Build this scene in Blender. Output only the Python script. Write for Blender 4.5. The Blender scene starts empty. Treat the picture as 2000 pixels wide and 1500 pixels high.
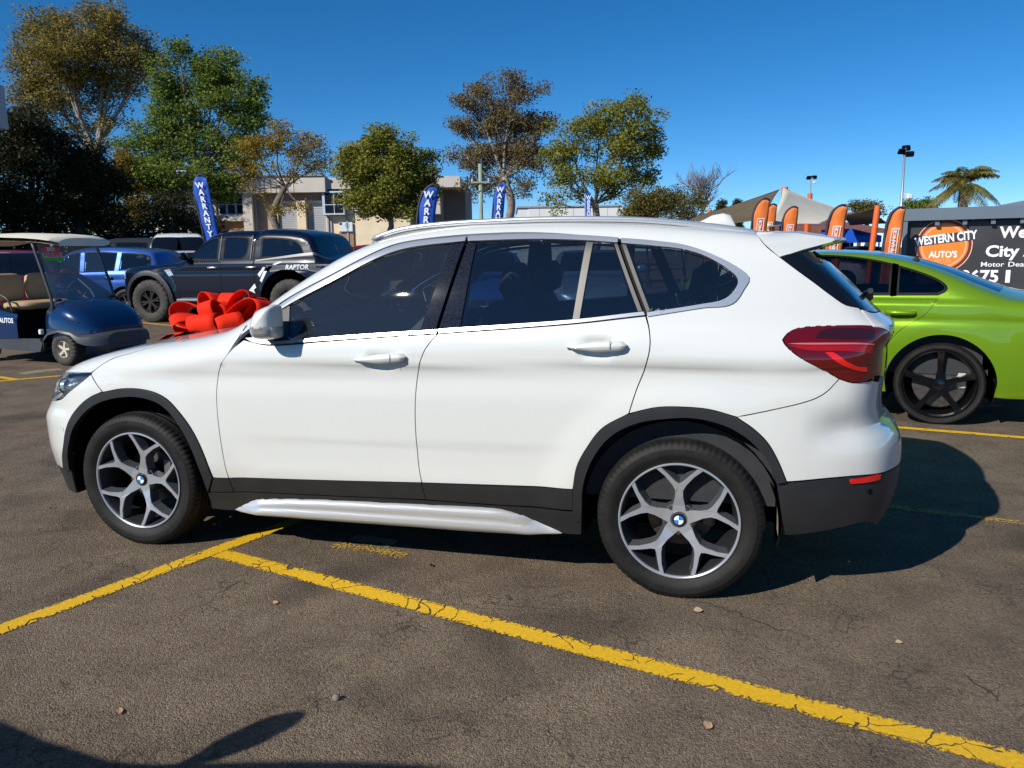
import bpy, bmesh, math, random
import numpy as np
from mathutils import Vector, Matrix, Euler

random.seed(7); RNG = np.random.default_rng(11)
scene = bpy.context.scene
COL = scene.collection

# ------------------------------------------------------------------ camera
CAM = (2.8597, -3.1565, 1.4475); YAW, PITCH, ROLL = 0.2735, 0.1662, -0.0145
cam_data = bpy.data.cameras.new('camera'); camera = bpy.data.objects.new('camera', cam_data)
COL.objects.link(camera); scene.camera = camera
cam_data.sensor_width = 36.0; cam_data.lens = 36.0 * 1542.25 / 2000.0
cam_data.clip_start = 0.05; cam_data.clip_end = 3000.0
camera.matrix_world = (Matrix.Translation(CAM) @ Matrix.Rotation(YAW, 4, 'Z')
                       @ Matrix.Rotation(math.pi / 2 - PITCH, 4, 'X') @ Matrix.Rotation(ROLL, 4, 'Z'))

# ------------------------------------------------------------------ light
SUN_DIR = Vector((-0.437, -0.690, 0.575)).normalized()      # towards the sun
SUN_EL = math.asin(SUN_DIR.z)
world = bpy.data.worlds.new('World'); scene.world = world; world.use_nodes = True
wn = world.node_tree.nodes; wl = world.node_tree.links; wn.clear()
sky = wn.new('ShaderNodeTexSky'); sky.sky_type = 'NISHITA'; sky.sun_disc = False
sky.sun_elevation = SUN_EL; sky.sun_rotation = math.atan2(SUN_DIR.x, SUN_DIR.y)
sky.altitude = 0.0; sky.air_density = 0.6; sky.dust_density = 0.0; sky.ozone_density = 6.0
bgn = wn.new('ShaderNodeBackground'); bgn.inputs['Strength'].default_value = 0.112
hs = wn.new('ShaderNodeHueSaturation'); hs.inputs['Saturation'].default_value = 1.22; hs.inputs['Hue'].default_value = 0.495
outw = wn.new('ShaderNodeOutputWorld')
wl.new(sky.outputs[0], hs.inputs['Color']); wl.new(hs.outputs[0], bgn.inputs['Color']); wl.new(bgn.outputs[0], outw.inputs['Surface'])
sun_data = bpy.data.lights.new('sun', 'SUN'); sun_data.energy = 4.9; sun_data.angle = math.radians(0.53)
sun_data.color = (1.0, 0.955, 0.88)
sun = bpy.data.objects.new('sun', sun_data); COL.objects.link(sun)
sun.rotation_euler = SUN_DIR.to_track_quat('Z', 'Y').to_euler(); sun.location = SUN_DIR * 60
scene.view_settings.view_transform = 'Standard'; scene.view_settings.look = 'None'
scene.view_settings.exposure = 0.12; scene.view_settings.gamma = 1.0
scene.view_settings.use_curve_mapping = False
scene.render.engine = 'CYCLES'
scene.cycles.max_bounces = 8; scene.cycles.transparent_max_bounces = 16
# ------------------------------------------------------------------ materials
MATS = {}
def sock(n, names):
    for k in names:
        if k in n.inputs: return n.inputs[k]
def mat(name, col=(.5, .5, .5), rough=.5, metal=0., coat=0., spec=.5, var=0., vscale=6., bump=0., bscale=60.,
        trans=0., alpha=1., detail=4., col2=None, coord='Object', coat_rough=.03, subsurf=0., sheen=0.):
    """principled material; var = noise variation of the colour, bump = noise relief"""
    if name in MATS: return MATS[name]
    m = bpy.data.materials.new(name); m.use_nodes = True; nt = m.node_tree; n = nt.nodes; l = nt.links
    b = n['Principled BSDF']
    b.inputs['Base Color'].default_value = (*col, 1); b.inputs['Roughness'].default_value = rough
    b.inputs['Metallic'].default_value = metal
    sock(b, ['Specular IOR Level', 'Specular']).default_value = spec
    sock(b, ['Coat Weight', 'Clearcoat']).default_value = coat
    sock(b, ['Coat Roughness', 'Clearcoat Roughness']).default_value = coat_rough
    if trans: sock(b, ['Transmission Weight', 'Transmission']).default_value = trans
    if alpha < 1: b.inputs['Alpha'].default_value = alpha
    if var or bump or col2:
        tc = n.new('ShaderNodeTexCoord')
    if var or col2:
        nz = n.new('ShaderNodeTexNoise'); nz.inputs['Scale'].default_value = vscale; nz.inputs['Detail'].default_value = detail
        l.new(tc.outputs[coord], nz.inputs['Vector'])
        r = n.new('ShaderNodeValToRGB'); r.color_ramp.elements[0].position = .32; r.color_ramp.elements[1].position = .68
        c2 = col2 if col2 else tuple(min(1, c * (1 + var)) for c in col)
        c1 = col if col2 else tuple(c * (1 - var) for c in col)
        r.color_ramp.elements[0].color = (*c1, 1); r.color_ramp.elements[1].color = (*c2, 1)
        l.new(nz.outputs['Fac'], r.inputs['Fac']); l.new(r.outputs['Color'], b.inputs['Base Color'])
    if bump:
        nb = n.new('ShaderNodeTexNoise'); nb.inputs['Scale'].default_value = bscale; nb.inputs['Detail'].default_value = 5
        l.new(tc.outputs[coord], nb.inputs['Vector'])
        bp = n.new('ShaderNodeBump'); bp.inputs['Strength'].default_value = min(1, bump); bp.inputs['Distance'].default_value = .01 * max(1, bump)
        l.new(nb.outputs['Fac'], bp.inputs['Height']); l.new(bp.outputs['Normal'], b.inputs['Normal'])
    MATS[name] = m; return m
def glass_mat(name, tint=(.25, .28, .30), rough=.0, ior=1.5, dust=0.):
    """thin tinted window glass: fresnel mix of mirror reflection and tinted see-through"""
    if name in MATS: return MATS[name]
    m = bpy.data.materials.new(name); m.use_nodes = True; nt = m.node_tree; n = nt.nodes; l = nt.links; n.clear()
    out = n.new('ShaderNodeOutputMaterial'); mx = n.new('ShaderNodeMixShader'); fr = n.new('ShaderNodeFresnel'); fr.inputs['IOR'].default_value = ior
    tr = n.new('ShaderNodeBsdfTransparent'); tr.inputs['Color'].default_value = (*tint, 1)
    gl = n.new('ShaderNodeBsdfGlossy'); gl.inputs['Roughness'].default_value = rough; gl.inputs['Color'].default_value = (1, 1, 1, 1)
    l.new(fr.outputs[0], mx.inputs[0]); l.new(tr.outputs[0], mx.inputs[1]); l.new(gl.outputs[0], mx.inputs[2])
    last = mx
    if dust:
        df = n.new('ShaderNodeBsdfDiffuse'); df.inputs['Color'].default_value = (.42, .43, .45, 1)
        m2 = n.new('ShaderNodeMixShader'); m2.inputs[0].default_value = dust; l.new(mx.outputs[0], m2.inputs[1]); l.new(df.outputs[0], m2.inputs[2]); last = m2
    l.new(last.outputs[0], out.inputs['Surface'])
    MATS[name] = m; return m
def leaf_mat(name, col, col2, tr=.35):
    if name in MATS: return MATS[name]
    m = bpy.data.materials.new(name); m.use_nodes = True; nt = m.node_tree; n = nt.nodes; l = nt.links
    b = n['Principled BSDF']; b.inputs['Roughness'].default_value = .62; sock(b, ['Specular IOR Level', 'Specular']).default_value = .25
    tc = n.new('ShaderNodeTexCoord'); nz = n.new('ShaderNodeTexNoise'); nz.inputs['Scale'].default_value = 1.1; nz.inputs['Detail'].default_value = 8
    nz.inputs['Roughness'].default_value = .8
    l.new(tc.outputs['Object'], nz.inputs['Vector'])
    r = n.new('ShaderNodeValToRGB'); r.color_ramp.elements[0].position = .36; r.color_ramp.elements[1].position = .64
    r.color_ramp.elements[0].color = (*col, 1); r.color_ramp.elements[1].color = (*col2, 1)
    l.new(nz.outputs['Fac'], r.inputs['Fac']); l.new(r.outputs['Color'], b.inputs['Base Color'])
    t = n.new('ShaderNodeBsdfTranslucent'); l.new(r.outputs['Color'], t.inputs['Color'])
    mx = n.new('ShaderNodeMixShader'); mx.inputs[0].default_value = tr
    l.new(b.outputs[0], mx.inputs[1]); l.new(t.outputs[0], mx.inputs[2]); l.new(mx.outputs[0], n['Material Output'].inputs['Surface'])
    MATS[name] = m; return m

# ------------------------------------------------------------------ objects
def link(o, parent=None):
    COL.objects.link(o)
    if parent is not None: o.parent = parent
    return o
def tag(o, label=None, cat=None, group=None, kind=None):
    if label: o['label'] = label
    if cat: o['category'] = cat
    if group: o['group'] = group
    if kind: o['kind'] = kind
    return o
def thing(name, label, cat, loc=(0, 0, 0), rz=0., group=None, scale=1.):
    o = bpy.data.objects.new(name, None); o.empty_display_size = .2; link(o)
    o.location = loc; o.rotation_euler = (0, 0, rz); o.scale = (scale,) * 3
    return tag(o, label, cat, group)
def mesh_data(name, V, F, mats, smooth=False, N=None, MI=None):
    me = bpy.data.meshes.new(name)
    me.from_pydata([tuple(map(float, v)) for v in V], [], [tuple(int(i) for i in f) for f in F])
    for m in (mats if isinstance(mats, (list, tuple)) else [mats]): me.materials.append(m)
    if MI is not None: me.polygons.foreach_set('material_index', np.asarray(MI, dtype=np.int32))
    if smooth: me.polygons.foreach_set('use_smooth', np.ones(len(me.polygons), dtype=bool))
    me.update()
    if N is not None: me.normals_split_custom_set_from_vertices([tuple(map(float, q)) for q in N])
    return me
def obj(name, V, F, mats, parent=None, smooth=False, N=None, MI=None, loc=None, rot=None):
    o = bpy.data.objects.new(name, mesh_data(name, V, F, mats, smooth, N, MI)); link(o, parent)
    if loc is not None: o.location = loc
    if rot is not None: o.rotation_euler = rot
    return o
def inst(src, parent, loc=(0, 0, 0), rot=(0, 0, 0), scale=None):
    o = src.copy(); link(o, parent); o.location = loc; o.rotation_euler = rot
    if scale is not None: o.scale = scale
    return o
def copy_tree(o, parent=None):
    c = o.copy(); COL.objects.link(c); c.parent = parent
    for ch in list(o.children): copy_tree(ch, c)
    return c
def cr(pts, n=6, closed=False):
    """Catmull-Rom through points"""
    P = [np.asarray(p, float) for p in pts]; m = len(P); out = []
    for i in range(m if closed else m - 1):
        a, b = P[i], P[(i + 1) % m]
        p0 = P[(i - 1) % m] if (closed or i > 0) else 2 * a - b
        p3 = P[(i + 2) % m] if (closed or i + 2 < m) else 2 * b - a
        for k in range(n):
            t = k / n
            out.append(.5 * ((2 * a) + (b - p0) * t + (2 * p0 - 5 * a + 4 * b - p3) * t * t + (-p0 + 3 * a - 3 * b + p3) * t ** 3))
    if not closed: out.append(P[-1])
    return out
class MB:
    """collects simple shapes into one mesh; mi = material slot of the shapes added next"""
    def __init__(s): s.V = []; s.F = []; s.M = []; s.mi = 0
    def add(s, V, F):
        b = len(s.V); s.V += [tuple(map(float, v)) for v in V]
        s.F += [tuple(i + b for i in f) for f in F]; s.M += [s.mi] * len(F); return s
    def box(s, c, d, rz=0., rot=None, bev=0.):
        x, y, z = d[0] / 2, d[1] / 2, d[2] / 2
        if bev <= 0:
            V = [(sx * x, sy * y, sz * z) for sz in (-1, 1) for sy in (-1, 1) for sx in (-1, 1)]
            F = [(0, 2, 3, 1), (4, 5, 7, 6), (0, 1, 5, 4), (2, 6, 7, 3), (0, 4, 6, 2), (1, 3, 7, 5)]
        else:
            b = min(bev, .49 * min(d)); V = []; ix = {}
            for sx in (-1, 1):
                for sy in (-1, 1):
                    for sz in (-1, 1):
                        for ax in range(3):
                            p = [sx * (x - b), sy * (y - b), sz * (z - b)]; p[ax] = (sx * x, sy * y, sz * z)[ax]
                            ix[(sx, sy, sz, ax)] = len(V); V.append(p)
            g = lambda sx, sy, sz, ax: ix[(sx, sy, sz, ax)]; F = []
            for sg in (-1, 1):
                F.append([g(sg, -1, -1, 0), g(sg, 1, -1, 0), g(sg, 1, 1, 0), g(sg, -1, 1, 0)][::sg])
                F.append([g(-1, sg, -1, 1), g(-1, sg, 1, 1), g(1, sg, 1, 1), g(1, sg, -1, 1)][::sg])
                F.append([g(-1, -1, sg, 2), g(1, -1, sg, 2), g(1, 1, sg, 2), g(-1, 1, sg, 2)][::sg])
            for a in (-1, 1):
                for c_ in (-1, 1):
                    F.append([g(-1, a, c_, 1), g(1, a, c_, 1), g(1, a, c_, 2), g(-1, a, c_, 2)])
                    F.append([g(a, -1, c_, 0), g(a, 1, c_, 0), g(a, 1, c_, 2), g(a, -1, c_, 2)])
                    F.append([g(a, c_, -1, 0), g(a, c_, 1, 0), g(a, c_, 1, 1), g(a, c_, -1, 1)])
                    for e in (-1, 1): F.append([g(a, c_, e, 0), g(a, c_, e, 1), g(a, c_, e, 2)])
        R = (Euler(rot).to_matrix() if rot else Matrix.Rotation(rz, 3, 'Z'))
        return s.add([tuple(R @ Vector(v) + Vector(c)) for v in V], F)
    def tube(s, pts, r, n=8, cap=True, flat=1.):
        P = [np.asarray(p, float) for p in pts]; rr = r if isinstance(r, (list, tuple, np.ndarray)) else [r] * len(P)
        V = []; F = []; up = None
        for i, p in enumerate(P):
            t = P[min(i + 1, len(P) - 1)] - P[max(i - 1, 0)]; t = t / max(np.linalg.norm(t), 1e-9)
            if up is None:
                up = np.array([0, 0, 1.]) if abs(t[2]) < .9 else np.array([1., 0, 0])
            a = np.cross(t, up); a /= max(np.linalg.norm(a), 1e-9); b = np.cross(a, t); up = b
            for k in range(n):
                w = 2 * math.pi * k / n; V.append(p + rr[i] * (a * math.cos(w) + b * math.sin(w) * flat))
        for i in range(len(P) - 1):
            for k in range(n):
                k2 = (k + 1) % n; F.append((i * n + k, i * n + k2, (i + 1) * n + k2, (i + 1) * n + k))
        if cap:
            F.append(tuple(range(n))[::-1]); F.append(tuple((len(P) - 1) * n + k for k in range(n)))
        return s.add(V, F)
    def lathe(s, prof, n=32, axis='y', c=(0, 0, 0), closed=False):
        """prof = (r, h) pairs revolved round axis"""
        V = []; F = []; m = len(prof)
        for k in range(n):
            w = 2 * math.pi * k / n; cw, sw = math.cos(w), math.sin(w)
            for r, h in prof:
                p = {'y': (r * cw, h, r * sw), 'z': (r * cw, r * sw, h), 'x': (h, r * cw, r * sw)}[axis]
                V.append((p[0] + c[0], p[1] + c[1], p[2] + c[2]))
        for k in range(n):
            k2 = (k + 1) % n
            for j in range(m if closed else m - 1):
                j2 = (j + 1) % m
                F.append((k * m + j, k * m + j2, k2 * m + j2, k2 * m + j))
        return s.add(V, F)
    def prism(s, poly, h0, h1, axis='y'):
        """flat outline (2-D points) extruded along axis from h0 to h1"""
        n = len(poly)
        def P(u, v, h): return {'y': (u, h, v), 'x': (h, u, v), 'z': (u, v, h)}[axis]
        V = [P(u, v, h0) for u, v in poly] + [P(u, v, h1) for u, v in poly]
        F = [tuple(range(n)), tuple(range(2 * n - 1, n - 1, -1))] + [(i, n + i, n + (i + 1) % n, (i + 1) % n) for i in range(n)]
        return s.add(V, F)
    def grid(s, P):
        """P[i][j] 3-D points -> quad sheet"""
        a, b = len(P), len(P[0]); V = [p for r_ in P for p in r_]
        return s.add(V, [(i * b + j, i * b + j + 1, (i + 1) * b + j + 1, (i + 1) * b + j) for i in range(a - 1) for j in range(b - 1)])
    def build(s, name, mats, parent=None, smooth=False, loc=None, rot=None, auto=None, fix=True):
        me = mesh_data(name, s.V, s.F, mats, smooth, None, s.M)
        if fix:
            bm = bmesh.new(); bm.from_mesh(me); bmesh.ops.recalc_face_normals(bm, faces=bm.faces)
            if auto is not None:
                for e in bm.edges:
                    if len(e.link_faces) == 2 and e.calc_face_angle(0) > auto: e.smooth = False
                for f in bm.faces: f.smooth = True
            bm.to_mesh(me); bm.free()
        o = bpy.data.objects.new(name, me); link(o, parent)
        if loc is not None: o.location = loc
        if rot is not None: o.rotation_euler = rot
        return o
_FONT = {}
def text_mesh(txt, size=1., bold=0., align='CENTER', ext=0.):
    """lettering as flat 2-D mesh: verts (u, v), faces"""
    key = (txt, size, bold, align, ext)
    if key in _FONT: return _FONT[key]
    cu = bpy.data.curves.new('lettering', 'FONT'); cu.body = txt; cu.size = size; cu.align_x = align; cu.align_y = 'CENTER'
    cu.offset = bold; cu.resolution_u = 3; cu.extrude = ext; cu.fill_mode = 'FRONT' if ext == 0 else 'BOTH'
    o = bpy.data.objects.new('lettering', cu); COL.objects.link(o)
    dg = bpy.context.evaluated_depsgraph_get(); me = o.evaluated_get(dg).to_mesh()
    V = [tuple(v.co) for v in me.vertices]; F = [tuple(p.vertices) for p in me.polygons]
    o.evaluated_get(dg).to_mesh_clear(); bpy.data.objects.remove(o); bpy.data.curves.remove(cu)
    _FONT[key] = (V, F); return V, F
def text_obj(name, txt, size, material, parent, fn, bold=0., align='CENTER', sx=1.):
    """lettering laid on a surface: fn(u, v) -> point"""
    V, F = text_mesh(txt, size, bold, align)
    return obj(name, [fn(v[0] * sx, v[1]) for v in V], F, material, parent)
# site frame: metres to the right of / ahead of the place where the photographer stands
HF = np.array([-0.27011, 0.96283]); HR = np.array([0.96283, 0.27011])
def site(u, d, z=0.):
    p = np.array((2.8597, -3.1565)) + HR * u + HF * d
    return (float(p[0]), float(p[1]), float(z))
SITE_RZ = math.atan2(HR[1], HR[0])
def spl(xs,ys):
    """monotone-ish C1 cubic (PCHIP style, numpy only)"""
    xs=np.asarray(xs,float); ys=np.asarray(ys,float)
    h=np.diff(xs); d=np.diff(ys)/h
    m=np.zeros_like(xs); m[0]=d[0]; m[-1]=d[-1]
    for i in range(1,len(xs)-1):
        if d[i-1]*d[i]<=0: m[i]=0
        else:
            w1=2*h[i]+h[i-1]; w2=h[i]+2*h[i-1]
            m[i]=(w1+w2)/(w1/d[i-1]+w2/d[i])
    def f(x):
        x=np.asarray(x,float); xc=np.clip(x,xs[0],xs[-1])
        i=np.clip(np.searchsorted(xs,xc)-1,0,len(xs)-2)
        t=(xc-xs[i])/h[i]
        y=(2*t**3-3*t**2+1)*ys[i]+(t**3-2*t**2+t)*h[i]*m[i]+(3*t**2-2*t**3)*ys[i+1]+(t**3-t**2)*h[i]*m[i+1]
        return y+np.where(x<xs[0],(x-xs[0])*m[0],0)+np.where(x>xs[-1],(x-xs[-1])*m[-1],0)
    return f
def sst(a,b,x):
    t=np.clip((x-a)/(b-a),0,1); return t*t*(3-2*t)
def smax(a,b,k):
    h=np.maximum(k-np.abs(a-b),0)/k
    return np.maximum(a,b)+h*h*k*.25
class Body:
    """implicit car body in car space: x to the rear, y lateral (0 on the centre line), z up"""
    xa,xb,zs,rho=0.0,2.9,0.75,0.6
    def dirs(s,a,t):
        a=np.asarray(a,float); t=np.asarray(t,float)
        ph=np.where(a<s.xa,(s.xa-a)/s.rho,np.where(a>s.xb,(a-s.xb)/s.rho,0))
        sg=np.where(a<s.xa,-1.,1.)
        o=np.stack([np.clip(a,s.xa,s.xb),0*a,0*a+s.zs],-1)
        d=np.stack([sg*np.sin(ph)*np.cos(t),-np.cos(ph)*np.cos(t),np.sin(t)],-1)
        return o,d
    def par(s,P):
        P=np.atleast_2d(np.asarray(P,float)); x,y,z=P[:,0],np.abs(P[:,1]),P[:,2]
        e=np.where(x<s.xa,s.xa-x,np.where(x>s.xb,x-s.xb,0.))
        ph=np.arctan2(e,y); t=np.arctan2(z-s.zs,np.hypot(e,y))
        a=np.where(x<s.xa,s.xa-s.rho*ph,np.where(x>s.xb,s.xb+s.rho*ph,x))
        return np.stack([a,t],1)
    def lift(s,a,t,off=0.):
        o,d=s.dirs(a,t)
        lo=np.full(o.shape[:-1],.02); hi=np.full(o.shape[:-1],1.9)
        for _ in range(34):
            m=(lo+hi)/2; q=s.f(o+d*m[...,None])<0
            lo=np.where(q,m,lo); hi=np.where(q,hi,m)
        P=o+d*lo[...,None]
        N=s.grad(P)
        return P+N*off,N
    def grad(s,P):
        e=2e-3; g=[]
        for i in range(3):
            d=np.zeros(3); d[i]=e; g.append(s.f(P+d)-s.f(P-d))
        g=np.stack(g,-1); return g/np.maximum(np.linalg.norm(g,axis=-1,keepdims=True),1e-9)
class Suv(Body):
    def __init__(s):
        s.w=spl([.15,.26,.36,.46,.56,.72,.88,.955,.985,1.03,1.08,1.16,1.25,1.36,1.46,1.55,1.7],
                [.80,.835,.868,.888,.893,.897,.899,.909,.909,.903,.884,.856,.823,.776,.726,.672,.56])
        s.pl=spl([-.86,-.80,-.72,-.62,-.5,-.35,-.1,.3,1.3,2.4,2.8,3.0,3.2,3.35,3.45,3.53,3.62],
                 [-.52,-.38,-.25,-.155,-.085,-.042,-.012,-.004,0,0,-.006,-.016,-.045,-.10,-.17,-.28,-.5])
        s.pc=spl([-.5,.6,1.1,1.6,2.2,2.7,3.0,3.2,3.4,3.55,3.7],[-.02,-.02,-.004,0,-.006,-.03,-.06,-.095,-.15,-.22,-.4])
        s.T=spl([-.9,-.83,-.78,-.7,-.55,-.3,0,.3,.46,.58,.74,.92,1.1,1.3,1.5,1.75,2.0,2.4,2.8,3.1,3.4,3.8],
                [.40,.62,.72,.82,.905,.978,1.032,1.075,1.115,1.185,1.29,1.395,1.48,1.543,1.577,1.594,1.595,1.583,1.55,1.508,1.442,1.33])
        s.R=spl([.15,.25,.35,.45,.54,.62,.68,.74,.82,.95,1.04,1.10,1.135,1.16,1.3,1.42,1.6],
                [3.42,3.52,3.58,3.61,3.615,3.61,3.585,3.53,3.52,3.53,3.53,3.555,3.55,3.515,3.375,3.245,3.05])
        s.rise=spl([.6,1.0,1.6,2.5,3.1,3.6],[-.02,.0,.03,.075,.095,.1])
    def S(s,x,z):
        k=s.rise(x)*sst(.8,1.0,z)
        v=sst(1.0,1.15,z)
        w=s.w(z-k)+s.pl(x+.05*sst(.70,.60,z)*sst(-.2,-.5,x))*(1-v)+s.pc(x)*v
        # shoulder crease: hollow below the character line
        zc=.955+.045*np.clip((x-.4)/2.6,-.3,1)
        d=zc-z
        w=w-.0085*sst(0.,.028,d)*(1-sst(.05,.17,d))*sst(.0,.5,x)*(1-sst(3.2,3.4,x))
        # lower crease
        zl=.60+.02*x-.05*sst(.5,.1,x)
        w=w-.005*sst(0.,.05,zl-z)*(1-sst(.10,.22,zl-z))*sst(.45,.9,x)*(1-sst(2.0,2.3,x))
        # flare over the wheels
        for xc in (0.,2.67):
            r=np.hypot(x-xc,z-.34); w=w+.012*sst(.62,.46,r)
        # grip hollows behind the door handles
        for hx,hz in ((1.375,.982),(2.335,1.055)):
            w=w-.016*np.exp(-((x-hx)/.062)**4-((z-hz)/.036)**4)
        # rear bumper hollow under the lamp
        w=w-.03*sst(3.12,3.3,x)*np.exp(-((z-.74)/.07)**2)
        return w
    def f(s,P):
        x,y,z=P[...,0],np.abs(P[...,1]),P[...,2]
        fs=y-s.S(x,z)
        bow=.07*(y/.75)**2*sst(1.5,.9,x)*sst(.2,.7,x)+.06*(y/.75)**2*sst(.1,-.5,x)
        xx=x-bow
        ft=(z-(s.T(xx)-.012*(y/.7)**2*sst(.9,1.5,x)-.022*(y/.7)**2))*np.where(x<.6,.93,.87)
        fr=(x-(s.R(z)-.10*(y/.8)**2-.05*(y/.8)**4))*.9
        g=smax(fs,ft,.09+.05*sst(.7,.2,x))
        return smax(g,fr,.07)
# ------------------------------------------------------------------ body panels cut from an implicit body
def smooth_outline(pts, step=.018, k=.9):
    """pts = (a, t, corner); curve between corners, straight where a run has only two points"""
    n = len(pts); P = [np.array([p[0], p[1]]) for p in pts]; C = [bool(p[2]) if len(p) > 2 else True for p in pts]
    out = []
    for i in range(n):
        a, b = P[i], P[(i + 1) % n]
        p0 = P[i - 1] if not C[i] else 2 * a - b
        p3 = P[(i + 2) % n] if not C[(i + 1) % n] else 2 * b - a
        L = np.hypot(b[0] - a[0], (b[1] - a[1]) * k); m = max(1, int(math.ceil(L / step)))
        # centripetal-like tangents limited to the span length
        d0 = (b - p0); d1 = (p3 - a)
        def lim(d):
            l = np.hypot(d[0], d[1] * k)
            return d * (L / l if l > 1e-9 else 0)
        m0, m1 = lim(d0), lim(d1)
        for j in range(m):
            t = j / m
            out.append((2 * t ** 3 - 3 * t * t + 1) * a + (t ** 3 - 2 * t * t + t) * m0 + (3 * t * t - 2 * t ** 3) * b + (t ** 3 - t * t) * m1)
    return np.array(out)
def inset(P, g, k=.9):
    if g <= 0: return P
    Q = P * [1, k]; A = np.sum(Q[:, 0] * np.roll(Q[:, 1], -1) - np.roll(Q[:, 0], -1) * Q[:, 1])
    e = np.roll(Q, -1, 0) - Q; L = np.maximum(np.linalg.norm(e, axis=1, keepdims=True), 1e-9); e = e / L
    nrm = np.stack([-e[:, 1], e[:, 0]], 1) * (1 if A > 0 else -1)
    n0 = np.roll(nrm, 1, 0); b = n0 + nrm; d = np.maximum(np.sum(b * nrm, 1, keepdims=True), .35)
    return (Q + b / d * g) / [1, k]
def clip_half(poly, ax, v, keep_gt):
    out = []; n = len(poly)
    for i in range(n):
        p, q = poly[i], poly[(i + 1) % n]
        a = (p[ax] - v) if keep_gt else (v - p[ax]); b = (q[ax] - v) if keep_gt else (v - q[ax])
        if a >= 0: out.append(p)
        if (a > 0 and b < 0) or (a < 0 and b > 0):
            t = a / (a - b); r = [p[0] + (q[0] - p[0]) * t, p[1] + (q[1] - p[1]) * t]; r[ax] = v; out.append(tuple(r))
    return out
def inside(P, X, Y):
    r = np.zeros(X.shape, bool); n = len(P)
    for i in range(n):
        x0, y0 = P[i]; x1, y1 = P[(i + 1) % n]
        if y0 == y1: continue
        c = ((y0 > Y) != (y1 > Y)) & (X < (x1 - x0) * (Y - y0) / (y1 - y0) + x0); r ^= c
    return r
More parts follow.
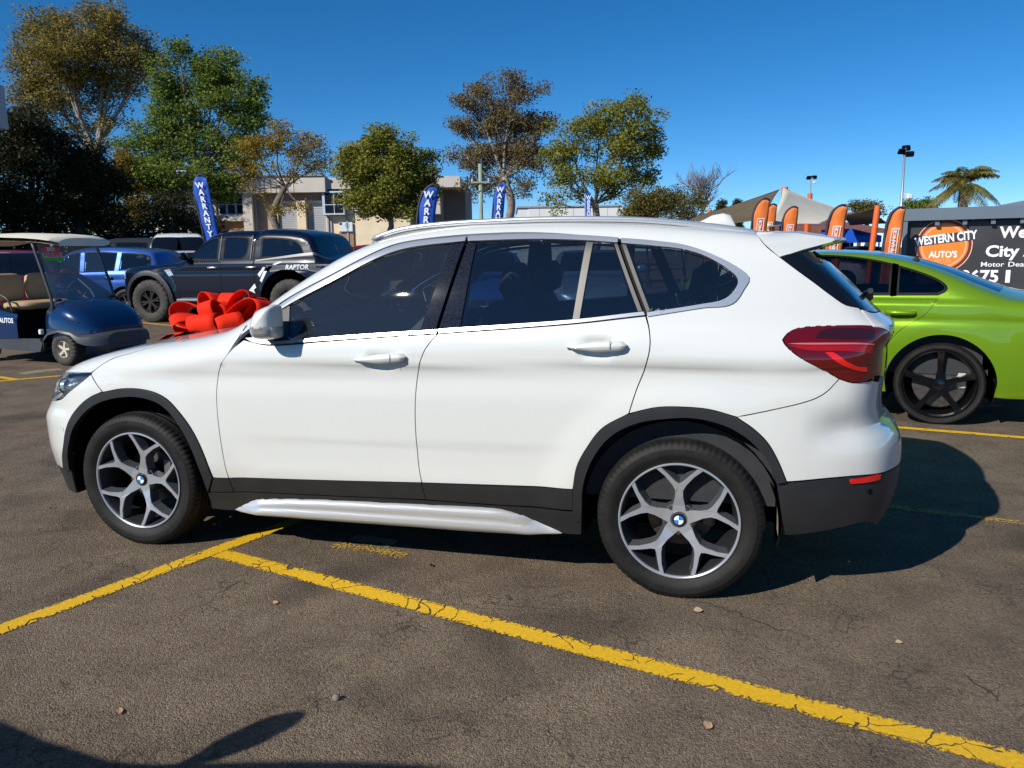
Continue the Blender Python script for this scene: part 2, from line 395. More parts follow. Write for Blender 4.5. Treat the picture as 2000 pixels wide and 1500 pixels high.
def panel_geo(body, pts, off=0., lip=.014, gap=.0018, da=.028, dt=.028, mirror=False, both=False, dish=None):
    P = smooth_outline(pts)
    if np.sum(P[:, 0] * np.roll(P[:, 1], -1) - np.roll(P[:, 0], -1) * P[:, 1]) < 0: P = P[::-1]
    P = inset(P, gap)
    poly = [tuple(p) for p in P]
    a0, t0 = P.min(0); a1, t1 = P.max(0)
    i0, i1 = math.floor(a0 / da), math.floor(a1 / da) + 1; j0, j1 = math.floor(t0 / dt), math.floor(t1 / dt) + 1
    ni, nj = i1 - i0, j1 - j0
    mark = np.zeros((ni, nj), bool)
    nx = np.roll(P, -1, 0); s = np.linspace(0, 1, 60)
    for p, q in zip(P, nx):
        X = p[0] + (q[0] - p[0]) * s; Y = p[1] + (q[1] - p[1]) * s
        for e in (-1e-7, 1e-7):
            mark[np.clip(np.floor((X + e) / da).astype(int) - i0, 0, ni - 1), np.clip(np.floor((Y + e) / dt).astype(int) - j0, 0, nj - 1)] = True
    I, J = np.meshgrid(np.arange(ni), np.arange(nj), indexing='ij')
    ins = inside(poly, (I + i0 + .5) * da, (J + j0 + .5) * dt) & ~mark
    key = {}; PV = []; F = []
    def vid(p):
        k = (round(p[0] * 4e4), round(p[1] * 4e4))
        if k not in key: key[k] = len(PV); PV.append(p)
        return key[k]
    for i in range(ni):
        col = None
        x0, x1 = (i + i0) * da, (i + i0 + 1) * da
        for j in range(nj):
            y0, y1 = (j + j0) * dt, (j + j0 + 1) * dt
            if ins[i, j]:
                F.append([vid(q) for q in ((x0, y0), (x1, y0), (x1, y1), (x0, y1))])
            elif mark[i, j]:
                if col is None: col = clip_half(clip_half(poly, 0, x0, True), 0, x1, False)
                c = clip_half(clip_half(col, 1, y0, True), 1, y1, False) if col else []
                if len(c) >= 3:
                    f = []
                    for q in c:
                        v = vid(q)
                        if not f or f[-1] != v: f.append(v)
                    if len(f) > 1 and f[0] == f[-1]: f.pop()
                    if len(f) >= 3 and len(set(f)) == len(f):
                        A = sum(PV[f[m]][0] * PV[f[(m + 1) % len(f)]][1] - PV[f[(m + 1) % len(f)]][0] * PV[f[m]][1] for m in range(len(f)))
                        if abs(A) > 1e-9: F.append(f)
                    elif len(f) >= 3:
                        A = sum(PV[f[m]][0] * PV[f[(m + 1) % len(f)]][1] - PV[f[(m + 1) % len(f)]][0] * PV[f[m]][1] for m in range(len(f)))
                        if abs(A) > 1e-9:   # pinched outline: fan it
                            g = list(dict.fromkeys(f)); F.append(g)
    PV = np.array(PV)
    V, N = body.lift(PV[:, 0], PV[:, 1], 0.)
    if dish is not None:
        V = V + N * dish(V)[:, None]
        Nn = np.zeros_like(V); ref = N
        for g in F:
            c = np.cross(V[g[1]] - V[g[0]], V[g[-1]] - V[g[0]])
            if c @ ref[g[0]] < 0: c = -c
            for v in g: Nn[v] += c
        N = Nn / np.maximum(np.linalg.norm(Nn, axis=1, keepdims=True), 1e-12)
    V = V + N * off
    # orientation: faces should look along N
    f = F[len(F) // 2]; c = np.cross(V[f[1]] - V[f[0]], V[f[2]] - V[f[0]])
    votes = 0
    for f in F[::max(1, len(F) // 15)]:
        c = np.cross(V[f[1]] - V[f[0]], V[f[2]] - V[f[1]]); votes += 1 if c @ N[f[0]] > 0 else -1
    if votes < 0: F = [g[::-1] for g in F]
    V = list(V); N = list(N)
    if lip:
        cnt = {}
        for g in F:
            for m in range(len(g)):
                e = (g[m], g[(m + 1) % len(g)]); u = (min(e), max(e)); cnt.setdefault(u, []).append(e)
        edges = [v[0] for v in cnt.values() if len(v) == 1]
        if both:   # no lip along the centre line
            edges = [e for e in edges if not (abs(V[e[0]][1]) < .004 and abs(V[e[1]][1]) < .004)]
        top, bot = {}, {}
        for e in edges:
            for v in e:
                if v not in top:
                    top[v] = len(V); V.append(V[v]); N.append(None); bot[v] = len(V); V.append(V[v] - N[v] * lip); N.append(None)
            d = np.array(V[e[1]]) - V[e[0]]
            o = np.cross(d, N[e[0]]); o = o / max(np.linalg.norm(o), 1e-9)
            for v in e:
                for w in (top[v], bot[v]): N[w] = o if N[w] is None else N[w] + o
            F.append([e[1], e[0]] and [top[e[1]], top[e[0]], bot[e[0]], bot[e[1]]])
        N = [q / max(np.linalg.norm(q), 1e-9) for q in N]
    V = np.array(V); N = np.array(N)
    if mirror or both:
        V2 = V * [1, -1, 1]; N2 = N * [1, -1, 1]; F2 = [g[::-1] for g in F]
        if mirror: return V2, N2, F2
        b = len(V); V = np.concatenate([V, V2]); N = np.concatenate([N, N2]); F = F + [[i + b for i in g] for g in F2]
    return V, N, F
def panel(name, body, pts, m, parent, off=0., lip=.014, gap=.0018, both=False, sides=(False,), **k):
    out = []
    if both: sides = (False,)
    for mir in sides:
        V, N, F = panel_geo(body, pts, off, lip, gap, mirror=mir, both=both, **k)
        out.append(obj(name, V, F, m, parent, smooth=True, N=N))
    return out
# outlines of the white car's panels: (station along the body in m, angle up the section in rad, corner)
PANELS={
'fender':[[-0.1527,0.1376,1],[-0.1335,0.1622,0],[-0.0517,0.2422,0],[0.1819,0.33,0],[0.3141,0.3866,0],[0.2711,0.6026,0],[0.654,0.4298,1],[0.6359,0.348,1],[0.6017,0.2689,0],[0.5477,0.1971,0],[0.5244,0.1381,0],[0.5118,0.001,0],[0.5129,-0.135,0],[0.5273,-0.3176,0],[0.5349,-0.3938,1],[0.4491,-0.3935,1],[0.4315,-0.3039,0],[0.4055,-0.2217,0],[0.3633,-0.1306,0],[0.3075,-0.0501,0],[0.2352,0.0246,0],[0.1382,0.0625,0],[-0.0002,0.0684,0],[-0.0924,0.0421,1],[-0.0944,0.0448,1]],
'side_frame':[[0.6408,0.3594,1],[0.6617,0.4221,1],[0.6,0.4317,0],[0.75,0.5574,0],[0.92,0.6849,0],[1.1,0.7939,0],[1.28,0.8735,0],[1.45,0.9206,0],[1.7,0.9463,0],[2.0,0.9561,0],[2.5,0.9589,0],[2.922,0.9515,0],[2.9494,0.948,1],[2.9424,0.8899,0],[2.9635,0.793,0],[3.0084,0.7289,1],[3.099,0.6215,0],[3.1516,0.5522,0],[3.1861,0.5127,0],[3.2264,0.5024,1],[3.24,0.4689,0],[3.248,0.4148,1],[3.193,0.4238,0],[3.1038,0.4335,0],[3.0489,0.4288,0],[3.0193,0.4074,0],[3.0044,0.3782,1],[3.0088,0.3601,0],[3.0279,0.3244,0],[3.0578,0.2899,0],[3.1133,0.2453,0],[3.1495,0.2114,1],[3.1152,0.1554,0],[3.0782,0.1238,0],[2.9863,0.0831,0],[2.89,0.046,1],[2.7837,0.0761,0],[2.6765,0.0832,0],[2.5757,0.0767,0],[2.4651,0.0441,1],[2.4954,0.1578,0],[2.5341,0.2711,0],[2.5458,0.3389,0],[2.5395,0.4096,0],[2.5242,0.4718,1],[2.7435,0.5127,0],[2.8508,0.5363,0],[2.9011,0.6114,0],[2.9079,0.6456,0],[2.8782,0.6714,0],[2.7958,0.7162,0],[2.6672,0.7634,0],[2.5345,0.782,0],[2.401,0.7956,0],[2.014,0.8397,0],[1.7189,0.8402,0],[1.4838,0.826,0],[1.3669,0.8058,0],[1.2556,0.7565,0],[1.0856,0.6658,0],[0.9027,0.5791,0],[0.8178,0.528,0],[0.7146,0.4293,0]],
'front_door':[[0.6711,0.3392,1],[0.821,0.3123,0],[1.0903,0.3342,0],[1.373,0.3575,0],[1.6369,0.3771,1],[1.6035,0.3324,0],[1.5761,0.2861,0],[1.5425,0.1905,0],[1.5298,0.0831,0],[1.5245,-0.0323,0],[1.5251,-0.1357,0],[1.5295,-0.2659,0],[1.5403,-0.3471,1],[1.0679,-0.37,0],[0.5349,-0.3938,1],[0.5273,-0.3176,0],[0.5129,-0.135,0],[0.5118,0.001,0],[0.5244,0.1381,0],[0.5477,0.1971,0],[0.6017,0.2689,0]],
'rear_door':[[1.6392,0.3772,1],[2.2219,0.4279,0],[2.5223,0.4687,1],[2.5395,0.4096,0],[2.5458,0.3389,0],[2.5341,0.2711,0],[2.4954,0.1578,0],[2.4651,0.0441,1],[2.4568,0.039,1],[2.3584,-0.0273,0],[2.2966,-0.1166,0],[2.2506,-0.2128,0],[2.232,-0.3206,1],[1.5403,-0.3471,1],[1.5295,-0.2659,0],[1.5251,-0.1357,0],[1.5245,-0.0323,0],[1.5298,0.0831,0],[1.5425,0.1905,0],[1.5761,0.2861,0],[1.6035,0.3324,0]],
'door_cladding_front':[[0.5349,-0.3938,1],[1.0679,-0.37,0],[1.5403,-0.3471,1],[1.5497,-0.4344,1],[1.0523,-0.4538,0],[0.5477,-0.4727,1]],
'door_cladding_rear':[[1.5403,-0.3471,1],[1.8909,-0.3368,0],[2.232,-0.3206,1],[2.2277,-0.4234,1],[1.8832,-0.4336,0],[1.5497,-0.4344,1]],
'fender_cladding':[[0.4491,-0.3935,1],[0.5349,-0.3938,1],[0.5477,-0.4727,1],[0.4039,-0.4797,1]],
'sill':[[0.3998,-0.4833,1],[0.5387,-0.4758,0],[1.0516,-0.4568,0],[1.5489,-0.4402,0],[1.8827,-0.4393,0],[2.265,-0.4334,1],[2.2583,-0.5481,1],[2.1761,-0.5516,0],[1.4473,-0.5705,0],[0.5192,-0.5811,0],[0.3938,-0.577,1]],
'sill_strip':[[0.5252,-0.5796,1],[0.583,-0.5514,0],[0.6744,-0.5099,0],[0.8254,-0.4912,0],[1.0471,-0.4772,0],[1.4656,-0.4622,0],[1.8863,-0.4503,0],[1.9781,-0.4705,0],[2.0851,-0.5199,0],[2.1716,-0.5497,1],[1.8209,-0.5636,0],[1.4476,-0.5691,0],[0.9151,-0.576,0]],
'arch_front':[[-0.3559,-0.4043,1],[-0.3038,-0.2749,0],[-0.2762,-0.1801,0],[-0.2335,-0.0858,0],[-0.1596,0.0016,0],[-0.0924,0.0421,1],[-0.0002,0.0684,0],[0.1382,0.0625,0],[0.2352,0.0246,0],[0.3075,-0.0501,0],[0.3633,-0.1306,0],[0.4055,-0.2217,0],[0.4315,-0.3039,0],[0.4491,-0.3935,1],[0.4009,-0.48,1],[0.3921,-0.3656,0],[0.3529,-0.2249,0],[0.2858,-0.0929,0],[0.2061,-0.0099,0],[0.0898,0.0242,0],[-0.0289,0.0169,0],[-0.1399,-0.0394,0],[-0.2301,-0.1521,0],[-0.2725,-0.2647,0],[-0.3076,-0.3999,1]],
'arch_rear':[[2.2277,-0.4234,1],[2.232,-0.3206,1],[2.2506,-0.2128,0],[2.2966,-0.1166,0],[2.3584,-0.0273,0],[2.4568,0.039,1],[2.5757,0.0767,0],[2.6765,0.0832,0],[2.7837,0.0761,0],[2.89,0.046,1],[2.9318,0.0001,0],[2.9706,-0.0621,0],[2.9996,-0.1429,0],[3.0243,-0.2343,1],[2.9986,-0.2429,1],[2.9766,-0.1535,0],[2.9425,-0.082,0],[2.8998,-0.0245,0],[2.8206,0.016,0],[2.7134,0.0367,0],[2.6049,0.0273,0],[2.5091,0.0066,0],[2.4199,-0.0403,0],[2.3587,-0.1032,0],[2.305,-0.2019,0],[2.2761,-0.3054,0],[2.2681,-0.4146,0],[2.2584,-0.5454,1]],
'trim_upper_front':[[0.8232,0.5123,1],[0.9067,0.5667,0],[1.0884,0.6546,0],[1.2589,0.7446,0],[1.3709,0.7926,0],[1.4875,0.8127,0],[1.7178,0.8246,1],[1.7184,0.7991,1],[1.4949,0.7833,0],[1.3791,0.7606,0],[1.2658,0.7148,0],[1.0942,0.6258,0],[0.9196,0.538,0],[0.8557,0.5013,1]],
'trim_belt_front':[[0.6802,0.3475,1],[0.7359,0.3479,0],[0.8157,0.3351,0],[0.9023,0.3359,0],[1.0866,0.3557,0],[1.3703,0.3782,0],[1.6372,0.3972,1],[1.6341,0.3805,1],[1.3725,0.361,0],[1.0897,0.3378,0],[0.8201,0.3165,0],[0.7275,0.326,0]],
'trim_upper_rear':[[1.7244,0.8273,1],[2.0163,0.8272,0],[2.2216,0.8157,0],[2.392,0.8009,1],[2.3901,0.7756,1],[2.225,0.7891,0],[2.0209,0.7992,0],[1.7305,0.7986,1]],
'trim_belt_rear':[[1.644,0.3996,1],[2.2208,0.4463,0],[2.5133,0.4869,1],[2.5202,0.4717,1],[2.2217,0.4306,0],[1.6436,0.3806,1]],
'trim_quarter':[[2.4028,0.7982,1],[2.5362,0.7871,0],[2.669,0.7682,0],[2.7997,0.7206,0],[2.884,0.6759,0],[2.914,0.6459,0],[2.9071,0.6096,0],[2.8569,0.5301,0],[2.7436,0.5084,0],[2.5306,0.4654,1],[2.5258,0.4828,1],[2.743,0.5256,0],[2.8308,0.5526,0],[2.8759,0.6164,0],[2.8651,0.6497,0],[2.7681,0.7132,0],[2.67,0.7474,0],[2.5379,0.763,0],[2.4073,0.7733,1]],
'glass_front_door':[[0.89,0.5156,1],[0.9201,0.5353,0],[1.0946,0.6233,0],[1.2663,0.7122,0],[1.3797,0.7579,0],[1.4955,0.7806,0],[1.66,0.7911,1],[1.5543,0.3918,1],[1.3703,0.3782,0],[1.0866,0.3557,0],[0.9065,0.3412,1]],
'mirror_sail':[[0.8172,0.5014,1],[0.89,0.5156,1],[0.9065,0.3412,1],[0.7352,0.3506,1]],
'pillar_trim_front':[[1.66,0.7911,1],[1.7171,0.7939,1],[1.6275,0.3995,1],[1.5543,0.3918,1]],
'pillar_trim_rear':[[1.7315,0.7933,1],[1.7721,0.7919,1],[1.7392,0.4098,1],[1.6414,0.402,1]],
'glass_rear_door':[[1.7716,0.7945,1],[2.0213,0.7966,0],[2.2583,0.7836,1],[2.2249,0.4486,1],[1.7392,0.4098,1]],
'window_bar':[[2.2583,0.7836,1],[2.2889,0.7808,1],[2.2547,0.4511,1],[2.2249,0.4486,1]],
'glass_rear_vent':[[2.2889,0.7808,1],[2.3754,0.7732,1],[2.4908,0.4863,1],[2.2547,0.4511,1]],
'pillar_strip_front':[[2.3754,0.7732,1],[2.3903,0.7732,1],[2.5091,0.4889,1],[2.4908,0.4863,1]],
'pillar_strip_rear':[[2.4075,0.7709,1],[2.4267,0.7687,1],[2.5418,0.4876,1],[2.5257,0.485,1]],
'glass_quarter':[[2.4267,0.7687,1],[2.538,0.7607,0],[2.6701,0.7451,0],[2.7681,0.7111,0],[2.8652,0.6476,0],[2.8739,0.6163,0],[2.8307,0.5548,0],[2.7429,0.5278,0],[2.5418,0.4876,1]],
'roof':[[1.45,0.9206,0],[1.7,0.9463,0],[2.0,0.9561,0],[2.5,0.9589,0],[2.922,0.9515,0],[2.9494,0.948,1],[3.8425,1.4559,1],[1.22,1.5708,1],[1.28,0.8735,0]],
'windscreen':[[0.6,0.4317,0],[0.75,0.5574,0],[0.92,0.6849,0],[1.1,0.7939,0],[1.28,0.8735,0],[1.21,1.5708,1],[0.44,1.5708,1]],
'bonnet':[[-0.1535,0.1432,1],[-0.1335,0.1622,0],[-0.0517,0.2422,0],[0.1819,0.33,0],[0.3141,0.3866,0],[0.2711,0.6026,0],[0.654,0.4298,1],[0.42,1.5708,1],[-0.9425,-0.0375,1],[-0.5256,0.0581,0],[-0.4168,0.1044,0]],
'headlight':[[-0.3355,0.1375,1],[-0.2297,0.1691,0],[-0.1531,0.1404,1],[-0.1925,0.0934,0],[-0.2558,0.0317,0],[-0.3287,-0.0275,1],[-0.5087,-0.0441,0],[-0.6147,-0.0115,1],[-0.5059,0.0757,0]],
'front_bumper':[[-0.1523,0.1348,1],[-0.0944,0.0448,1],[-0.1596,0.0016,0],[-0.2335,-0.0858,0],[-0.2762,-0.1801,0],[-0.3038,-0.2749,0],[-0.3559,-0.4043,1],[-0.4518,-0.4032,1],[-0.6073,-0.4189,0],[-0.9425,-0.4366,1],[-0.9425,-0.047,1],[-0.6147,-0.0173,0],[-0.5087,-0.0551,0],[-0.3291,-0.0304,0],[-0.2557,0.0289,0],[-0.192,0.0907,0]],
'front_valance':[[-0.3584,-0.4078,1],[-0.309,-0.403,1],[-0.3735,-0.5538,1],[-0.4614,-0.5509,0],[-0.9425,-0.5738,1],[-0.9425,-0.4412,1],[-0.6073,-0.4233,0],[-0.4518,-0.4067,0]],
'tail_lamp':[[3.0044,0.3782,1],[3.0193,0.4074,0],[3.0489,0.4288,0],[3.1038,0.4335,0],[3.193,0.4238,0],[3.2501,0.4101,1],[3.3866,0.3584,0],[3.4329,0.3055,1],[3.4256,0.1897,1],[3.2744,0.2179,0],[3.2257,0.1972,0],[3.1867,0.1938,0],[3.1495,0.2114,1],[3.1133,0.2453,0],[3.0578,0.2899,0],[3.0279,0.3244,0],[3.0088,0.3601,0]],
'pillar_black':[[3.0082,0.7266,1],[3.0751,0.7577,0],[3.1696,0.8374,1],[3.1629,0.7914,0],[3.1583,0.6819,0],[3.1841,0.5989,0],[3.2215,0.5447,0],[3.2318,0.5056,1],[3.1861,0.5127,0],[3.1516,0.5522,0],[3.099,0.6215,0]],
'rear_window':[[3.1637,0.7878,1],[3.8425,1.131,1],[3.8425,0.5337,1],[3.5154,0.5577,0],[3.3071,0.5033,0],[3.233,0.5032,1],[3.224,0.5453,0],[3.1864,0.5994,0],[3.1612,0.6833,0]],
'tailgate':[[3.2331,0.4982,1],[3.2743,0.4875,0],[3.4593,0.5395,0],[3.8425,0.5224,1],[3.8425,-0.0154,1],[3.4472,-0.0128,1],[3.4388,0.1885,0],[3.4388,0.3078,1],[3.3866,0.3637,0],[3.2523,0.4122,1],[3.24,0.4689,0]],
'rear_bumper':[[2.89,0.046,1],[2.9863,0.0831,0],[3.0782,0.1238,0],[3.1152,0.1554,0],[3.1495,0.2114,1],[3.1868,0.1917,0],[3.2259,0.195,0],[3.4256,0.1774,1],[3.4533,-0.0193,1],[3.8425,-0.0231,1],[3.8425,-0.265,1],[3.4578,-0.2405,0],[3.2956,-0.2191,0],[3.1969,-0.2138,0],[3.0243,-0.2343,1],[2.9996,-0.1429,0],[2.9706,-0.0621,0],[2.9318,0.0001,0],[2.89,0.046,1]],
'rear_valance':[[2.9987,-0.2452,1],[3.0245,-0.2388,1],[3.197,-0.2161,0],[3.2959,-0.2225,0],[3.4578,-0.2461,0],[3.8425,-0.2717,1],[3.8425,-0.6653,1],[3.4256,-0.5603,0],[3.2677,-0.432,0],[3.2081,-0.4438,0],[3.1577,-0.4599,0],[3.03,-0.4898,1]],
'lamp_smoked':[[3.0879,0.3809,1],[3.0968,0.4028,0],[3.1198,0.4184,0],[3.1916,0.4132,0],[3.2452,0.3999,1],[3.2414,0.3612,1],[3.1497,0.3684,0]],
'lamp_bar':[[3.1065,0.318,1],[3.1269,0.3165,0],[3.1606,0.2795,0],[3.1963,0.2576,0],[3.2239,0.2542,1],[3.2252,0.2375,0],[3.1996,0.2411,0],[3.151,0.2663,0],[3.1222,0.2942,0]],
'lamp_line':[[3.0153,0.3599,1],[3.0442,0.3622,0],[3.1481,0.3555,0],[3.2423,0.3457,1],[3.2432,0.34,1],[3.1472,0.348,0],[3.0438,0.3556,0]],
'lamp_band':[[3.0176,0.3532,1],[3.1469,0.3448,0],[3.2399,0.3362,1],[3.2392,0.3088,1],[3.1443,0.3215,0],[3.0616,0.3317,0]],
'belt_seal_front':[[0.7102,0.3395,1],[0.8177,0.3271,0],[0.904,0.328,0],[1.0879,0.348,0],[1.3712,0.3709,0],[1.6331,0.39,1],[1.6358,0.366,1],[1.3746,0.3461,0],[1.0922,0.3226,0],[0.9086,0.3023,0],[0.8231,0.3009,0],[0.7158,0.3178,1]],
'belt_seal_rear':[[1.6449,0.3902,1],[2.2212,0.4396,0],[2.5177,0.4804,1],[2.5228,0.4586,1],[2.2226,0.417,0],[1.6453,0.3661,1]],
'pillar_back':[[1.6454,0.8139,1],[1.781,0.8075,1],[1.7504,0.3888,1],[1.5438,0.3772,1]],
'pillar_back_rear':[[2.3655,0.7879,1],[2.4358,0.7856,1],[2.5525,0.4769,1],[2.4853,0.4731,1]],
'reflector':[[3.1948,-0.2293,1],[3.255,-0.2238,0],[3.2935,-0.2206,1],[3.2911,-0.2446,1],[3.1957,-0.2471,1]],
}
# ------------------------------------------------------------------ shared car materials
M_RUBBER = mat('tyre_rubber', (.012, .0115, .011), .60, spec=.3, var=.35, vscale=14, bump=.25, bscale=240)
M_RUBBER2 = mat('dusty_tyre_rubber', (.045, .042, .038), .8, var=.3, vscale=12, bump=.3, bscale=200)
M_LETTER = mat('raised_tyre_lettering', (.012, .012, .012), .5)
M_TRIM = mat('black_plastic_cladding', (.019, .020, .022), .46, var=.12, vscale=9, bump=.12, bscale=700)
M_GLOSSBLACK = mat('gloss_black', (.006, .006, .007), .06, coat=.6, spec=.5)
M_PIANO = mat('dusty_gloss_black', (.006, .007, .011), .045, coat=.0, spec=.45, col2=(.022, .024, .032), vscale=130)
M_SEAL = mat('rubber_seal', (.008, .008, .008), .6, spec=.15)
M_CHROME = mat('satin_chrome', (.66, .67, .68), .26, metal=.7, coat=.3)
M_POLISH = mat('machined_alloy', (.42, .44, .48), .30, metal=.45, coat=.6)
M_GUN = mat('gunmetal_alloy', (.085, .09, .10), .36, metal=.35, coat=.4)
M_ALU = mat('silver_painted_strip', (.58, .59, .59), .30, metal=.45, coat=.6)
M_DISC = mat('brake_disc_iron', (.11, .10, .095), .45, metal=.8, var=.3, vscale=25)
M_CALIPER = mat('cast_caliper', (.16, .15, .14), .55, metal=.5, var=.2)
M_DARK = mat('dark_underbody', (.007, .007, .007), .95, spec=.05)
M_DUSTY = mat('dusty_wheel_liner', (.36, .32, .26), .92, var=.35, vscale=7, bump=.4, bscale=90)
M_INT = mat('dark_cabin_trim', (.022, .023, .026), .7, var=.2, vscale=20, bump=.2, bscale=300)
M_LINING = mat('grey_head_lining', (.34, .34, .33), .9)
M_BELT = mat('beige_seat_belt', (.42, .41, .37), .8)
M_GLASS = glass_mat('tinted_side_glass', (.36, .41, .46), 0.008, 1.80, dust=.034)
M_GLASS2 = glass_mat('privacy_glass', (.31, .36, .42), 0.004, 1.80, dust=.010)
M_CLEAR = glass_mat('clear_lens', (.86, .88, .9), .02, 1.5)
M_WHITE = mat('white_car_paint', (.655, .667, .635), .28, coat=1., spec=.4, var=.008, vscale=3)
M_RED = mat('red_lamp_lens', (.11, .002, .003), .08, coat=1., spec=.5)
M_REDB = mat('bright_red_light_guide', (.78, .012, .008), .2, coat=1.)
M_REDM = mat('mid_red_lamp_band', (.33, .006, .006), .12, coat=1.)
M_REDD = mat('smoked_lamp_insert', (.030, .005, .005), .12, coat=1.)
M_ORANGE = mat('pale_lamp_line', (.62, .12, .11), .2, coat=1.)
M_BLUEQ = mat('emblem_blue', (.02, .22, .55), .25, coat=1.); M_WHITEQ = mat('emblem_white', (.85, .86, .88), .25, coat=1.)

# ------------------------------------------------------------------ ground
def asphalt_mat():
    m = bpy.data.materials.new('worn_asphalt'); m.use_nodes = True; nt = m.node_tree; n = nt.nodes; l = nt.links
    b = n['Principled BSDF']; b.inputs['Roughness'].default_value = .88; sock(b, ['Specular IOR Level', 'Specular']).default_value = .3
    tc = n.new('ShaderNodeTexCoord'); O = tc.outputs['Object']
    def noise(sc, det=5, rg=.6, dist=0):
        x = n.new('ShaderNodeTexNoise'); x.inputs['Scale'].default_value = sc; x.inputs['Detail'].default_value = det; x.inputs['Roughness'].default_value = rg; x.inputs['Distortion'].default_value = dist
        l.new(O, x.inputs['Vector']); return x.outputs['Fac']
    def ramp(f, stops):
        r = n.new('ShaderNodeValToRGB'); e = r.color_ramp.elements
        while len(e) < len(stops): e.new(.5)
        for k, (p, c) in enumerate(stops): e[k].position = p; e[k].color = (*c, 1) if len(c) == 3 else c
        l.new(f, r.inputs['Fac']); return r.outputs['Color']
    def mixc(f, a, b_, mode='MIX'):
        x = n.new('ShaderNodeMix'); x.data_type = 'RGBA'; x.blend_type = mode
        if isinstance(f, float): x.inputs[0].default_value = f
        else: l.new(f, x.inputs[0])
        for s_, v in ((6, a), (7, b_)):
            if isinstance(v, tuple): x.inputs[s_].default_value = (*v, 1)
            else: l.new(v, x.inputs[s_])
        return x.outputs[2]
    def voro(sc, feat='F1'):
        v = n.new('ShaderNodeTexVoronoi'); v.feature = feat; v.inputs['Scale'].default_value = sc; l.new(O, v.inputs['Vector']); return v
    big = noise(.55, 4, .6); mid = noise(3.2, 6, .65)
    base = ramp(big, [(.32, (.100, .074, .052)), (.50, (.150, .113, .079)), (.68, (.195, .150, .106))])
    base = mixc(.55, base, ramp(mid, [(.36, (.105, .080, .058)), (.60, (.200, .153, .108))]))
    st = voro(175); st2 = voro(62)
    stone = n.new('ShaderNodeSeparateColor'); l.new(st.outputs['Color'], stone.inputs[0])
    grain = ramp(stone.outputs[0], [(.0, (.66, .65, .63)), (.45, (1.0, .99, .97)), (.85, (1.2, 1.18, 1.13)), (1., (1.6, 1.52, 1.4))])
    col = mixc(1., base, grain, 'MULTIPLY')
    pits = ramp(noise(70, 4, .7), [(.36, (.25, .25, .26)), (.47, (1, 1, 1))]); col = mixc(.62, col, pits, 'MULTIPLY')
    # oil stains and damp dark patches
    stain = ramp(noise(1.3, 3, .5, .4), [(.56, (1, 1, 1)), (.70, (.50, .50, .53))]); col = mixc(.85, col, stain, 'MULTIPLY')
    # crazing and long cracks
    warp = n.new('ShaderNodeTexNoise'); warp.inputs['Scale'].default_value = 3; warp.inputs['Detail'].default_value = 5; l.new(O, warp.inputs['Vector'])
    vm = n.new('ShaderNodeVectorMath'); vm.operation = 'MULTIPLY_ADD'; l.new(warp.outputs['Color'], vm.inputs[0]); vm.inputs[1].default_value = (.45, .45, 0); l.new(O, vm.inputs[2])
    cv = n.new('ShaderNodeTexVoronoi'); cv.feature = 'DISTANCE_TO_EDGE'; cv.inputs['Scale'].default_value = .85; l.new(vm.outputs[0], cv.inputs['Vector'])
    ck = ramp(cv.outputs['Distance'], [(.0, (.25, .25, .25)), (.003, (.3, .3, .3)), (.007, (1, 1, 1))])
    cm = ramp(noise(.8, 2), [(.40, (0, 0, 0)), (.46, (1, 1, 1))])
    ck2 = mixc(cm, ck, (1., 1., 1.))
    cv2 = n.new('ShaderNodeTexVoronoi'); cv2.feature = 'DISTANCE_TO_EDGE'; cv2.inputs['Scale'].default_value = 9; l.new(vm.outputs[0], cv2.inputs['Vector'])
    ck3 = ramp(cv2.outputs['Distance'], [(.0, (.35, .35, .35)), (.035, (1, 1, 1))]); cm3 = ramp(noise(1.7, 3), [(.5, (1, 1, 1)), (.62, (0, 0, 0))]); ck3 = mixc(cm3, ck3, (1., 1., 1.))
    col = mixc(1., mixc(.75, col, ck2, 'MULTIPLY'), ck3, 'MULTIPLY')
    l.new(col, b.inputs['Base Color'])
    h = n.new('ShaderNodeMath'); h.operation = 'MULTIPLY_ADD'; l.new(st.outputs['Distance'], h.inputs[0]); h.inputs[1].default_value = -1.3
    l.new(noise(48, 5, .7), h.inputs[2])
    h2 = n.new('ShaderNodeMath'); h2.operation = 'MULTIPLY_ADD'; l.new(ck2, h2.inputs[0]); h2.inputs[1].default_value = .9; l.new(h.outputs[0], h2.inputs[2])
    bp = n.new('ShaderNodeBump'); bp.inputs['Strength'].default_value = .6; bp.inputs['Distance'].default_value = .0065; l.new(h2.outputs[0], bp.inputs['Height']); l.new(bp.outputs['Normal'], b.inputs['Normal'])
    return m
M_ASPH = asphalt_mat()
b = MB(); b.grid([[(x, y, 0) for x in np.linspace(-700, 700, 15)] for y in np.linspace(-500, 900, 15)])
g = b.build('ground', M_ASPH); tag(g, kind='structure')

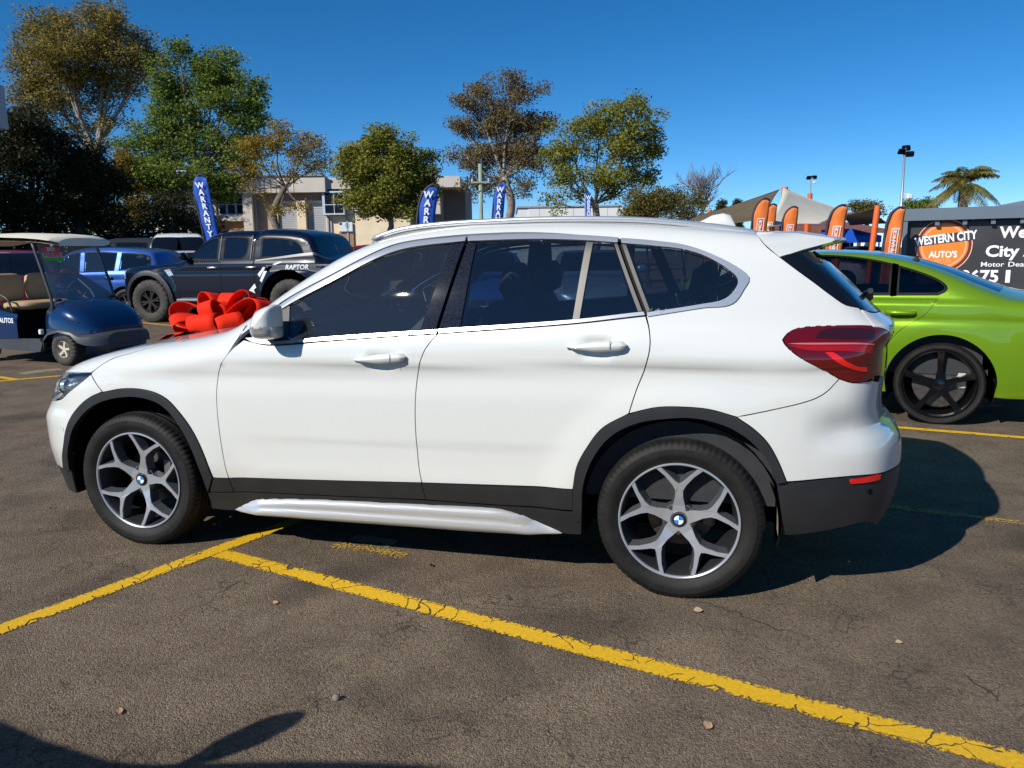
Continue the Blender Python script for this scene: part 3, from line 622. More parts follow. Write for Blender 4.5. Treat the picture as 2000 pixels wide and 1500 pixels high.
def paint_mat(name, col, wear=.5, fade=0.):
    """road paint worn off over the stones; see-through where it is gone"""
    m = bpy.data.materials.new(name); m.use_nodes = True; nt = m.node_tree; n = nt.nodes; l = nt.links
    b = n['Principled BSDF']; b.inputs['Roughness'].default_value = .7
    tc = n.new('ShaderNodeTexCoord'); O = tc.outputs['Object']
    nz = n.new('ShaderNodeTexNoise'); nz.inputs['Scale'].default_value = 62; nz.inputs['Detail'].default_value = 6; nz.inputs['Roughness'].default_value = .75; l.new(O, nz.inputs['Vector'])
    n2 = n.new('ShaderNodeTexNoise'); n2.inputs['Scale'].default_value = 5; n2.inputs['Detail'].default_value = 3; l.new(O, n2.inputs['Vector'])
    sp_ = n.new('ShaderNodeSeparateXYZ'); l.new(O, sp_.inputs[0])
    ab = n.new('ShaderNodeMath'); ab.operation = 'ABSOLUTE'; l.new(sp_.outputs['Y'], ab.inputs[0])
    ed = n.new('ShaderNodeMapRange'); ed.inputs['From Min'].default_value = .014; ed.inputs['From Max'].default_value = .062; ed.inputs['To Min'].default_value = 0; ed.inputs['To Max'].default_value = .29 if not fade else .1
    l.new(ab.outputs[0], ed.inputs['Value'])
    wv = n.new('ShaderNodeTexNoise'); wv.inputs['Scale'].default_value = 6; wv.inputs['Detail'].default_value = 4; l.new(O, wv.inputs['Vector'])
    vm = n.new('ShaderNodeVectorMath'); vm.operation = 'MULTIPLY_ADD'; l.new(wv.outputs['Color'], vm.inputs[0]); vm.inputs[1].default_value = (.12, .12, 0); l.new(O, vm.inputs[2])
    cv = n.new('ShaderNodeTexVoronoi'); cv.feature = 'DISTANCE_TO_EDGE'; cv.inputs['Scale'].default_value = 8.5; l.new(vm.outputs[0], cv.inputs['Vector'])
    ck = n.new('ShaderNodeMapRange'); ck.inputs['From Min'].default_value = .006; ck.inputs['From Max'].default_value = .024; ck.inputs['To Min'].default_value = .40; ck.inputs['To Max'].default_value = 0; l.new(cv.outputs['Distance'], ck.inputs['Value'])
    def math_(op, a, c):
        x = n.new('ShaderNodeMath'); x.operation = op
        for i, v in enumerate((a, c)):
            if isinstance(v, (int, float)): x.inputs[i].default_value = v
            else: l.new(v, x.inputs[i])
        return x.outputs[0]
    n3 = n.new('ShaderNodeTexNoise'); n3.inputs['Scale'].default_value = 2.3; n3.inputs['Detail'].default_value = 2; l.new(O, n3.inputs['Vector'])
    ckm = math_('MULTIPLY', ck.outputs[0], math_('GREATER_THAN', n3.outputs['Fac'], .50))
    t = math_('ADD', math_('ADD', ed.outputs[0], ckm), math_('MULTIPLY', n2.outputs['Fac'], .22 * wear * 2))
    t = math_('ADD', t, .20 + fade)
    a = math_('GREATER_THAN', nz.outputs['Fac'], t)
    l.new(a, b.inputs['Alpha'])
    r = n.new('ShaderNodeValToRGB'); r.color_ramp.elements[0].position = .35; r.color_ramp.elements[1].position = .7
    r.color_ramp.elements[0].color = (*[c * .72 for c in col], 1); r.color_ramp.elements[1].color = (*col, 1)
    l.new(nz.outputs['Fac'], r.inputs['Fac']); l.new(r.outputs['Color'], b.inputs['Base Color'])
    bp = n.new('ShaderNodeBump'); bp.inputs['Strength'].default_value = .6; bp.inputs['Distance'].default_value = .006; l.new(nz.outputs['Fac'], bp.inputs['Height']); l.new(bp.outputs['Normal'], b.inputs['Normal'])
    return m
M_YEL = paint_mat('yellow_line_paint', (.84, .49, .010), .42); M_YELW = paint_mat('faded_yellow_paint', (.55, .36, .06), .6, .17)
M_PALE = paint_mat('faded_cream_paint', (.42, .36, .24), .5, .10)
def line(p, q, w, m, z=.004, name='line_marking'):
    p, q = np.array(p), np.array(q); d = q - p; L = float(np.hypot(*d)); c = (p + q) / 2; nseg = max(1, int(L / .25))
    b = MB(); b.grid([[(-L / 2 + L * i / nseg, sg * w / 2, 0) for sg in (-1, 1)] for i in range(nseg + 1)])
    o = b.build(name, m, None, loc=(c[0], c[1], z), rot=(0, 0, math.atan2(d[1], d[0])))
    return tag(o, kind='structure')
P0 = np.array((0.412, 0.028)); PA = np.array((0.108, -0.893)); PB = np.array((3.691, -0.827))
dA = (P0 - PA) / np.linalg.norm(P0 - PA); dB = (PB - P0) / np.linalg.norm(PB - P0)
line(PA - dA * 1.6, P0 + dA * .75, .098, M_YEL)
line(P0 + dB * .052, PB + dB * 1.5, .105, M_YEL)
line((0.959, 0.265), (1.372, 0.196), .115, M_YELW)
line((1.005, 0.373), (1.251, 0.335), .10, M_PALE, .0035)
line((3.976, 3.719), (5.265, 3.436), .09, M_YEL)
line((3.648, 1.544), (4.581, 1.326), .085, M_YELW)
line((-5.779, 3.966), (-4.983, 4.909), .10, M_YEL)
line((-6.643, 4.698), (-5.487, 4.325), .10, M_YEL, .0045)
line((-9.012, 6.706), (-8.264, 6.691), .13, M_YELW)
line((-5.867, 4.750), (-5.663, 5.190), .34, M_PALE, .0035)
line((-10.343, 11.825), (-6.969, 10.243), .10, M_YEL)
line((4.472, 4.490), (5.264, 4.843), .05, M_PALE, .0035)
# fallen leaves and twigs on the asphalt
M_LF = mat('dry_leaf', (.50, .30, .17), .8, var=.3, vscale=40); M_LF2 = mat('pale_dry_leaf', (.40, .30, .19), .8)
def leaf(p, s, rz, m, label):
    b = MB(); R_ = []
    for t in np.linspace(0, 1, 7):
        w = s * .34 * math.sin(math.pi * t) ** .8; R_.append([(s * (t - .5), sg * w, .004 + s * (.10 + .12 * sg) * math.sin(math.pi * t) + .1 * s * abs(sg)) for sg in (-1, 0, 1)])
    b.grid(R_); o = b.build('fallen_leaf', m, None, smooth=True, loc=(p[0], p[1], .001), rot=(0, 0, rz)); return tag(o, label, 'leaf', 'fallen leaves on the asphalt')
leaf((2.762, -0.078), .040, .4, M_LF2, 'pale dry leaf on asphalt close to the rear wheel of the white SUV')
leaf((2.826, -0.872), .042, 1.2, M_LF, 'small tan dry leaf on asphalt beside the long yellow line')
leaf((0.996, -1.255), .040, 2.2, M_LF, 'curled brown dry leaf on open asphalt below the short yellow line')
leaf((3.487, -0.167), .026, .2, M_LF2, 'little pale leaf on asphalt out behind the rear bumper')
leaf((1.046, -0.422), .028, .9, M_LF, 'tiny orange leaf flake on asphalt near the corner of the yellow lines')
leaf((1.541, 0.108), .030, 1.9, mat('dark_leaf', (.02, .02, .018), .7), 'dark leaf scrap on asphalt below the sill of the white SUV')
b = MB(); b.tube([(-.06, .02, .006), (-.02, -.004, .008), (.03, .004, .006), (.07, -.012, .005)], .003, 5); o = b.build('twig', mat('twig_bark', (.03, .028, .025), .9), loc=(3.686, -0.421, 0), rot=(0, 0, -.9)); tag(o, 'thin dark curved twig lying on the bare asphalt', 'twig')
b = MB(); b.lathe([(.001, .022), (.010, .020), (.014, .011), (.011, .002), (.001, 0)], 9, 'z'); o = b.build('pebble', mat('pebble_stone', (.20, .17, .13), .8, var=.3, vscale=90), loc=(1.642, -1.012, -.004), smooth=True); tag(o, 'small round brown pebble lying on the asphalt', 'stone')
# ------------------------------------------------------------------ trees
def quads(name, V, m, parent):
    """V: (n,4,3) leaf quads -> one mesh"""
    n = len(V); me = bpy.data.meshes.new(name); me.vertices.add(n * 4); me.loops.add(n * 4); me.polygons.add(n)
    me.vertices.foreach_set('co', V.reshape(-1).astype(np.float32)); me.loops.foreach_set('vertex_index', np.arange(n * 4, dtype=np.int32))
    me.polygons.foreach_set('loop_start', np.arange(0, n * 4, 4, dtype=np.int32)); me.polygons.foreach_set('loop_total', np.full(n, 4, dtype=np.int32))
    me.update(calc_edges=True); me.materials.append(m)
    o = bpy.data.objects.new(name, me); link(o, parent); return o
def leaves_at(C, r, n, size, rng, squash=.7, droop=0.):
    """n leaves in a clump of radius r round each centre C"""
    k = len(C); P = np.repeat(C, n, 0) + np.clip(rng.normal(size=(k * n, 3)), -1.7, 1.7) * [r * .50, r * .50, r * .50 * squash]
    d = rng.normal(size=(k * n, 3)); d[:, 2] = d[:, 2] * .5 - droop; d /= np.linalg.norm(d, axis=1, keepdims=True)
    a = rng.normal(size=(k * n, 3)); a = np.cross(d, a); a /= np.linalg.norm(a, axis=1, keepdims=True)
    s = size * rng.uniform(.6, 1.3, (k * n, 1)); L = d * s; W = a * s * .30
    c = np.cross(d, a) * s * .10
    return np.stack([P - L * .5, P + W + c, P + L * .5, P - W + c], 1)
def site_thing2(name, label, cat, u, d): return thing(name, label, cat, site(u, d), SITE_RZ)
M_BARK = mat('grey_brown_bark', (.16, .13, .10), .9, var=.35, vscale=6, bump=.6, bscale=22)
M_BARKP = mat('pale_eucalypt_bark', (.27, .235, .195), .85, var=.3, vscale=3, bump=.4, bscale=16)
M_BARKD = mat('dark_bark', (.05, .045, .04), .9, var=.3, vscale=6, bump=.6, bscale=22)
def tree(label, d, base, blobs, leafm, bark=None, clump=.5, dens=9., size=.17, n=26, trunk=.18, fork=None, seed=1, name='tree', cat='tree', group=None, droop=0., depth=.8, squash=.7, rough=.5, fine=3):
    """base = (u, d) on the site; blobs = (u, z, ru, rz[, density]) lobes of the crown in the plane of the trunk"""
    rng = np.random.default_rng(seed); bu = base; clump *= 1.22; n = int(n * 1.45)
    x0, y0, _ = site(bu, d); t = thing(name, label, cat, (x0, y0, 0), SITE_RZ, group)
    zs = [b_[1] for b_ in blobs]; top = max(b_[1] + b_[3] for b_ in blobs); low = min(b_[1] - b_[3] for b_ in blobs)
    fork = fork if fork is not None else max(.6, low + .35 * (np.mean(zs) - low)); LC = []; tm = MB()
    cu = np.mean([b_[0] for b_ in blobs]) - bu
    wob = rng.normal(size=(4, 2)) * .05 * fork
    tp = [(0, 0, -.1)] + [(cu * .15 * k / 4 + wob[k - 1][0] * (k < 4), wob[k - 1][1], fork * k / 4) for k in range(1, 5)]
    tm.tube(cr(tp, 3), np.linspace(trunk * 1.15, trunk * .8, 13), 9)
    tm.build('trunk', bark or M_BARK, t, smooth=True); f = np.array(tp[-1]); lm = MB()
    for q in blobs:
        u, z, ru, rz = q[:4]; den = q[4] if len(q) > 4 else 1.; c = np.array([u - bu, rng.normal() * depth * ru * .45, z]); rd = ru * depth
        vol = (ru * rd * rz) ** (2 / 3.); k = max(3, int(2.05 * dens * vol / clump ** 2 * .5 * den))
        v = rng.normal(size=(k, 3)); v /= np.linalg.norm(v, axis=1, keepdims=True); rr = rng.uniform(.12, 1, (k, 1)) ** .42
        lump = 1 + rough * rng.normal(size=(k, 1)) * .5
        Cc = c + v * rr * lump * [ru, rd, rz]; LC.append(Cc)
        mid = (f + c) / 2 + np.array([0, 0, -.08 * np.linalg.norm(c - f)]) + rng.normal(size=3) * .12 * ru
        r0 = trunk * (.22 + .22 * min(1, ru / 2)); lim = cr([f, mid, c], 4); lm.tube(lim, np.linspace(r0, r0 * .35, len(lim)), 6)
        for j in range(min(k, 7)):
            e = Cc[rng.integers(k)]; s0 = lim[rng.integers(3, len(lim))]; md = (np.array(s0) + e) / 2 + rng.normal(size=3) * .1 * ru
            lm.tube(cr([s0, md, e], fine), np.linspace(r0 * .33, r0 * .08, 2 * fine + 1), 4)
    lm.build('limbs', bark or M_BARK, t, smooth=True)
    LC = np.concatenate(LC)
    quads('crown', leaves_at(LC, clump, int(n * 3.3), size * .56, rng, squash, droop), leafm, t)
    return t
LM_GUM = leaf_mat('gum_leaves', (0.16, 0.132, 0.028), (0.31, 0.24, 0.056)); LM_GREEN = leaf_mat('glossy_green_leaves', (0.092, 0.155, 0.022), (0.24, 0.29, 0.052))
LM_OLIVE = leaf_mat('olive_gold_leaves', (0.205, 0.155, 0.02), (0.37, 0.26, 0.04)); LM_BROWN = leaf_mat('brown_gum_leaves', (0.14, 0.108, 0.046), (0.25, 0.19, 0.08))
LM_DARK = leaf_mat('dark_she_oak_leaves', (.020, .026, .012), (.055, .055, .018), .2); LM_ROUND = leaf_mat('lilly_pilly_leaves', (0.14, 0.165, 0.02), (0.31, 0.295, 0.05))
LM_BUSH = leaf_mat('bush_leaves', (0.095, 0.09, 0.022), (0.2, 0.172, 0.044))
LM_PALM = leaf_mat('palm_leaves', (.11, .12, .025), (.28, .23, .065))
G_BACK = 'trees behind the car yard'
tree('tall spreading gum with olive crown and pale forked limbs, tallest tree behind the golf cart', 46, -23.130,
     [(-24.62, 13.36, 1.641, 1.432), (-21.92, 13.66, 1.730, 1.253), (-26.28, 11.91, 1.432, 1.342), (-23.78, 12.01, 1.939, 1.492), (-21.35, 12.32, 1.551, 1.432),
      (-26.86, 10.35, 1.014, 1.014), (-25.25, 10.27, 1.551, 1.074), (-22.50, 10.64, 1.641, 1.253, .8), (-20.21, 12.36, 0.955, 1.014), (-23.82, 8.94, 1.253, 0.895, .3),
      (-21.87, 8.99, 1.074, 0.955, .35), (-20.54, 11.02, 1.014, 1.193, .6), (-26.25, 8.92, 1.193, 0.656, .4)],
     LM_GUM, M_BARKP, clump=.55, dens=8.5, size=.27, n=30, trunk=.30, fork=7.210, seed=3, group=G_BACK)
tree('broad bright green leafy tree standing between the tall gum and the beige building', 38, -14.520,
     [(-15.38, 9.56, 0.936, 1.134), (-13.72, 9.76, 1.232, 1.035), (-15.64, 7.87, 1.479, 1.232), (-12.98, 8.74, 1.232, 1.183), (-12.06, 7.67, 0.986, 1.084),
      (-16.50, 6.17, 1.355, 1.232), (-14.33, 6.49, 1.355, 1.232, .8), (-12.81, 6.12, 1.183, 1.084, .9), (-15.66, 4.89, 1.602, 0.887), (-13.63, 4.74, 1.109, 0.838), (-17.35, 5.15, 1.035, 0.936), (-14.88, 10.77, 0.493, 0.394), (-11.69, 8.61, 0.542, 0.542, .8)],
     LM_GREEN, M_BARK, clump=.42, dens=9, size=.25, n=26, trunk=.24, seed=5, group=G_BACK)
tree('small olive gold tree with bare grey twigs in front of the beige building', 33, -9.150,
     [(-10.24, 5.73, 0.770, 0.599), (-9.17, 6.04, 0.770, 0.514), (-8.12, 5.62, 0.728, 0.642), (-10.66, 4.80, 0.514, 0.471, .7), (-9.52, 4.78, 0.728, 0.342, .3),
      (-7.85, 5.02, 0.556, 0.342, .8), (-8.59, 4.77, 0.642, 0.385, .4), (-9.40, 3.36, 0.428, 0.385, .35), (-10.19, 4.13, 0.556, 0.342, .35), (-8.46, 3.45, 0.385, 0.300, .25)],
     LM_OLIVE, M_BARK, clump=.34, dens=8, size=.16, n=26, trunk=.16, fork=4.170, seed=8, group=G_BACK, fine=4)
tree('dense round-crowned tree with yellow-green leaves and a pale trunk before the beige building', 31, -4.730,
     [(-4.63, 5.27, 1.246, 0.764), (-5.68, 4.72, 0.804, 0.804), (-3.54, 4.69, 0.844, 0.844), (-4.67, 4.33, 1.508, 0.905), (-5.29, 3.44, 0.965, 0.563), (-3.58, 3.65, 0.844, 0.724), (-6.17, 5.01, 0.201, 0.181),
      (-4.42, 3.09, 0.804, 0.322)],
     LM_ROUND, M_BARKP, clump=.34, dens=10, size=.20, n=30, trunk=.12, fork=3.280, seed=9, group=G_BACK, rough=.2)
tree('tall brownish gum with drooping foliage rising behind the green power pole', 50, -0.340,
     [(-2.07, 10.63, 1.167, 0.973), (0.25, 10.59, 1.492, 1.102), (-2.70, 9.06, 0.843, 0.713), (-0.77, 9.18, 1.686, 1.102), (1.41, 9.15, 1.297, 0.843), (-2.56, 7.16, 1.102, 0.713),
      (-0.67, 7.43, 1.686, 1.167), (1.30, 7.04, 1.038, 1.427), (-1.65, 5.56, 1.167, 0.908, .7), (0.65, 5.68, 0.843, 0.908, .6), (2.41, 9.14, 0.584, 0.454)],
     LM_BROWN, M_BARKP, clump=.52, dens=9, size=.26, n=28, trunk=.28, seed=12, group=G_BACK, droop=.6)
tree('open leafy green tree with forked trunk behind the roof of the white SUV', 33, 3.520,
     [(2.52, 5.95, 0.813, 0.728), (3.75, 6.73, 0.770, 0.556), (4.84, 6.71, 0.942, 0.642), (5.68, 5.51, 0.642, 0.813), (4.23, 5.59, 1.327, 0.685, .8), (1.96, 5.32, 0.599, 0.599),
      (2.03, 4.42, 0.642, 0.514, .7), (3.45, 4.40, 1.198, 0.471, .7), (5.21, 4.37, 0.813, 0.514), (1.88, 3.41, 0.599, 0.385, .45), (2.72, 3.60, 0.428, 0.300, .4), (4.28, 3.78, 0.642, 0.257, .6)],
     LM_ROUND, M_BARK, clump=.36, dens=8.5, size=.20, n=26, trunk=.17, fork=3.320, seed=15, group=G_BACK)
tree('rounded olive bush beside the green tree, seen above the rear of the roof', 30, 5.200,
     [(4.85, 3.18, 0.623, 0.467), (5.57, 3.30, 0.661, 0.506), (5.19, 2.81, 0.875, 0.389)], LM_BUSH, M_BARKD, clump=.3, dens=11, size=.15, n=30, trunk=.1, fork=.7, seed=17, name='bush', cat='bush')
tree('smaller brown-green bush next to the bare twiggy tree', 32, 6.950,
     [(6.69, 3.22, 0.540, 0.498), (7.24, 3.27, 0.457, 0.457), (6.96, 2.82, 0.664, 0.291)], LM_BUSH, M_BARK, clump=.28, dens=9, size=.13, n=26, trunk=.08, fork=.7, seed=19, name='bush', cat='bush')
tree('dark distant tree seen over the shade sails', 48, 21.220, [(20.92, 3.65, 0.685, 0.498), (21.53, 3.58, 0.560, 0.498)], LM_BUSH, M_BARKD, clump=.4, dens=11, size=.22, n=30, trunk=.15, seed=20, group=G_BACK)
tree('dark green treetop peeping over the end of the grey office roof', 42, 21.250, [(21.05, 3.44, 0.654, 0.272), (21.66, 3.41, 0.436, 0.245)], LM_GREEN, M_BARKD, clump=.35, dens=11, size=.2, n=30, trunk=.15, seed=21, group=G_BACK)
# slim conifers far off
for px_u, zt, w_, sd, lab in ((15.750, 5.460, .35, 22, 'slim dark conifer far off beside the bare tree'), (16.970, 5.110, .28, 23, 'tiny dark conifer beyond the brown shade sail')):
    tree(lab, 60, px_u, [(px_u, zt * .55, w_, zt * .35), (px_u, zt * .8, w_ * .55, zt * .2)], LM_DARK, M_BARKD, clump=.3, dens=26, size=.2, n=30, trunk=.1, fork=.8, seed=sd, name='conifer')
# she-oaks and shrubs in the shade along the left
G_SH = 'shaded trees along the left boundary'
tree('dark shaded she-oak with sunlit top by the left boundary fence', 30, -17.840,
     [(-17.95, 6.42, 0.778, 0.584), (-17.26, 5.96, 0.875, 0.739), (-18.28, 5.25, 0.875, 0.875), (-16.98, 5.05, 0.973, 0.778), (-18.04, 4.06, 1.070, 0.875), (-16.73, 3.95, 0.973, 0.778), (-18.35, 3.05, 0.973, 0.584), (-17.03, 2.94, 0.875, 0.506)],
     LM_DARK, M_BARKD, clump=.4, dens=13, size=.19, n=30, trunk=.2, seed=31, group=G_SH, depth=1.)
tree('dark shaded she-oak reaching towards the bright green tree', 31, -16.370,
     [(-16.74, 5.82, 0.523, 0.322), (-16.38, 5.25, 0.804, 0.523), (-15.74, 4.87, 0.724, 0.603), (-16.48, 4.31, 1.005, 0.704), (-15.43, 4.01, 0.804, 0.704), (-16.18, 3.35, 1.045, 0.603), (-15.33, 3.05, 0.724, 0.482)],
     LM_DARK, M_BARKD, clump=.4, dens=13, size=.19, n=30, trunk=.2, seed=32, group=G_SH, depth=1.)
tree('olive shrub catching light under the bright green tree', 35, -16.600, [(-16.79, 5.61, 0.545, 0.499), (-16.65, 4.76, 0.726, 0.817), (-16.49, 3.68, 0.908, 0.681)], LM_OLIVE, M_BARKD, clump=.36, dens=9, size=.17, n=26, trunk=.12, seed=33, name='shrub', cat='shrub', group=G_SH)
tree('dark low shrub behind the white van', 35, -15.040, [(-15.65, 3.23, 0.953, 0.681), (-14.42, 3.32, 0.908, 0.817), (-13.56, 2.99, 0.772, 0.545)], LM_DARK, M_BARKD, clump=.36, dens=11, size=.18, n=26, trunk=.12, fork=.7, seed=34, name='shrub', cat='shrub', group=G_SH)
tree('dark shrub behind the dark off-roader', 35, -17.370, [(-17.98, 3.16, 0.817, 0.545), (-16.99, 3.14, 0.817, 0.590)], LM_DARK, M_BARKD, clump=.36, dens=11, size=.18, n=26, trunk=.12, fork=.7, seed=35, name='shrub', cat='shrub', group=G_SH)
# hedge filling the boundary behind the fence
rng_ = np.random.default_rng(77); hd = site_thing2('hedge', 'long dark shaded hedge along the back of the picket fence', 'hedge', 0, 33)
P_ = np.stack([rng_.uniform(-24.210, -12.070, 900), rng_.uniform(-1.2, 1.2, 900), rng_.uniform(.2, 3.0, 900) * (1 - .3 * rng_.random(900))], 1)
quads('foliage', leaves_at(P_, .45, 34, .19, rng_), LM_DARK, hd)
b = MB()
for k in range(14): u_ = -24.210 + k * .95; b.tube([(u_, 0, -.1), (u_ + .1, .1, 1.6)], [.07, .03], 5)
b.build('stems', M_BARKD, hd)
# bare tree
def bare_tree(label, d, u, z0, z1, ru, seed):
    rng = np.random.default_rng(seed); x, y, _ = site(u, d); t = thing('bare_tree', label, 'tree', (x, y, 0), SITE_RZ); tm = MB(); tm.tube([(0, 0, -.1), (.03, 0, z0 * .5), (0, .03, z0)], [.14, .12, .10], 8); tm.build('trunk', M_BARK, t, smooth=True)
    br = MB(); tw = MB()
    def grow(p, dr, L, r, lev):
        pts = [p]; q = np.array(p, float); v = dr
        for k in range(3):
            v = v + rng.normal(size=3) * .16; v[2] += .05; v /= np.linalg.norm(v); q = q + v * L / 3; pts.append(q.copy())
        (br if lev < 2 else tw).tube(pts, np.linspace(r, r * .55, 4), 5 if lev < 2 else 3, cap=False)
        if lev < 4:
            for k in range(4 if lev else 8):
                a = rng.normal(size=3); a[2] = abs(a[2]) * .4; w = v + a * (.55 if lev else .75); w /= np.linalg.norm(w)
                grow(pts[rng.integers(1, 4)], w, L * rng.uniform(.55, .8), r * .5, lev + 1)
    grow((0, 0, z0), np.array([0, 0, 1.]), (z1 - z0) * .42, .08, 0)
    for k in range(5):
        a = rng.uniform(0, 6.28); grow((0, 0, z0), np.array([math.cos(a) * ru * .5, math.sin(a) * ru * .4, z1 - z0]) / (z1 - z0), (z1 - z0) * .45, .06, 1)
    br.build('branches', M_BARK, t, fix=False); o = tw.build('twigs', mat('grey_twigs', (.17, .14, .13), .9), t, fix=False); tag(o, kind='stuff')
bare_tree('leafless grey tree with a fan of fine twigs beside the shade sails', 44, 10.540, 3.400, 6.020, 1.712, 41)
# palm
def palm(label, d, u, z):
    rng = np.random.default_rng(4); x, y, _ = site(u, d); t = thing('palm_tree', label, 'palm', (x, y, 0), SITE_RZ)
    tm = MB(); tm.tube(cr([(0, 0, -.1), (.05, 0, z * .4), (0, 0, z - .3), (0, 0, z)], 5), [.26 - .005 * k for k in range(16)], 10); tm.build('trunk', M_BARK, t, smooth=True)
    for k in range(34):
        a = k * 2.399; el = math.radians(rng.uniform(-18, 86)); L = rng.uniform(1.5, 2.1); pts = []; h = np.array([math.cos(a), math.sin(a), 0])
        for s_ in np.linspace(0, 1, 9):
            pts.append(np.array([0, 0, z]) + h * L * s_ * math.cos(el * (1 - .3 * s_)) + np.array([0, 0, L * (s_ * math.sin(el) - .62 * s_ ** 2.4)]))
        V = []
        for s_ in np.linspace(.12, 1, 46):
            i = min(7, int(s_ * 8)); fr_ = s_ * 8 - i; p = pts[i] * (1 - fr_) + pts[i + 1] * fr_; tg = pts[i + 1] - pts[i]; tg /= np.linalg.norm(tg)
            sd = np.cross(tg, [0, 0, 1.]); sd /= max(np.linalg.norm(sd), 1e-6)
            for sg in (-1, 1):
                l_ = .42 * math.sin(math.pi * min(1, s_ * .85 + .12)) + .06; e = p + sd * sg * l_ * .75 + tg * l_ * .5 + np.array([0, 0, -l_ * rng.uniform(.35, .8)]); w = tg * .022
                m_ = (p + e) / 2 + np.array([0, 0, .05]); V.append([p, m_ + w, e, m_ - w])
        fo = quads('frond', np.array(V), LM_PALM, t); st = MB(); st.tube(pts, np.linspace(.03, .006, 9), 4); st.build('frond_stem', LM_PALM, fo)
palm('feathery palm rising behind the grey office roof', 40, 22.450, 4.350)
# ------------------------------------------------------------------ buildings and yard
M_CREAM = mat('cream_render', (.78, .65, .45), .85, var=.06, vscale=1.2, bump=.15, bscale=40)
M_CREAM2 = mat('grey_cream_render', (.56, .50, .42), .85, var=.06, vscale=1.2, bump=.15, bscale=40)
M_FASCIA = mat('weathered_metal_fascia', (.56, .51, .45), .6, var=.08, vscale=.8)
M_BRICKB = mat('brown_brick', (.42, .33, .25), .9, var=.12, vscale=2, bump=.3, bscale=30)
M_ROLLER = mat('grey_roller_door', (.42, .43, .45), .5)
M_WIN = mat('dark_window_glass', (.012, .016, .024), .05, spec=.6, coat=.5)
M_BLUEFR = mat('pale_blue_window_frame', (.50, .60, .72), .5)
M_WHITEP = mat('white_painted_metal', (.72, .72, .70), .5); M_WOOD = mat('tan_timber_panel', (.36, .20, .10), .7, var=.15, vscale=3)
M_GREYWALL = mat('grey_brown_wall', (.20, .175, .155), .85, var=.08, vscale=1)
M_LGREY = mat('light_grey_cladding', (.33, .35, .37), .6)
def sbox(mb, u0, u1, d0, d1, z0, z1):
    """box given in the site frame, in a thing whose origin is the site origin"""
    mb.box(((u0 + u1) / 2, (d0 + d1) / 2, (z0 + z1) / 2), (abs(u1 - u0), abs(d1 - d0), abs(z1 - z0)))
def site_thing(name, label, cat, u=0., d=0., group=None): return thing(name, label, cat, site(u, d), SITE_RZ, group)
def part(name, m, parent, *boxes):
    b = MB()
    for q in boxes: sbox(b, *q)
    return b.build(name, m, parent)
# two-storey beige factory units; local u along the front, d depth (0 = front face)
D = 50
bl = site_thing('factory_building', 'two-storey beige factory unit with grey roller doors and blue-framed window', 'building', 0, D)
U = lambda v: v
zt = 6.180; zf = 5.200
part('wall', M_BRICKB, bl, (-19.450, -11.230, .4, 12, 0, zf + .3))
part('fascia', M_FASCIA, bl, (-21.980, -11.230, -.5, .38, zf, zt), (-12.120, -3.010, -.2, 12, zf + .2, 6.060))
for k in range(26):
    u_ = -21.980 + k * .352; part('fascia_rib', M_FASCIA, bl, (u_, u_ + .04, -.53, -.502, zf + .03, zt - .03))
part('upper_wall', M_CREAM, bl, (-21.980, -18.190, .1, .39, 0, zf))
part('spandrel', M_CREAM2, bl, (-18.310, -16.410, -.1, .395, 3.550, 3.930))
part('column', M_CREAM2, bl, (-16.410, -15.840, -.25, .395, 0, zf))
for a, c in ((-18.060, -17.560), (-17.520, -16.990), (-16.960, -16.420)):
    w_ = part('window', M_BLUEFR, bl, (a, c, .2, .393, 3.960, zf - .04)); part('pane', M_WIN, w_, (a + .05, c - .05, .17, .197, 3.960 + .06, 4.550)); part('pane', M_WIN, w_, (a + .05, c - .05, .17, .197, 4.550 + .06, zf - .1))
part('carport_opening', M_WOOD, bl, (-18.280, -16.470, .3, .395, 0, 3.520))
for x0, x1 in ((-14.360, -13.180), (-12.550, -11.470)):
    dd = part('roller_door', M_ROLLER, bl, (x0, x1, .30, .395, 0, 4.540))
    z = .1
    rb = MB()
    while z < 4.540 - .1: sbox(rb, x0 + .01, x1 - .01, .275, .298, z, z + .05); z += .11
    rb.build('roller_slats', M_ROLLER, dd)
part('pillar', M_CREAM, bl, (-13.150, -12.610, -.1, .395, 0, 4.720))
part('pillar', M_CREAM, bl, (-14.710, -14.390, .1, .395, 0, 4.480))
part('lintel', M_CREAM2, bl, (-14.580, -11.410, .15, .392, 4.540 + .02, 4.720 + .02))
# right-hand unit
part('wall', M_CREAM, bl, (-11.440, -6.200, .2, 12, 0, 3.810))
part('upper_wall', M_CREAM2, bl, (-10.230, -4.300, .2, 11.9, 3.810 + .01, zf + .2))
wf = part('window', M_BLUEFR, bl, (-11.490, -10.160, -.3, .19, 3.840, 5.260))
u0, u1, um = -11.330, -10.250, -10.790; zb, zm, zt2 = 3.960, 4.460, 5.160
for a, c in ((u0, um - .04), (um + .04, u1)):
    for e, g_ in ((zb, zm - .04), (zm + .04, zt2)): part('pane', M_WIN, wf, (a, c, -.335, -.302, e, g_))
part('door', M_LGREY, bl, (-11.280, -11.060, .12, .198, 0, 3.590))
part('timber_panel', M_WOOD, bl, (-10.690, -9.740, .10, .198, 0, 2.730))
for a in (-15.790, -11.340, -10.140): part('downpipe', M_LGREY, bl, (a, a + .10, .05, .17, 0, zf))
part('gutter', M_LGREY, bl, (-21.980, -11.230, -.60, -.505, zt - .02, zt + .10))
part('air_conditioner', M_WHITEP, bl, (-9.690, -9.250, -.2, .19, 4.060, 4.370))
part('wall_lamp', M_DARK, bl, (-12.930, -12.800, -.2, -.105, 4.420, 4.510))
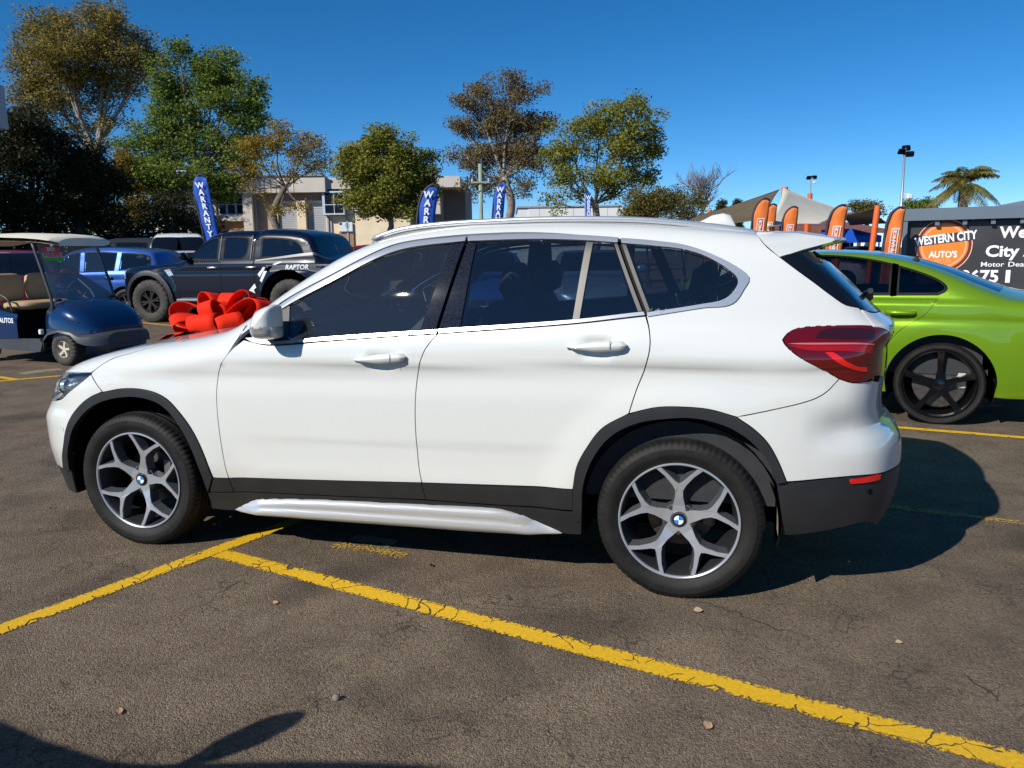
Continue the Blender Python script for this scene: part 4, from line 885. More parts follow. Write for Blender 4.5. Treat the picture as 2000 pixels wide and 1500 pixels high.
sg_ = site_thing('wall_sign', 'white company sign with navy base stripe on the cream factory wall', 'sign', 0, D)
part('board', M_WHITEP, sg_, (-10.610, -9.780, .06, .098, 2.730 + .02, 3.390))
part('stripe', mat('navy_paint', (.02, .03, .15), .5), sg_, (-10.610, -9.780, .045, .058, 2.730 + .02, 2.830))
b = MB(); b.lathe([(.001, .05), (.16, .05), (.16, .058)], 16, 'y', (-10.120, 0, 3.200)); b.build('logo_mark', mat('pale_cyan_print', (.35, .60, .70), .5), sg_)
b = MB(); b.lathe([(.001, .05), (.09, .05), (.09, .058)], 12, 'y', (-10.500, 0, 3.300)); b.build('logo_mark', mat('navy_print', (.05, .06, .25), .5), sg_)
# shed to the right
sh = site_thing('storage_shed', 'plain grey-brown shed wall with pale corner panel beyond the round tree', 'building', 0, 52)
part('wall', M_GREYWALL, sh, (-4.180, -2.830, 0, 9, 0, 5.680))
part('corner_panel', M_LGREY, sh, (-5.100, -4.200, .02, 9, 0, 5.760))
part('roof_edge', M_LGREY, sh, (-5.170, -2.760, -.08, 9.1, 5.680 + .01, 5.780 + .02))
wb_ = site_thing('warehouse', 'long low white warehouse roofline behind the open green tree', 'building', 0, 70)
part('wall', M_WHITEP, wb_, (0.750, 9.630, 0, 12, 0, 5.160))
part('parapet', M_LGREY, wb_, (0.620, 9.720, -.15, 12.1, 5.160 + .01, 5.250 + .06))
for k in range(9):
    u_ = 0.750 + .9 + k * .98; part('wall_panel', M_WHITEP, wb_, (u_, u_ + .94, -.05, -.003, .1, 5.160 - .1))
# poles
M_GPOLE = mat('pale_green_timber_pole', (.26, .33, .25), .8, var=.15, vscale=4); M_STEEL = mat('galvanised_steel', (.36, .38, .40), .45, metal=.6)
pp = site_thing('power_pole', 'pale green power pole with short crossarm before the brownish gum', 'pole', -1.270, 36)
b = MB(); b.tube([(0, 0, -.1), (0, 0, 5.290)], [.11, .085], 10); b.build('post', M_GPOLE, pp, smooth=True)
part('crossarm', M_GPOLE, pp, (-.42, .42, -.14, -.09, 4.450, 4.450 + .07))
for x in (-.36, .36): b = MB(); b.lathe([(.0, .12), (.03, .11), (.035, .05), (.02, 0)], 8, 'z', (x, -.115, 4.450 + .07)); b.build('insulator', M_WHITEP, pp)
b = MB(); b.tube([(0, -.1, 4.140), (-.22, -.12, 4.050)], .02, 6); b.build('bracket', M_STEEL, pp)
lp = site_thing('street_lamp', 'pale green lamp post with grey lamp head among the bright green tree', 'street lamp', -14.690, 36.5)
b = MB(); b.tube([(0, 0, -.1), (0, 0, 4.970)], [.10, .07], 10); b.build('post', M_GPOLE, lp, smooth=True)
b = MB(); b.tube([(0, 0, 4.950), (.12, -.3, 5.040)], .03, 6); b.build('arm', M_STEEL, lp)
b = MB(); b.box((.25, -.5, 5.130), (.5, .24, .10), bev=.03); b.build('lamp_head', M_LGREY, lp)
def flood(label, d, u, zt, heads, cam_z=None, group='yard floodlight masts'):
    t = site_thing('floodlight_mast', label, 'light pole', u, d, group)
    b = MB(); b.tube([(0, 0, -.05), (0, 0, zt)], [.04, .024], 8); b.build('post', M_STEEL, t, smooth=True)
    for (x, y, z, rz, sc) in heads:
        b = MB(); b.box((x, y, zt + z), (.30 * sc, .10 * sc, .22 * sc), rot=(.5, 0, rz), bev=.02); h = b.build('flood_head', M_DARK, t)
        b = MB(); b.tube([(0, 0, zt), (x * .8, y * .8, zt + z)], .018, 5); b.build('head_bracket', M_STEEL, h)
    if cam_z: b = MB(); b.box((.14, -.03, cam_z), (.12, .10, .10), bev=.02); b.tube([(0, 0, cam_z + .05), (.14, -.03, cam_z + .06)], .012, 5); b.build('security_camera', M_WHITEP, t)
flood('tall thin mast with three black floodlights beside the grey office', 17, 8.250, 3.380, [(-.09, -.05, .0, .2, .55), (.10, -.02, -.05, -.3, .55), (.05, .05, .08, -.7, .55)], 2.460)
flood('short mast with pale twin floodlights rising from the shade sails', 36, 13.390, 4.380, [(-.12, -.05, .1, .3, .75), (.14, 0, .12, -.3, .75)], 4.270)
# dark picket fence along the left boundary
fe = site_thing('picket_fence', 'black metal picket fence in front of the shaded trees', 'fence', 0, 28.5)
for k in range(9): u_ = -18.020 + k * .85; part('post', M_DARK, fe, (u_, u_ + .06, 0, .06, 0, 1.72))
part('rail', M_DARK, fe, (-18.200, -12.590, .02, .05, 1.45, 1.50)); part('rail', M_DARK, fe, (-18.200, -12.590, .02, .05, .3, .35))
b = MB(); u_ = -18.200
while u_ < -12.590: sbox(b, u_, u_ + .022, -.005, .018, .12, 1.68); u_ += .115
tag(b.build('pickets', M_DARK, fe), kind='stuff')
fe = site_thing('steel_fence', 'low pale spiked fence in front of the cream factory wall', 'fence', 0, 37)
part('rail', M_WHITEP, fe, (-8.420, -3.220, .02, .05, 1.25, 1.3)); b = MB(); u_ = -8.420
while u_ < -3.220: sbox(b, u_, u_ + .03, -.005, .018, .1, 1.62); u_ += .16
tag(b.build('pickets', M_WHITEP, fe), kind='stuff')
for k in range(4): u_ = -8.420 + k * 1.7; part('post', M_WHITEP, fe, (u_, u_ + .07, 0, .07, 0, 1.6))
# showroom at left edge; tall unseen block added to shade the she-oaks
sr = site_thing('showroom', 'grey commercial building edge with overhanging fascia at the left boundary', 'building', 0, 0)
part('wall', M_GREYWALL, sr, (-40, -22.5, 22.3, 26.2, 0, 8.0)); part('roof', M_LGREY, sr, (-40.2, -22.2, 22.0, 26.5, 8.02, 8.4))
part('wall', M_GREYWALL, sr, (-22.45, -17.4, 24.2, 26.0, 0, 5.190))
part('fascia', M_LGREY, sr, (-22.4, -14.670, 23.6, 24.15, 5.190, 6.410))
# ---- feather flags
def feather(label, d, u0, z0, u1, z1, w, m, text, tm, group, side=1, stripe=False, box=None, edge=None):
    """flag with its pole foot at (u0, z0=0) and tip at (u1, z1); w = cloth width towards side"""
    t = site_thing('feather_flag', label, 'flag', u0, d, group); H = z1; du = u1 - u0
    pole = [(du * s_ ** 1.6, 0, H * s_) for s_ in np.linspace(0, .86, 9)]
    tip = cr([pole[-1], (du * .95 + side * w * .18, 0, H * .95), (du + side * w * .62, 0, H), (du + side * w * .95, 0, H * .985)], 5)
    full = pole + tip[1:]
    b = MB(); b.tube([(0, 0, 0)] + full[1:], .016, 6); b.build('pole', M_SEAL, t)
    b = MB(); b.lathe([(.001, .05), (.20, .04), (.22, 0)], 14, 'z'); b.build('base', M_DARK, t)
    zl = H * .16
    rows = []
    zz = np.linspace(zl, H * .985, 30)
    px_ = np.array([p[0] for p in full]); pz = np.array([p[2] for p in full])
    for z in zz:
        a = float(np.interp(z, pz, px_)); lean = du * (z / H) ** 1.6
        c = lean + side * w * (.55 + .45 * min(1, (z - zl) / (H * .25)))
        if z > H * .9: c = lean + side * w * 1.0
        if side * (c - a) < .02: c = a + side * .02
        rows.append([(a + (c - a) * s_, -.03 - .02 * math.sin(5 * s_ + 2.3 * z) - .01 * math.sin(9 * z), z) for s_ in np.linspace(0, 1, 7)])
    b = MB(); b.grid(rows); cl = b.build('cloth', m, t, smooth=True)
    sol = cl.modifiers.new('thick', 'SOLIDIFY'); sol.thickness = .004
    if edge:
        b = MB(); b.tube([(p[0], -.012, p[2]) for p in full[1:]], .028, 6); b.build('sleeve', edge, t)
    def on(u, v, zc):     # lettering frame following the lean of the flag
        z = zc + v; return (du * (z / H) ** 1.6 + side * w * .5 + u, -.075, z)
    return t, on
M_FBLUE = mat('blue_flag_cloth', (.006, .075, .42), .7, var=.15, vscale=3); M_FORANGE = mat('orange_flag_cloth', (.80, .20, .035), .7, var=.1, vscale=3)
M_FNAVY = mat('navy_flag_sleeve', (.02, .02, .05), .7); M_TXT = mat('white_print', (.80, .82, .85), .6); M_GRN = mat('dark_print', (.10, .06, .04), .7)
def stacked(t, on, text, zt_, step, size, m):
    for k, ch in enumerate(text):
        V, F = text_mesh(ch, size, size * .035)
        obj('letter', [on(v[0], v[1], zt_ - k * step) for v in V], F, m, t)
d = 19.5
t, on = feather('blue warranty flag leaning in front of the beige factory window', d, -7.270, 0, -7.630, 3.370, .37, M_FBLUE, 'WARRANTY', M_TXT, 'blue warranty flags', 1, edge=M_FNAVY)
stacked(t, on, 'WARRANTY', 3.110, 0.163, 0.183, M_TXT)
d = 15
t, on = feather('blue warranty flag with rounded tip in front of the round-crowned tree', d, -1.880, 0, -1.630, 2.680, .33, M_FBLUE, 'WARRANTY', M_TXT, 'blue warranty flags', 1, edge=M_FNAVY)
stacked(t, on, 'WARRANTY', 2.500, 0.151, 0.165, M_TXT)
d = 22
t, on = feather('blue warranty flag beside the pole of the brownish gum', d, -0.610, 0, -0.370, 3.330, .30, M_FBLUE, 'WARRANTY', M_TXT, 'blue warranty flags', 1, edge=M_FNAVY)
stacked(t, on, 'WARRANTY', 3.100, 0.157, 0.185, M_TXT)
t = site_thing('banner_pole', 'slim blue and white banner on a post under the open green tree', 'banner', 2.730, 28)
b = MB(); b.tube([(-.10, 0, -.02), (-.10, 0, 3.390)], .03, 6); b.build('post', M_STEEL, t)
b = MB(); b.box((.0, -.02, 2.870), (.17, .02, 1.089)); b.build('banner', M_FBLUE, t)
for k, ch in enumerate('WARRANTY'):
    V, F = text_mesh(ch, .17, .005); obj('letter', [(v[0] + .01, -.035, 3.250 - k * .12 + v[1]) for v in V], F, M_TXT, t)
def oflag(label, d, uf, ut, zt_, w, full=False, sc=1.):
    t, on = feather(label, d, uf, 0, ut, zt_, w, M_FORANGE, '', M_TXT, 'orange finance flags', 1, edge=M_FNAVY)
    H = zt_; zc = H * .69; hb = H * .125; wb2 = w * .235
    b = MB()
    for (a0, a1, z0, z1) in ((-wb2, -wb2 + .018, -hb, hb), (wb2 - .018, wb2, -hb, hb), (-wb2 + .019, wb2 - .019, hb - .018, hb), (-wb2 + .019, wb2 - .019, -hb, -hb + .018)):
        n_ = 6; P = [[on(a, z, zc) for a in (a0, a1)] for z in np.linspace(z0, z1, n_)]; b.grid(P)
    b.build('printed_frame', M_TXT, t, fix=False)
    V, F = text_mesh('FINANCE', wb2 * 1.15, .004); L_ = max(v[0] for v in V) - min(v[0] for v in V); k = hb * 1.75 / L_
    obj('lettering', [on(-v[1], v[0] * k, zc) for v in V], F, M_TXT, t)
oflag('tall orange flag in front of the olive shade sail, taller of the close pair', 21, 6.200, 6.380, 2.710, .40)
oflag('orange flag tucked behind the taller one of the close pair', 23, 7.120, 7.270, 2.670, .36)
oflag('orange flag alone against the tan shade sail', 22, 7.370, 7.480, 2.540, .40)
oflag('large orange flag over the rear spoiler, before the end of the tan sail', 17, 6.570, 6.760, 2.310, .37)
oflag('large orange flag beside the tall floodlight mast and the grey office', 16.5, 7.610, 7.760, 2.220, .34)
# ---- shade sails
def sail(label, pts, m, nu=12, sag=.06):
    """pts: four corners (u, d, z); edges curve inwards"""
    A, B_, C_, D_ = [np.array(p, float) for p in pts]; cen = (A + B_ + C_ + D_) / 4; rows = []
    for i in range(nu + 1):
        r = []
        for j in range(nu + 1):
            s_, t_ = i / nu, j / nu; p = A * (1 - s_) * (1 - t_) + B_ * s_ * (1 - t_) + C_ * s_ * t_ + D_ * (1 - s_) * t_
            e = max(abs(2 * s_ - 1), abs(2 * t_ - 1)) ** 6; q = min(4 * s_ * (1 - s_), 1) * (abs(2 * t_ - 1) ** 3) + min(4 * t_ * (1 - t_), 1) * (abs(2 * s_ - 1) ** 3)
            r.append(tuple(p + (cen - p) * .12 * q))
        rows.append(r)
    b = MB(); b.grid([[site(u, d, z) for u, d, z in r] for r in rows]); o = b.build('shade_sail', m, smooth=True)
    so = o.modifiers.new('thick', 'SOLIDIFY'); so.thickness = .012
    return tag(o, label, 'shade sail', 'shade sails over the sales yard')
M_SAILT = mat('tan_shade_cloth', (.66, .60, .49), .85, var=.05, vscale=2); M_SAILO = mat('olive_brown_shade_cloth', (.115, .085, .045), .85, var=.15, vscale=2)
sail('tan shade sail strung from the tallest orange post', [(8.780, 26, 3.340), (12.900, 30, 2.660), (9.230, 24, 2.120), (7.080, 22.5, 1.990)], M_SAILT)
sail('olive brown shade sail sloping down from the tallest orange post to the left', [(8.780, 26.3, 3.310), (6.790, 31, 2.580), (5.810, 23, 2.020), (7.470, 23, 2.250)], M_SAILO)
sail('dark shade sail stretched to the leaning orange post', [(10.240, 25, 2.400), (9.470, 21, 2.430), (12.710, 27, 2.200), (12.690, 30, 2.230)], M_SAILO)
M_OPOST = mat('orange_painted_post', (.72, .13, .02), .5)
for (u, d, zt_, lean, r_, lab) in ((8.850, 26.2, 3.380, .06, .10, 'tall orange post holding the peak of the tan sail'), (12.260, 33, 3.610, .0, .10, 'orange post behind the tan shade sail'),
        (9.300, 20.8, 2.480, 0.189, .075, 'stout leaning orange post before the blue marquee'), (7.440, 30, 2.870, .0, .08, 'short orange post at the low end of the olive sail'), (10.320, 28, 2.340, .03, .09, 'thin orange post under the tan shade sail')):
    b = MB(); b.tube([(0, 0, -.05), (lean, 0, zt_)], r_, 10); o = b.build('sail_post', M_OPOST, smooth=False, loc=site(u, d), rot=(0, 0, SITE_RZ), auto=.8); tag(o, lab, 'post', 'orange sail posts')
# open-sided shed with red-brown roof, blue marquee
M_REDB2 = mat('red_brown_roofing', (.22, .085, .06), .7, var=.15, vscale=3)
rs = site_thing('sales_shelter', 'red-brown roofed open shelter behind the shade sails', 'shelter', 0, 34)
b = MB(); b.add([(10.920, 0, 2.240), (16.560, 0, 2.050), (16.560, 5, 2.600), (12.220, 5, 2.960)], [(0, 1, 2, 3)]); o = b.build('roof', M_REDB2, rs); o.modifiers.new('t', 'SOLIDIFY').thickness = .08
part('beam', M_REDB2, rs, (10.920, 16.770, -.05, .1, 2.000, 2.170))
for q in (1520, 1600, 1680, 1755): pass
for u_ in (11.350, 13.090, 14.820, 16.340): part('column', M_REDB2, rs, (u_, u_ + .12, .12, .24, 0, 2.000))
part('back_wall', M_DARK, rs, (10.920, 16.770, 5.1, 5.3, 0, 2.090))
mq = site_thing('marquee', 'bright blue canopy marquee beyond the orange posts', 'marquee', 0, 27)
M_MARQ = mat('blue_marquee_cloth', (.006, .10, .62), .6)
u0, u1 = 10.890, 12.510; z0, z1 = 1.580, 2.070; um = (u0 + u1) / 2
b = MB(); b.add([(u0, 0, z0 + .22), (u1, 0, z0 + .22), (u1, 2.4, z0 + .22), (u0, 2.4, z0 + .22), (um - .3, 1.2, z1), (um + .3, 1.2, z1), (u0, 0, z0), (u1, 0, z0), (u1, 2.4, z0), (u0, 2.4, z0)],
              [(0, 1, 5, 4), (1, 2, 5), (2, 3, 4, 5), (3, 0, 4), (0, 6, 7, 1), (1, 7, 8, 2), (3, 9, 6, 0), (2, 8, 9, 3)]); b.build('canopy', M_MARQ, mq)
for a in (u0 + .05, u1 - .05):
    for c in (.05, 2.35): part('leg', M_STEEL, mq, (a - .02, a + .02, c - .02, c + .02, 0, z0))
# ---- grey site office with banner
M_OFF = mat('slate_grey_cladding', (.105, .14, .18), .5, var=.05, vscale=1); M_BANN = mat('charcoal_vinyl_banner', (.030, .030, .032), .45, var=.2, vscale=1.5, bump=.15, bscale=3)
of = thing('site_office', 'slate grey site office with flat roof fascia behind the green sedan', 'building', site(8.290, 17), SITE_RZ - .5)
zr0, zr1 = 1.960, 2.210
def opart(name, m, par, x0, x1, y0, y1, z0, z1): b = MB(); b.box(((x0 + x1) / 2, (y0 + y1) / 2, (z0 + z1) / 2), (x1 - x0, y1 - y0, z1 - z0)); return b.build(name, m, par)
opart('wall', M_OFF, of, .10, 6.6, .35, 3.4, 0, zr0)
opart('fascia', M_OFF, of, 0, 6.8, 0, 3.6, zr0 + .005, zr1)
opart('corner_post', M_OFF, of, .02, .11, .02, .11, 0, zr0)
for k in range(12): opart('soffit_bracket', M_OFF, of, .62 + k * .5, .70 + k * .5, .06, .34, zr0 - .10, zr0)
b = MB(); b.add([(1.5, .9, zr1), (2.45, .5, zr1 + .16), (2.45, 2.4, zr1 + .16), (1.5, 2.4, zr1), (2.45, .5, zr1 + .02), (2.45, 2.4, zr1 + .02)], [(0, 1, 2, 3), (0, 4, 1), (1, 4, 5, 2)]); o = b.build('roof_vent', M_OFF, of)
bn = thing('banner_sign', 'charcoal dealer banner with orange round logo and white lettering on the grey office', 'sign', site(8.290, 17), SITE_RZ - .5)
zb1 = zr0 - .0 + .03
b = MB(); b.box((2.9, .20, zb1 - .87), (5.5, .02, 1.6)); b.build('board', M_BANN, bn)
kx = 0.0104
def bp_(u, v): return (u, .186, v)
M_LORANGE = mat('orange_print', (.85, .20, .01), .5); M_LDARK = mat('maroon_print', (.10, .02, .012), .5); M_LPALE = mat('pale_orange_print', (.80, .42, .28), .5)
KX = .89
cu_, cz = 0.9048 * KX, zb1 - 0.5512
def disc(name, r0, r1, m, y):
    b = MB(); n_ = 56
    b.grid([[(cu_ + KX * r * math.cos(t), y, cz + r * .93 * math.sin(t)) for r in (r0, r1)] for t in np.linspace(0, 2 * math.pi, n_ + 1)]); b.build(name, m, bn, fix=False)
R0 = 0.5928
disc('logo_ring', R0 * .965, R0, M_LPALE, .1875); disc('logo_ring', R0 * .86, R0 * .962, M_LDARK, .1878); disc('logo_ring', R0 * .80, R0 * .858, M_LORANGE, .1876); disc('logo_ring', R0 * .75, R0 * .798, M_LPALE, .1874); disc('logo_disc', .0, R0 * .748, M_LORANGE, .1877)
a_ = .115
def tilt(u, v): u = u * KX; return (cu_ + 0.0208 + u * math.cos(a_) - v * math.sin(a_), .1845, cz + 0.1456 + u * math.sin(a_) + v * math.cos(a_))
b = MB(); b.add([(x, y + .0012, z) for x, y, z in (tilt(-0.6240, -0.0988), tilt(0.6240, -0.0988), tilt(0.6240, 0.0988), tilt(-0.6240, 0.0988))], [(0, 1, 2, 3)]); b.build('logo_band', M_BANN, bn, fix=False)
def fit(txt, width, bold=.0): V, F = text_mesh(txt, 1., bold); return width / (max(v[0] for v in V) - min(v[0] for v in V))
s_ = fit('WESTERN CITY', 1.3000, .035); V, F = text_mesh('WESTERN CITY', 1., .035)
obj('lettering', [tilt(v[0] * s_, v[1] * 0.2392) for v in V], F, M_TXT, bn)
def put(txt, uc, zc, width, height, m=None, bold=.0, align='CENTER'):
    V, F = text_mesh(txt, 1., bold, 'CENTER'); width *= KX; s_ = width / (max(v[0] for v in V) - min(v[0] for v in V)); uc = uc if align == 'CENTER' else uc * KX
    x0 = 0 if align == 'CENTER' else -min(v[0] for v in V) * s_
    obj('lettering', [(uc + x0 + v[0] * s_, .1842, zc + v[1] * height) for v in V], F, m or M_TXT, bn)
put("AUTO'S", cu_, cz - 0.1872, 0.5928, 0.1872, bold=.03); put('PTY LTD', cu_, cz - 0.3224, 0.3224, 0.1040, M_LPALE)
put('Western', 2.0072, zb1 - 0.3120, 1.2272, 0.3120, bold=.03, align='L'); put("City Auto's", 1.7680, zb1 - 0.6864, 1.7472, 0.3120, bold=.03, align='L')
[put(w_, x_, zb1 - 0.9464, l_, 0.1352, bold=.01, align='L') for w_, x_, l_ in (('Motor', 1.6952, .46), ('Dealer', 2.235, .52), ('Licence', 2.835, .62))]; put('9675', 1.3000, zb1 - 1.20, 0.76, 0.3432, bold=.03, align='L'); put('1', 2.20, zb1 - 1.20, 0.09, 0.3432, bold=.03, align='L')
for k in range(6): b = MB(); b.lathe([(.001, 0), (.016, 0), (.016, .006)], 10, 'y', (.35 + k * .95, .178, zb1 - .03)); b.build('eyelet', M_STEEL, bn)
# ------------------------------------------------------------------ car parts
def tyre(parent, R, W, Rrim, loc, side=-1, m=None, flat=None, knob=False, n=None, name='tyre', letters=()):
    """tyre round the y axis, side = which way (sign of y) is outside; knob = coarse off-road blocks"""
    hw = W / 2; n = n or (320 if not knob else 96); k = (R - Rrim)
    prof = [(Rrim - .012, -hw * .74), (Rrim + .012 * k / .1, -hw * .87), (Rrim + .32 * k, -hw * .985), (Rrim + .50 * k, -hw * 1.005), (Rrim + .68 * k, -hw * .99),
            (Rrim + .70 * k, -hw * .975), (Rrim + .84 * k, -hw * .925), (R - .055 * k, -hw * .83), (R - .012 * k, -hw * .72), (R, -hw * .62)]
    g = .07 * k if not knob else .10 * k; tread = []
    for c in (-.44, -.15, .15, .44):
        w = .045
        tread += [(R + .004, (c - w) * hw), (R - g, (c - w * .8) * hw), (R - g, (c + w * .8) * hw), (R + .004, (c + w) * hw)]
    prof = prof + tread + [(r, -h) for r, h in prof[::-1]]
    V = []; F = []; mm = len(prof)
    per = 4 if not knob else 4
    for q in range(n):
        w_ = 2 * math.pi * q / n
        for j, (r, h) in enumerate(prof):
            a = abs(h) / hw
            if not knob:
                if q % per == 0 and .5 < a < .93 and r > Rrim + .8 * k: r -= .0035
            else:
                blk = (q + (2 if h > 0 else 0) + (1 if a < .3 else 0)) % per
                if blk == 0 and r > Rrim + .66 * k: r -= .013
            x, z = r * math.cos(w_), r * math.sin(w_)
            if flat is not None and z < -flat: z = -flat; h = h * 1.02
            V.append((x, h, z))
    for q in range(n):
        q2 = (q + 1) % n
        for j in range(mm - 1): F.append((q * mm + j, q * mm + j + 1, q2 * mm + j + 1, q2 * mm + j))
    b = MB(); b.add(V, F)
    o = b.build(name, m or M_RUBBER, parent, loc=loc, auto=.6)
    for txt, size, ang, rr in letters:
        Vt, Ft = text_mesh(txt, size, .0008)
        def fn(u, v, ang=ang, rr=rr, size=size):
            w_ = ang - u / rr * 1. if side < 0 else ang + u / rr
            r = rr + v
            return (-r * math.cos(w_) * -1, side * (hw * 1.005 + .0012 - .02 * max(0, (r - Rrim - .6 * k)) ), r * math.sin(w_))
        MBt = MB(); MBt.add([fn(v[0], v[1]) for v in Vt], Ft)
        MBt.build('sidewall_lettering', M_LETTER, o, fix=False)
    return o

# ------------------------------------------------------------------ the other vehicles
class Car(Body):
    """body from a few profile curves; x = 0 at the front axle, x to the rear"""
    def __init__(s, sp):
        s.sp = sp; s.xa = sp.get('xa', .2); s.xb = sp['tail'] - .55; s.zs = sp.get('zs', .7)
        W = sp['W']; zb = sp['belt']; tu = sp.get('tumble', .38); H = sp['H']
        s.w = spl([.12, .25, .4, .55, .7, zb - .16, zb - .07, zb, zb + .1, zb + .25, H, H + .2],
                  [W - .11, W - .06, W - .025, W - .008, W, W - .003, W - .006, W - .03, W - .03 - tu * .1, W - .03 - tu * .26, W - .03 - tu * (H - zb) * 1.12, W - .03 - tu * (H - zb) * 1.12 - .15])
        n, t = sp['nose'], sp['tail']; k = sp.get('round', 1.)
        s.pl = spl([n - .02, n + .08, n + .2, n + .4, n + .75, .5, t - 1.0, t - .45, t - .22, t - .1, t + .02], [-.5 * k, -.3 * k, -.16 * k, -.07 * k, -.015, 0, 0, -.03 * k, -.10 * k, -.2 * k, -.42 * k])
        s.T = spl(*zip(*sp['top'])); s.R = spl(*zip(*sp['rear']))
        s.crown = sp.get('crown', .03); s.k = sp.get('k', .10); s.bow = sp.get('bow', .08)
    def S(s, x, z):
        w = s.w(z) + s.pl(x)
        w = w - s.sp.get('step', 0) * sst(s.sp['belt'] - .035, s.sp['belt'] - .005, z)
        zc = s.sp['belt'] - .13; w = w - .010 * np.exp(-((z - zc + .05) / .035) ** 2) * sst(.1, .5, x)
        for xc in (0., s.sp['wb']):
            r = np.hypot(x - xc, z - s.sp['tr']); w = w + s.sp.get('flare', .014) * sst(s.sp['tr'] + .30, s.sp['tr'] + .10, r)
        return w
    def f(s, P):
        x, y, z = P[..., 0], np.abs(P[..., 1]), P[..., 2]
        fs = y - s.S(x, z); xx = x - s.bow * (y / .75) ** 2 * sst(s.sp['wb'] * .6, .2, x) + s.sp.get('bowr', .06) * (y / .75) ** 2 * sst(s.sp['wb'] * .7, s.sp['wb'] + .3, x)
        ft = (z - s.T(xx) + s.crown * (y / .7) ** 2) * .88; fr = (x - (s.R(z) - .09 * (y / .8) ** 2)) * .93
        return smax(smax(fs, ft, s.k), fr, .06)
    def side(s, x, z):
        lo, hi = 0., 1.3
        for _ in range(40):
            m = (lo + hi) / 2
            if s.f(np.array([x, m, z])) < 0: lo = m
            else: hi = m
        return (x, -lo, z)
    def pp(s, pts):
        """outline in side view (x, z[, corner]) or 3-D (x, y, z, corner) -> panel parameters"""
        out = []
        for q in pts:
            if len(q) == 4: P, c = q[:3], q[3]
            else: P, c = s.side(q[0], q[1]), (q[2] if len(q) > 2 else 0)
            a, t = s.par(P)[0]; out.append((float(a), float(t), c))
        return out
def arch(xc, zc, r, a0, a1, n=9): return [(xc + r * math.cos(t), zc + r * math.sin(t), 1 if i in (0, n - 1) else 0) for i, t in enumerate(np.linspace(a0, a1, n))]
def keyhole(outer, holes):
    """join holes to the outline by hairline slits (plain point lists in panel space)"""
    P = [tuple(p) for p in outer]
    for h in holes:
        h = [tuple(p) for p in h]; best = min(((P[i][0] - h[j][0]) ** 2 + (P[i][1] - h[j][1]) ** 2, i, j) for i in range(0, len(P), 2) for j in range(0, len(h), 2))
        _, i, j = best; P = P[:i + 1] + h[j:] + h[:j + 1] + P[i:]
    return P
def orient(P, ccw=True):
    P = np.array(P); A = np.sum(P[:, 0] * np.roll(P[:, 1], -1) - np.roll(P[:, 0], -1) * P[:, 1]); return P if (A > 0) == ccw else P[::-1]
def plain_wheel(parent, loc, R, W, Rr, side, style, mrim, mt=None, knob=False, rot=0.):
    s = side; e = MB(); hw = W / 2
    e.lathe([(Rr * .955, s * hw * .80), (Rr * .985, s * hw * .90), (Rr * 1.01, s * hw * .86), (Rr * .93, s * hw * .45), (Rr * .85, -s * hw * .5), (Rr * .93, -s * hw * .85)], 40)
    e.lathe([(Rr * .955, s * hw * .80), (Rr * .90, s * hw * .45), (Rr * .82, -s * hw * .45)], 40)
    w = e.build('wheel', mrim, parent, loc=loc, auto=.7)
    n = {'five': 5, 'off': 6, 'cart': 5, 'multi': 9}[style]
    for k in range(n):
        b = MB(); a = rot + k * 2 * math.pi / n; r0, r1 = Rr * .16, Rr * .965
        if style == 'five': outl = [(-.115, .12), (-.065, .45), (-.095, .97), (.095, .97), (.065, .45), (.115, .12)]
        elif style == 'off': outl = [(-.10, .12), (-.07, .5), (-.24, .95), (-.10, .97), (0, .66), (.10, .97), (.24, .95), (.07, .5), (.10, .12)]
        elif style == 'cart': outl = [(-.14, .1), (-.16, .5), (-.10, .97), (.16, .97), (.10, .5), (.14, .1)]
        else: outl = [(-.07, .12), (-.06, .96), (.06, .96), (.07, .12)]
        P = [(u * Rr, v * Rr) for u, v in outl]; n_ = len(P); h0, h1 = s * hw * .72, s * hw * .38
        bm = bmesh.new(); A = [bm.verts.new((u, h0 + s * hw * .06 * (v / Rr), v)) for u, v in P]; B2 = [bm.verts.new((u * 1.15, h1, v)) for u, v in P]
        f0 = bm.faces.new(A); [bm.faces.new((A[i], A[(i + 1) % n_], B2[(i + 1) % n_], B2[i])) for i in range(n_)]
        bmesh.ops.triangulate(bm, faces=[f0]); bmesh.ops.recalc_face_normals(bm, faces=bm.faces)
        if k == 0: me = bpy.data.meshes.new('spoke'); bm.to_mesh(me); me.materials.append(mrim)
        bm.free(); o = bpy.data.objects.new('spoke', me); link(o, w); o.rotation_euler = (0, a, 0)
    b = MB(); b.lathe([(.001, s * hw * .74), (Rr * .15, s * hw * .73), (Rr * .2, s * hw * .66), (Rr * .22, s * hw * .3)], 20); b.build('hub', mrim, w, auto=.6)
    if style in ('five', 'multi'):
        b = MB(); b.lathe([(Rr * .2, s * .02), (Rr * .72, s * .015), (Rr * .72, -s * .01)], 32); b.build('brake_disc', M_DISC, w, auto=.5)
        b = MB(); b.box((Rr * .58, 0, Rr * .12), (Rr * .26, .06, Rr * .5), bev=.01); b.build('brake_caliper', mat('pale_brake_caliper', (.55, .5, .42), .5), w)
    tyre(w, R, W, Rr, (0, 0, 0), s, m=mt or M_RUBBER, flat=R - .006, knob=knob, n=96 if knob else 120)
    return w
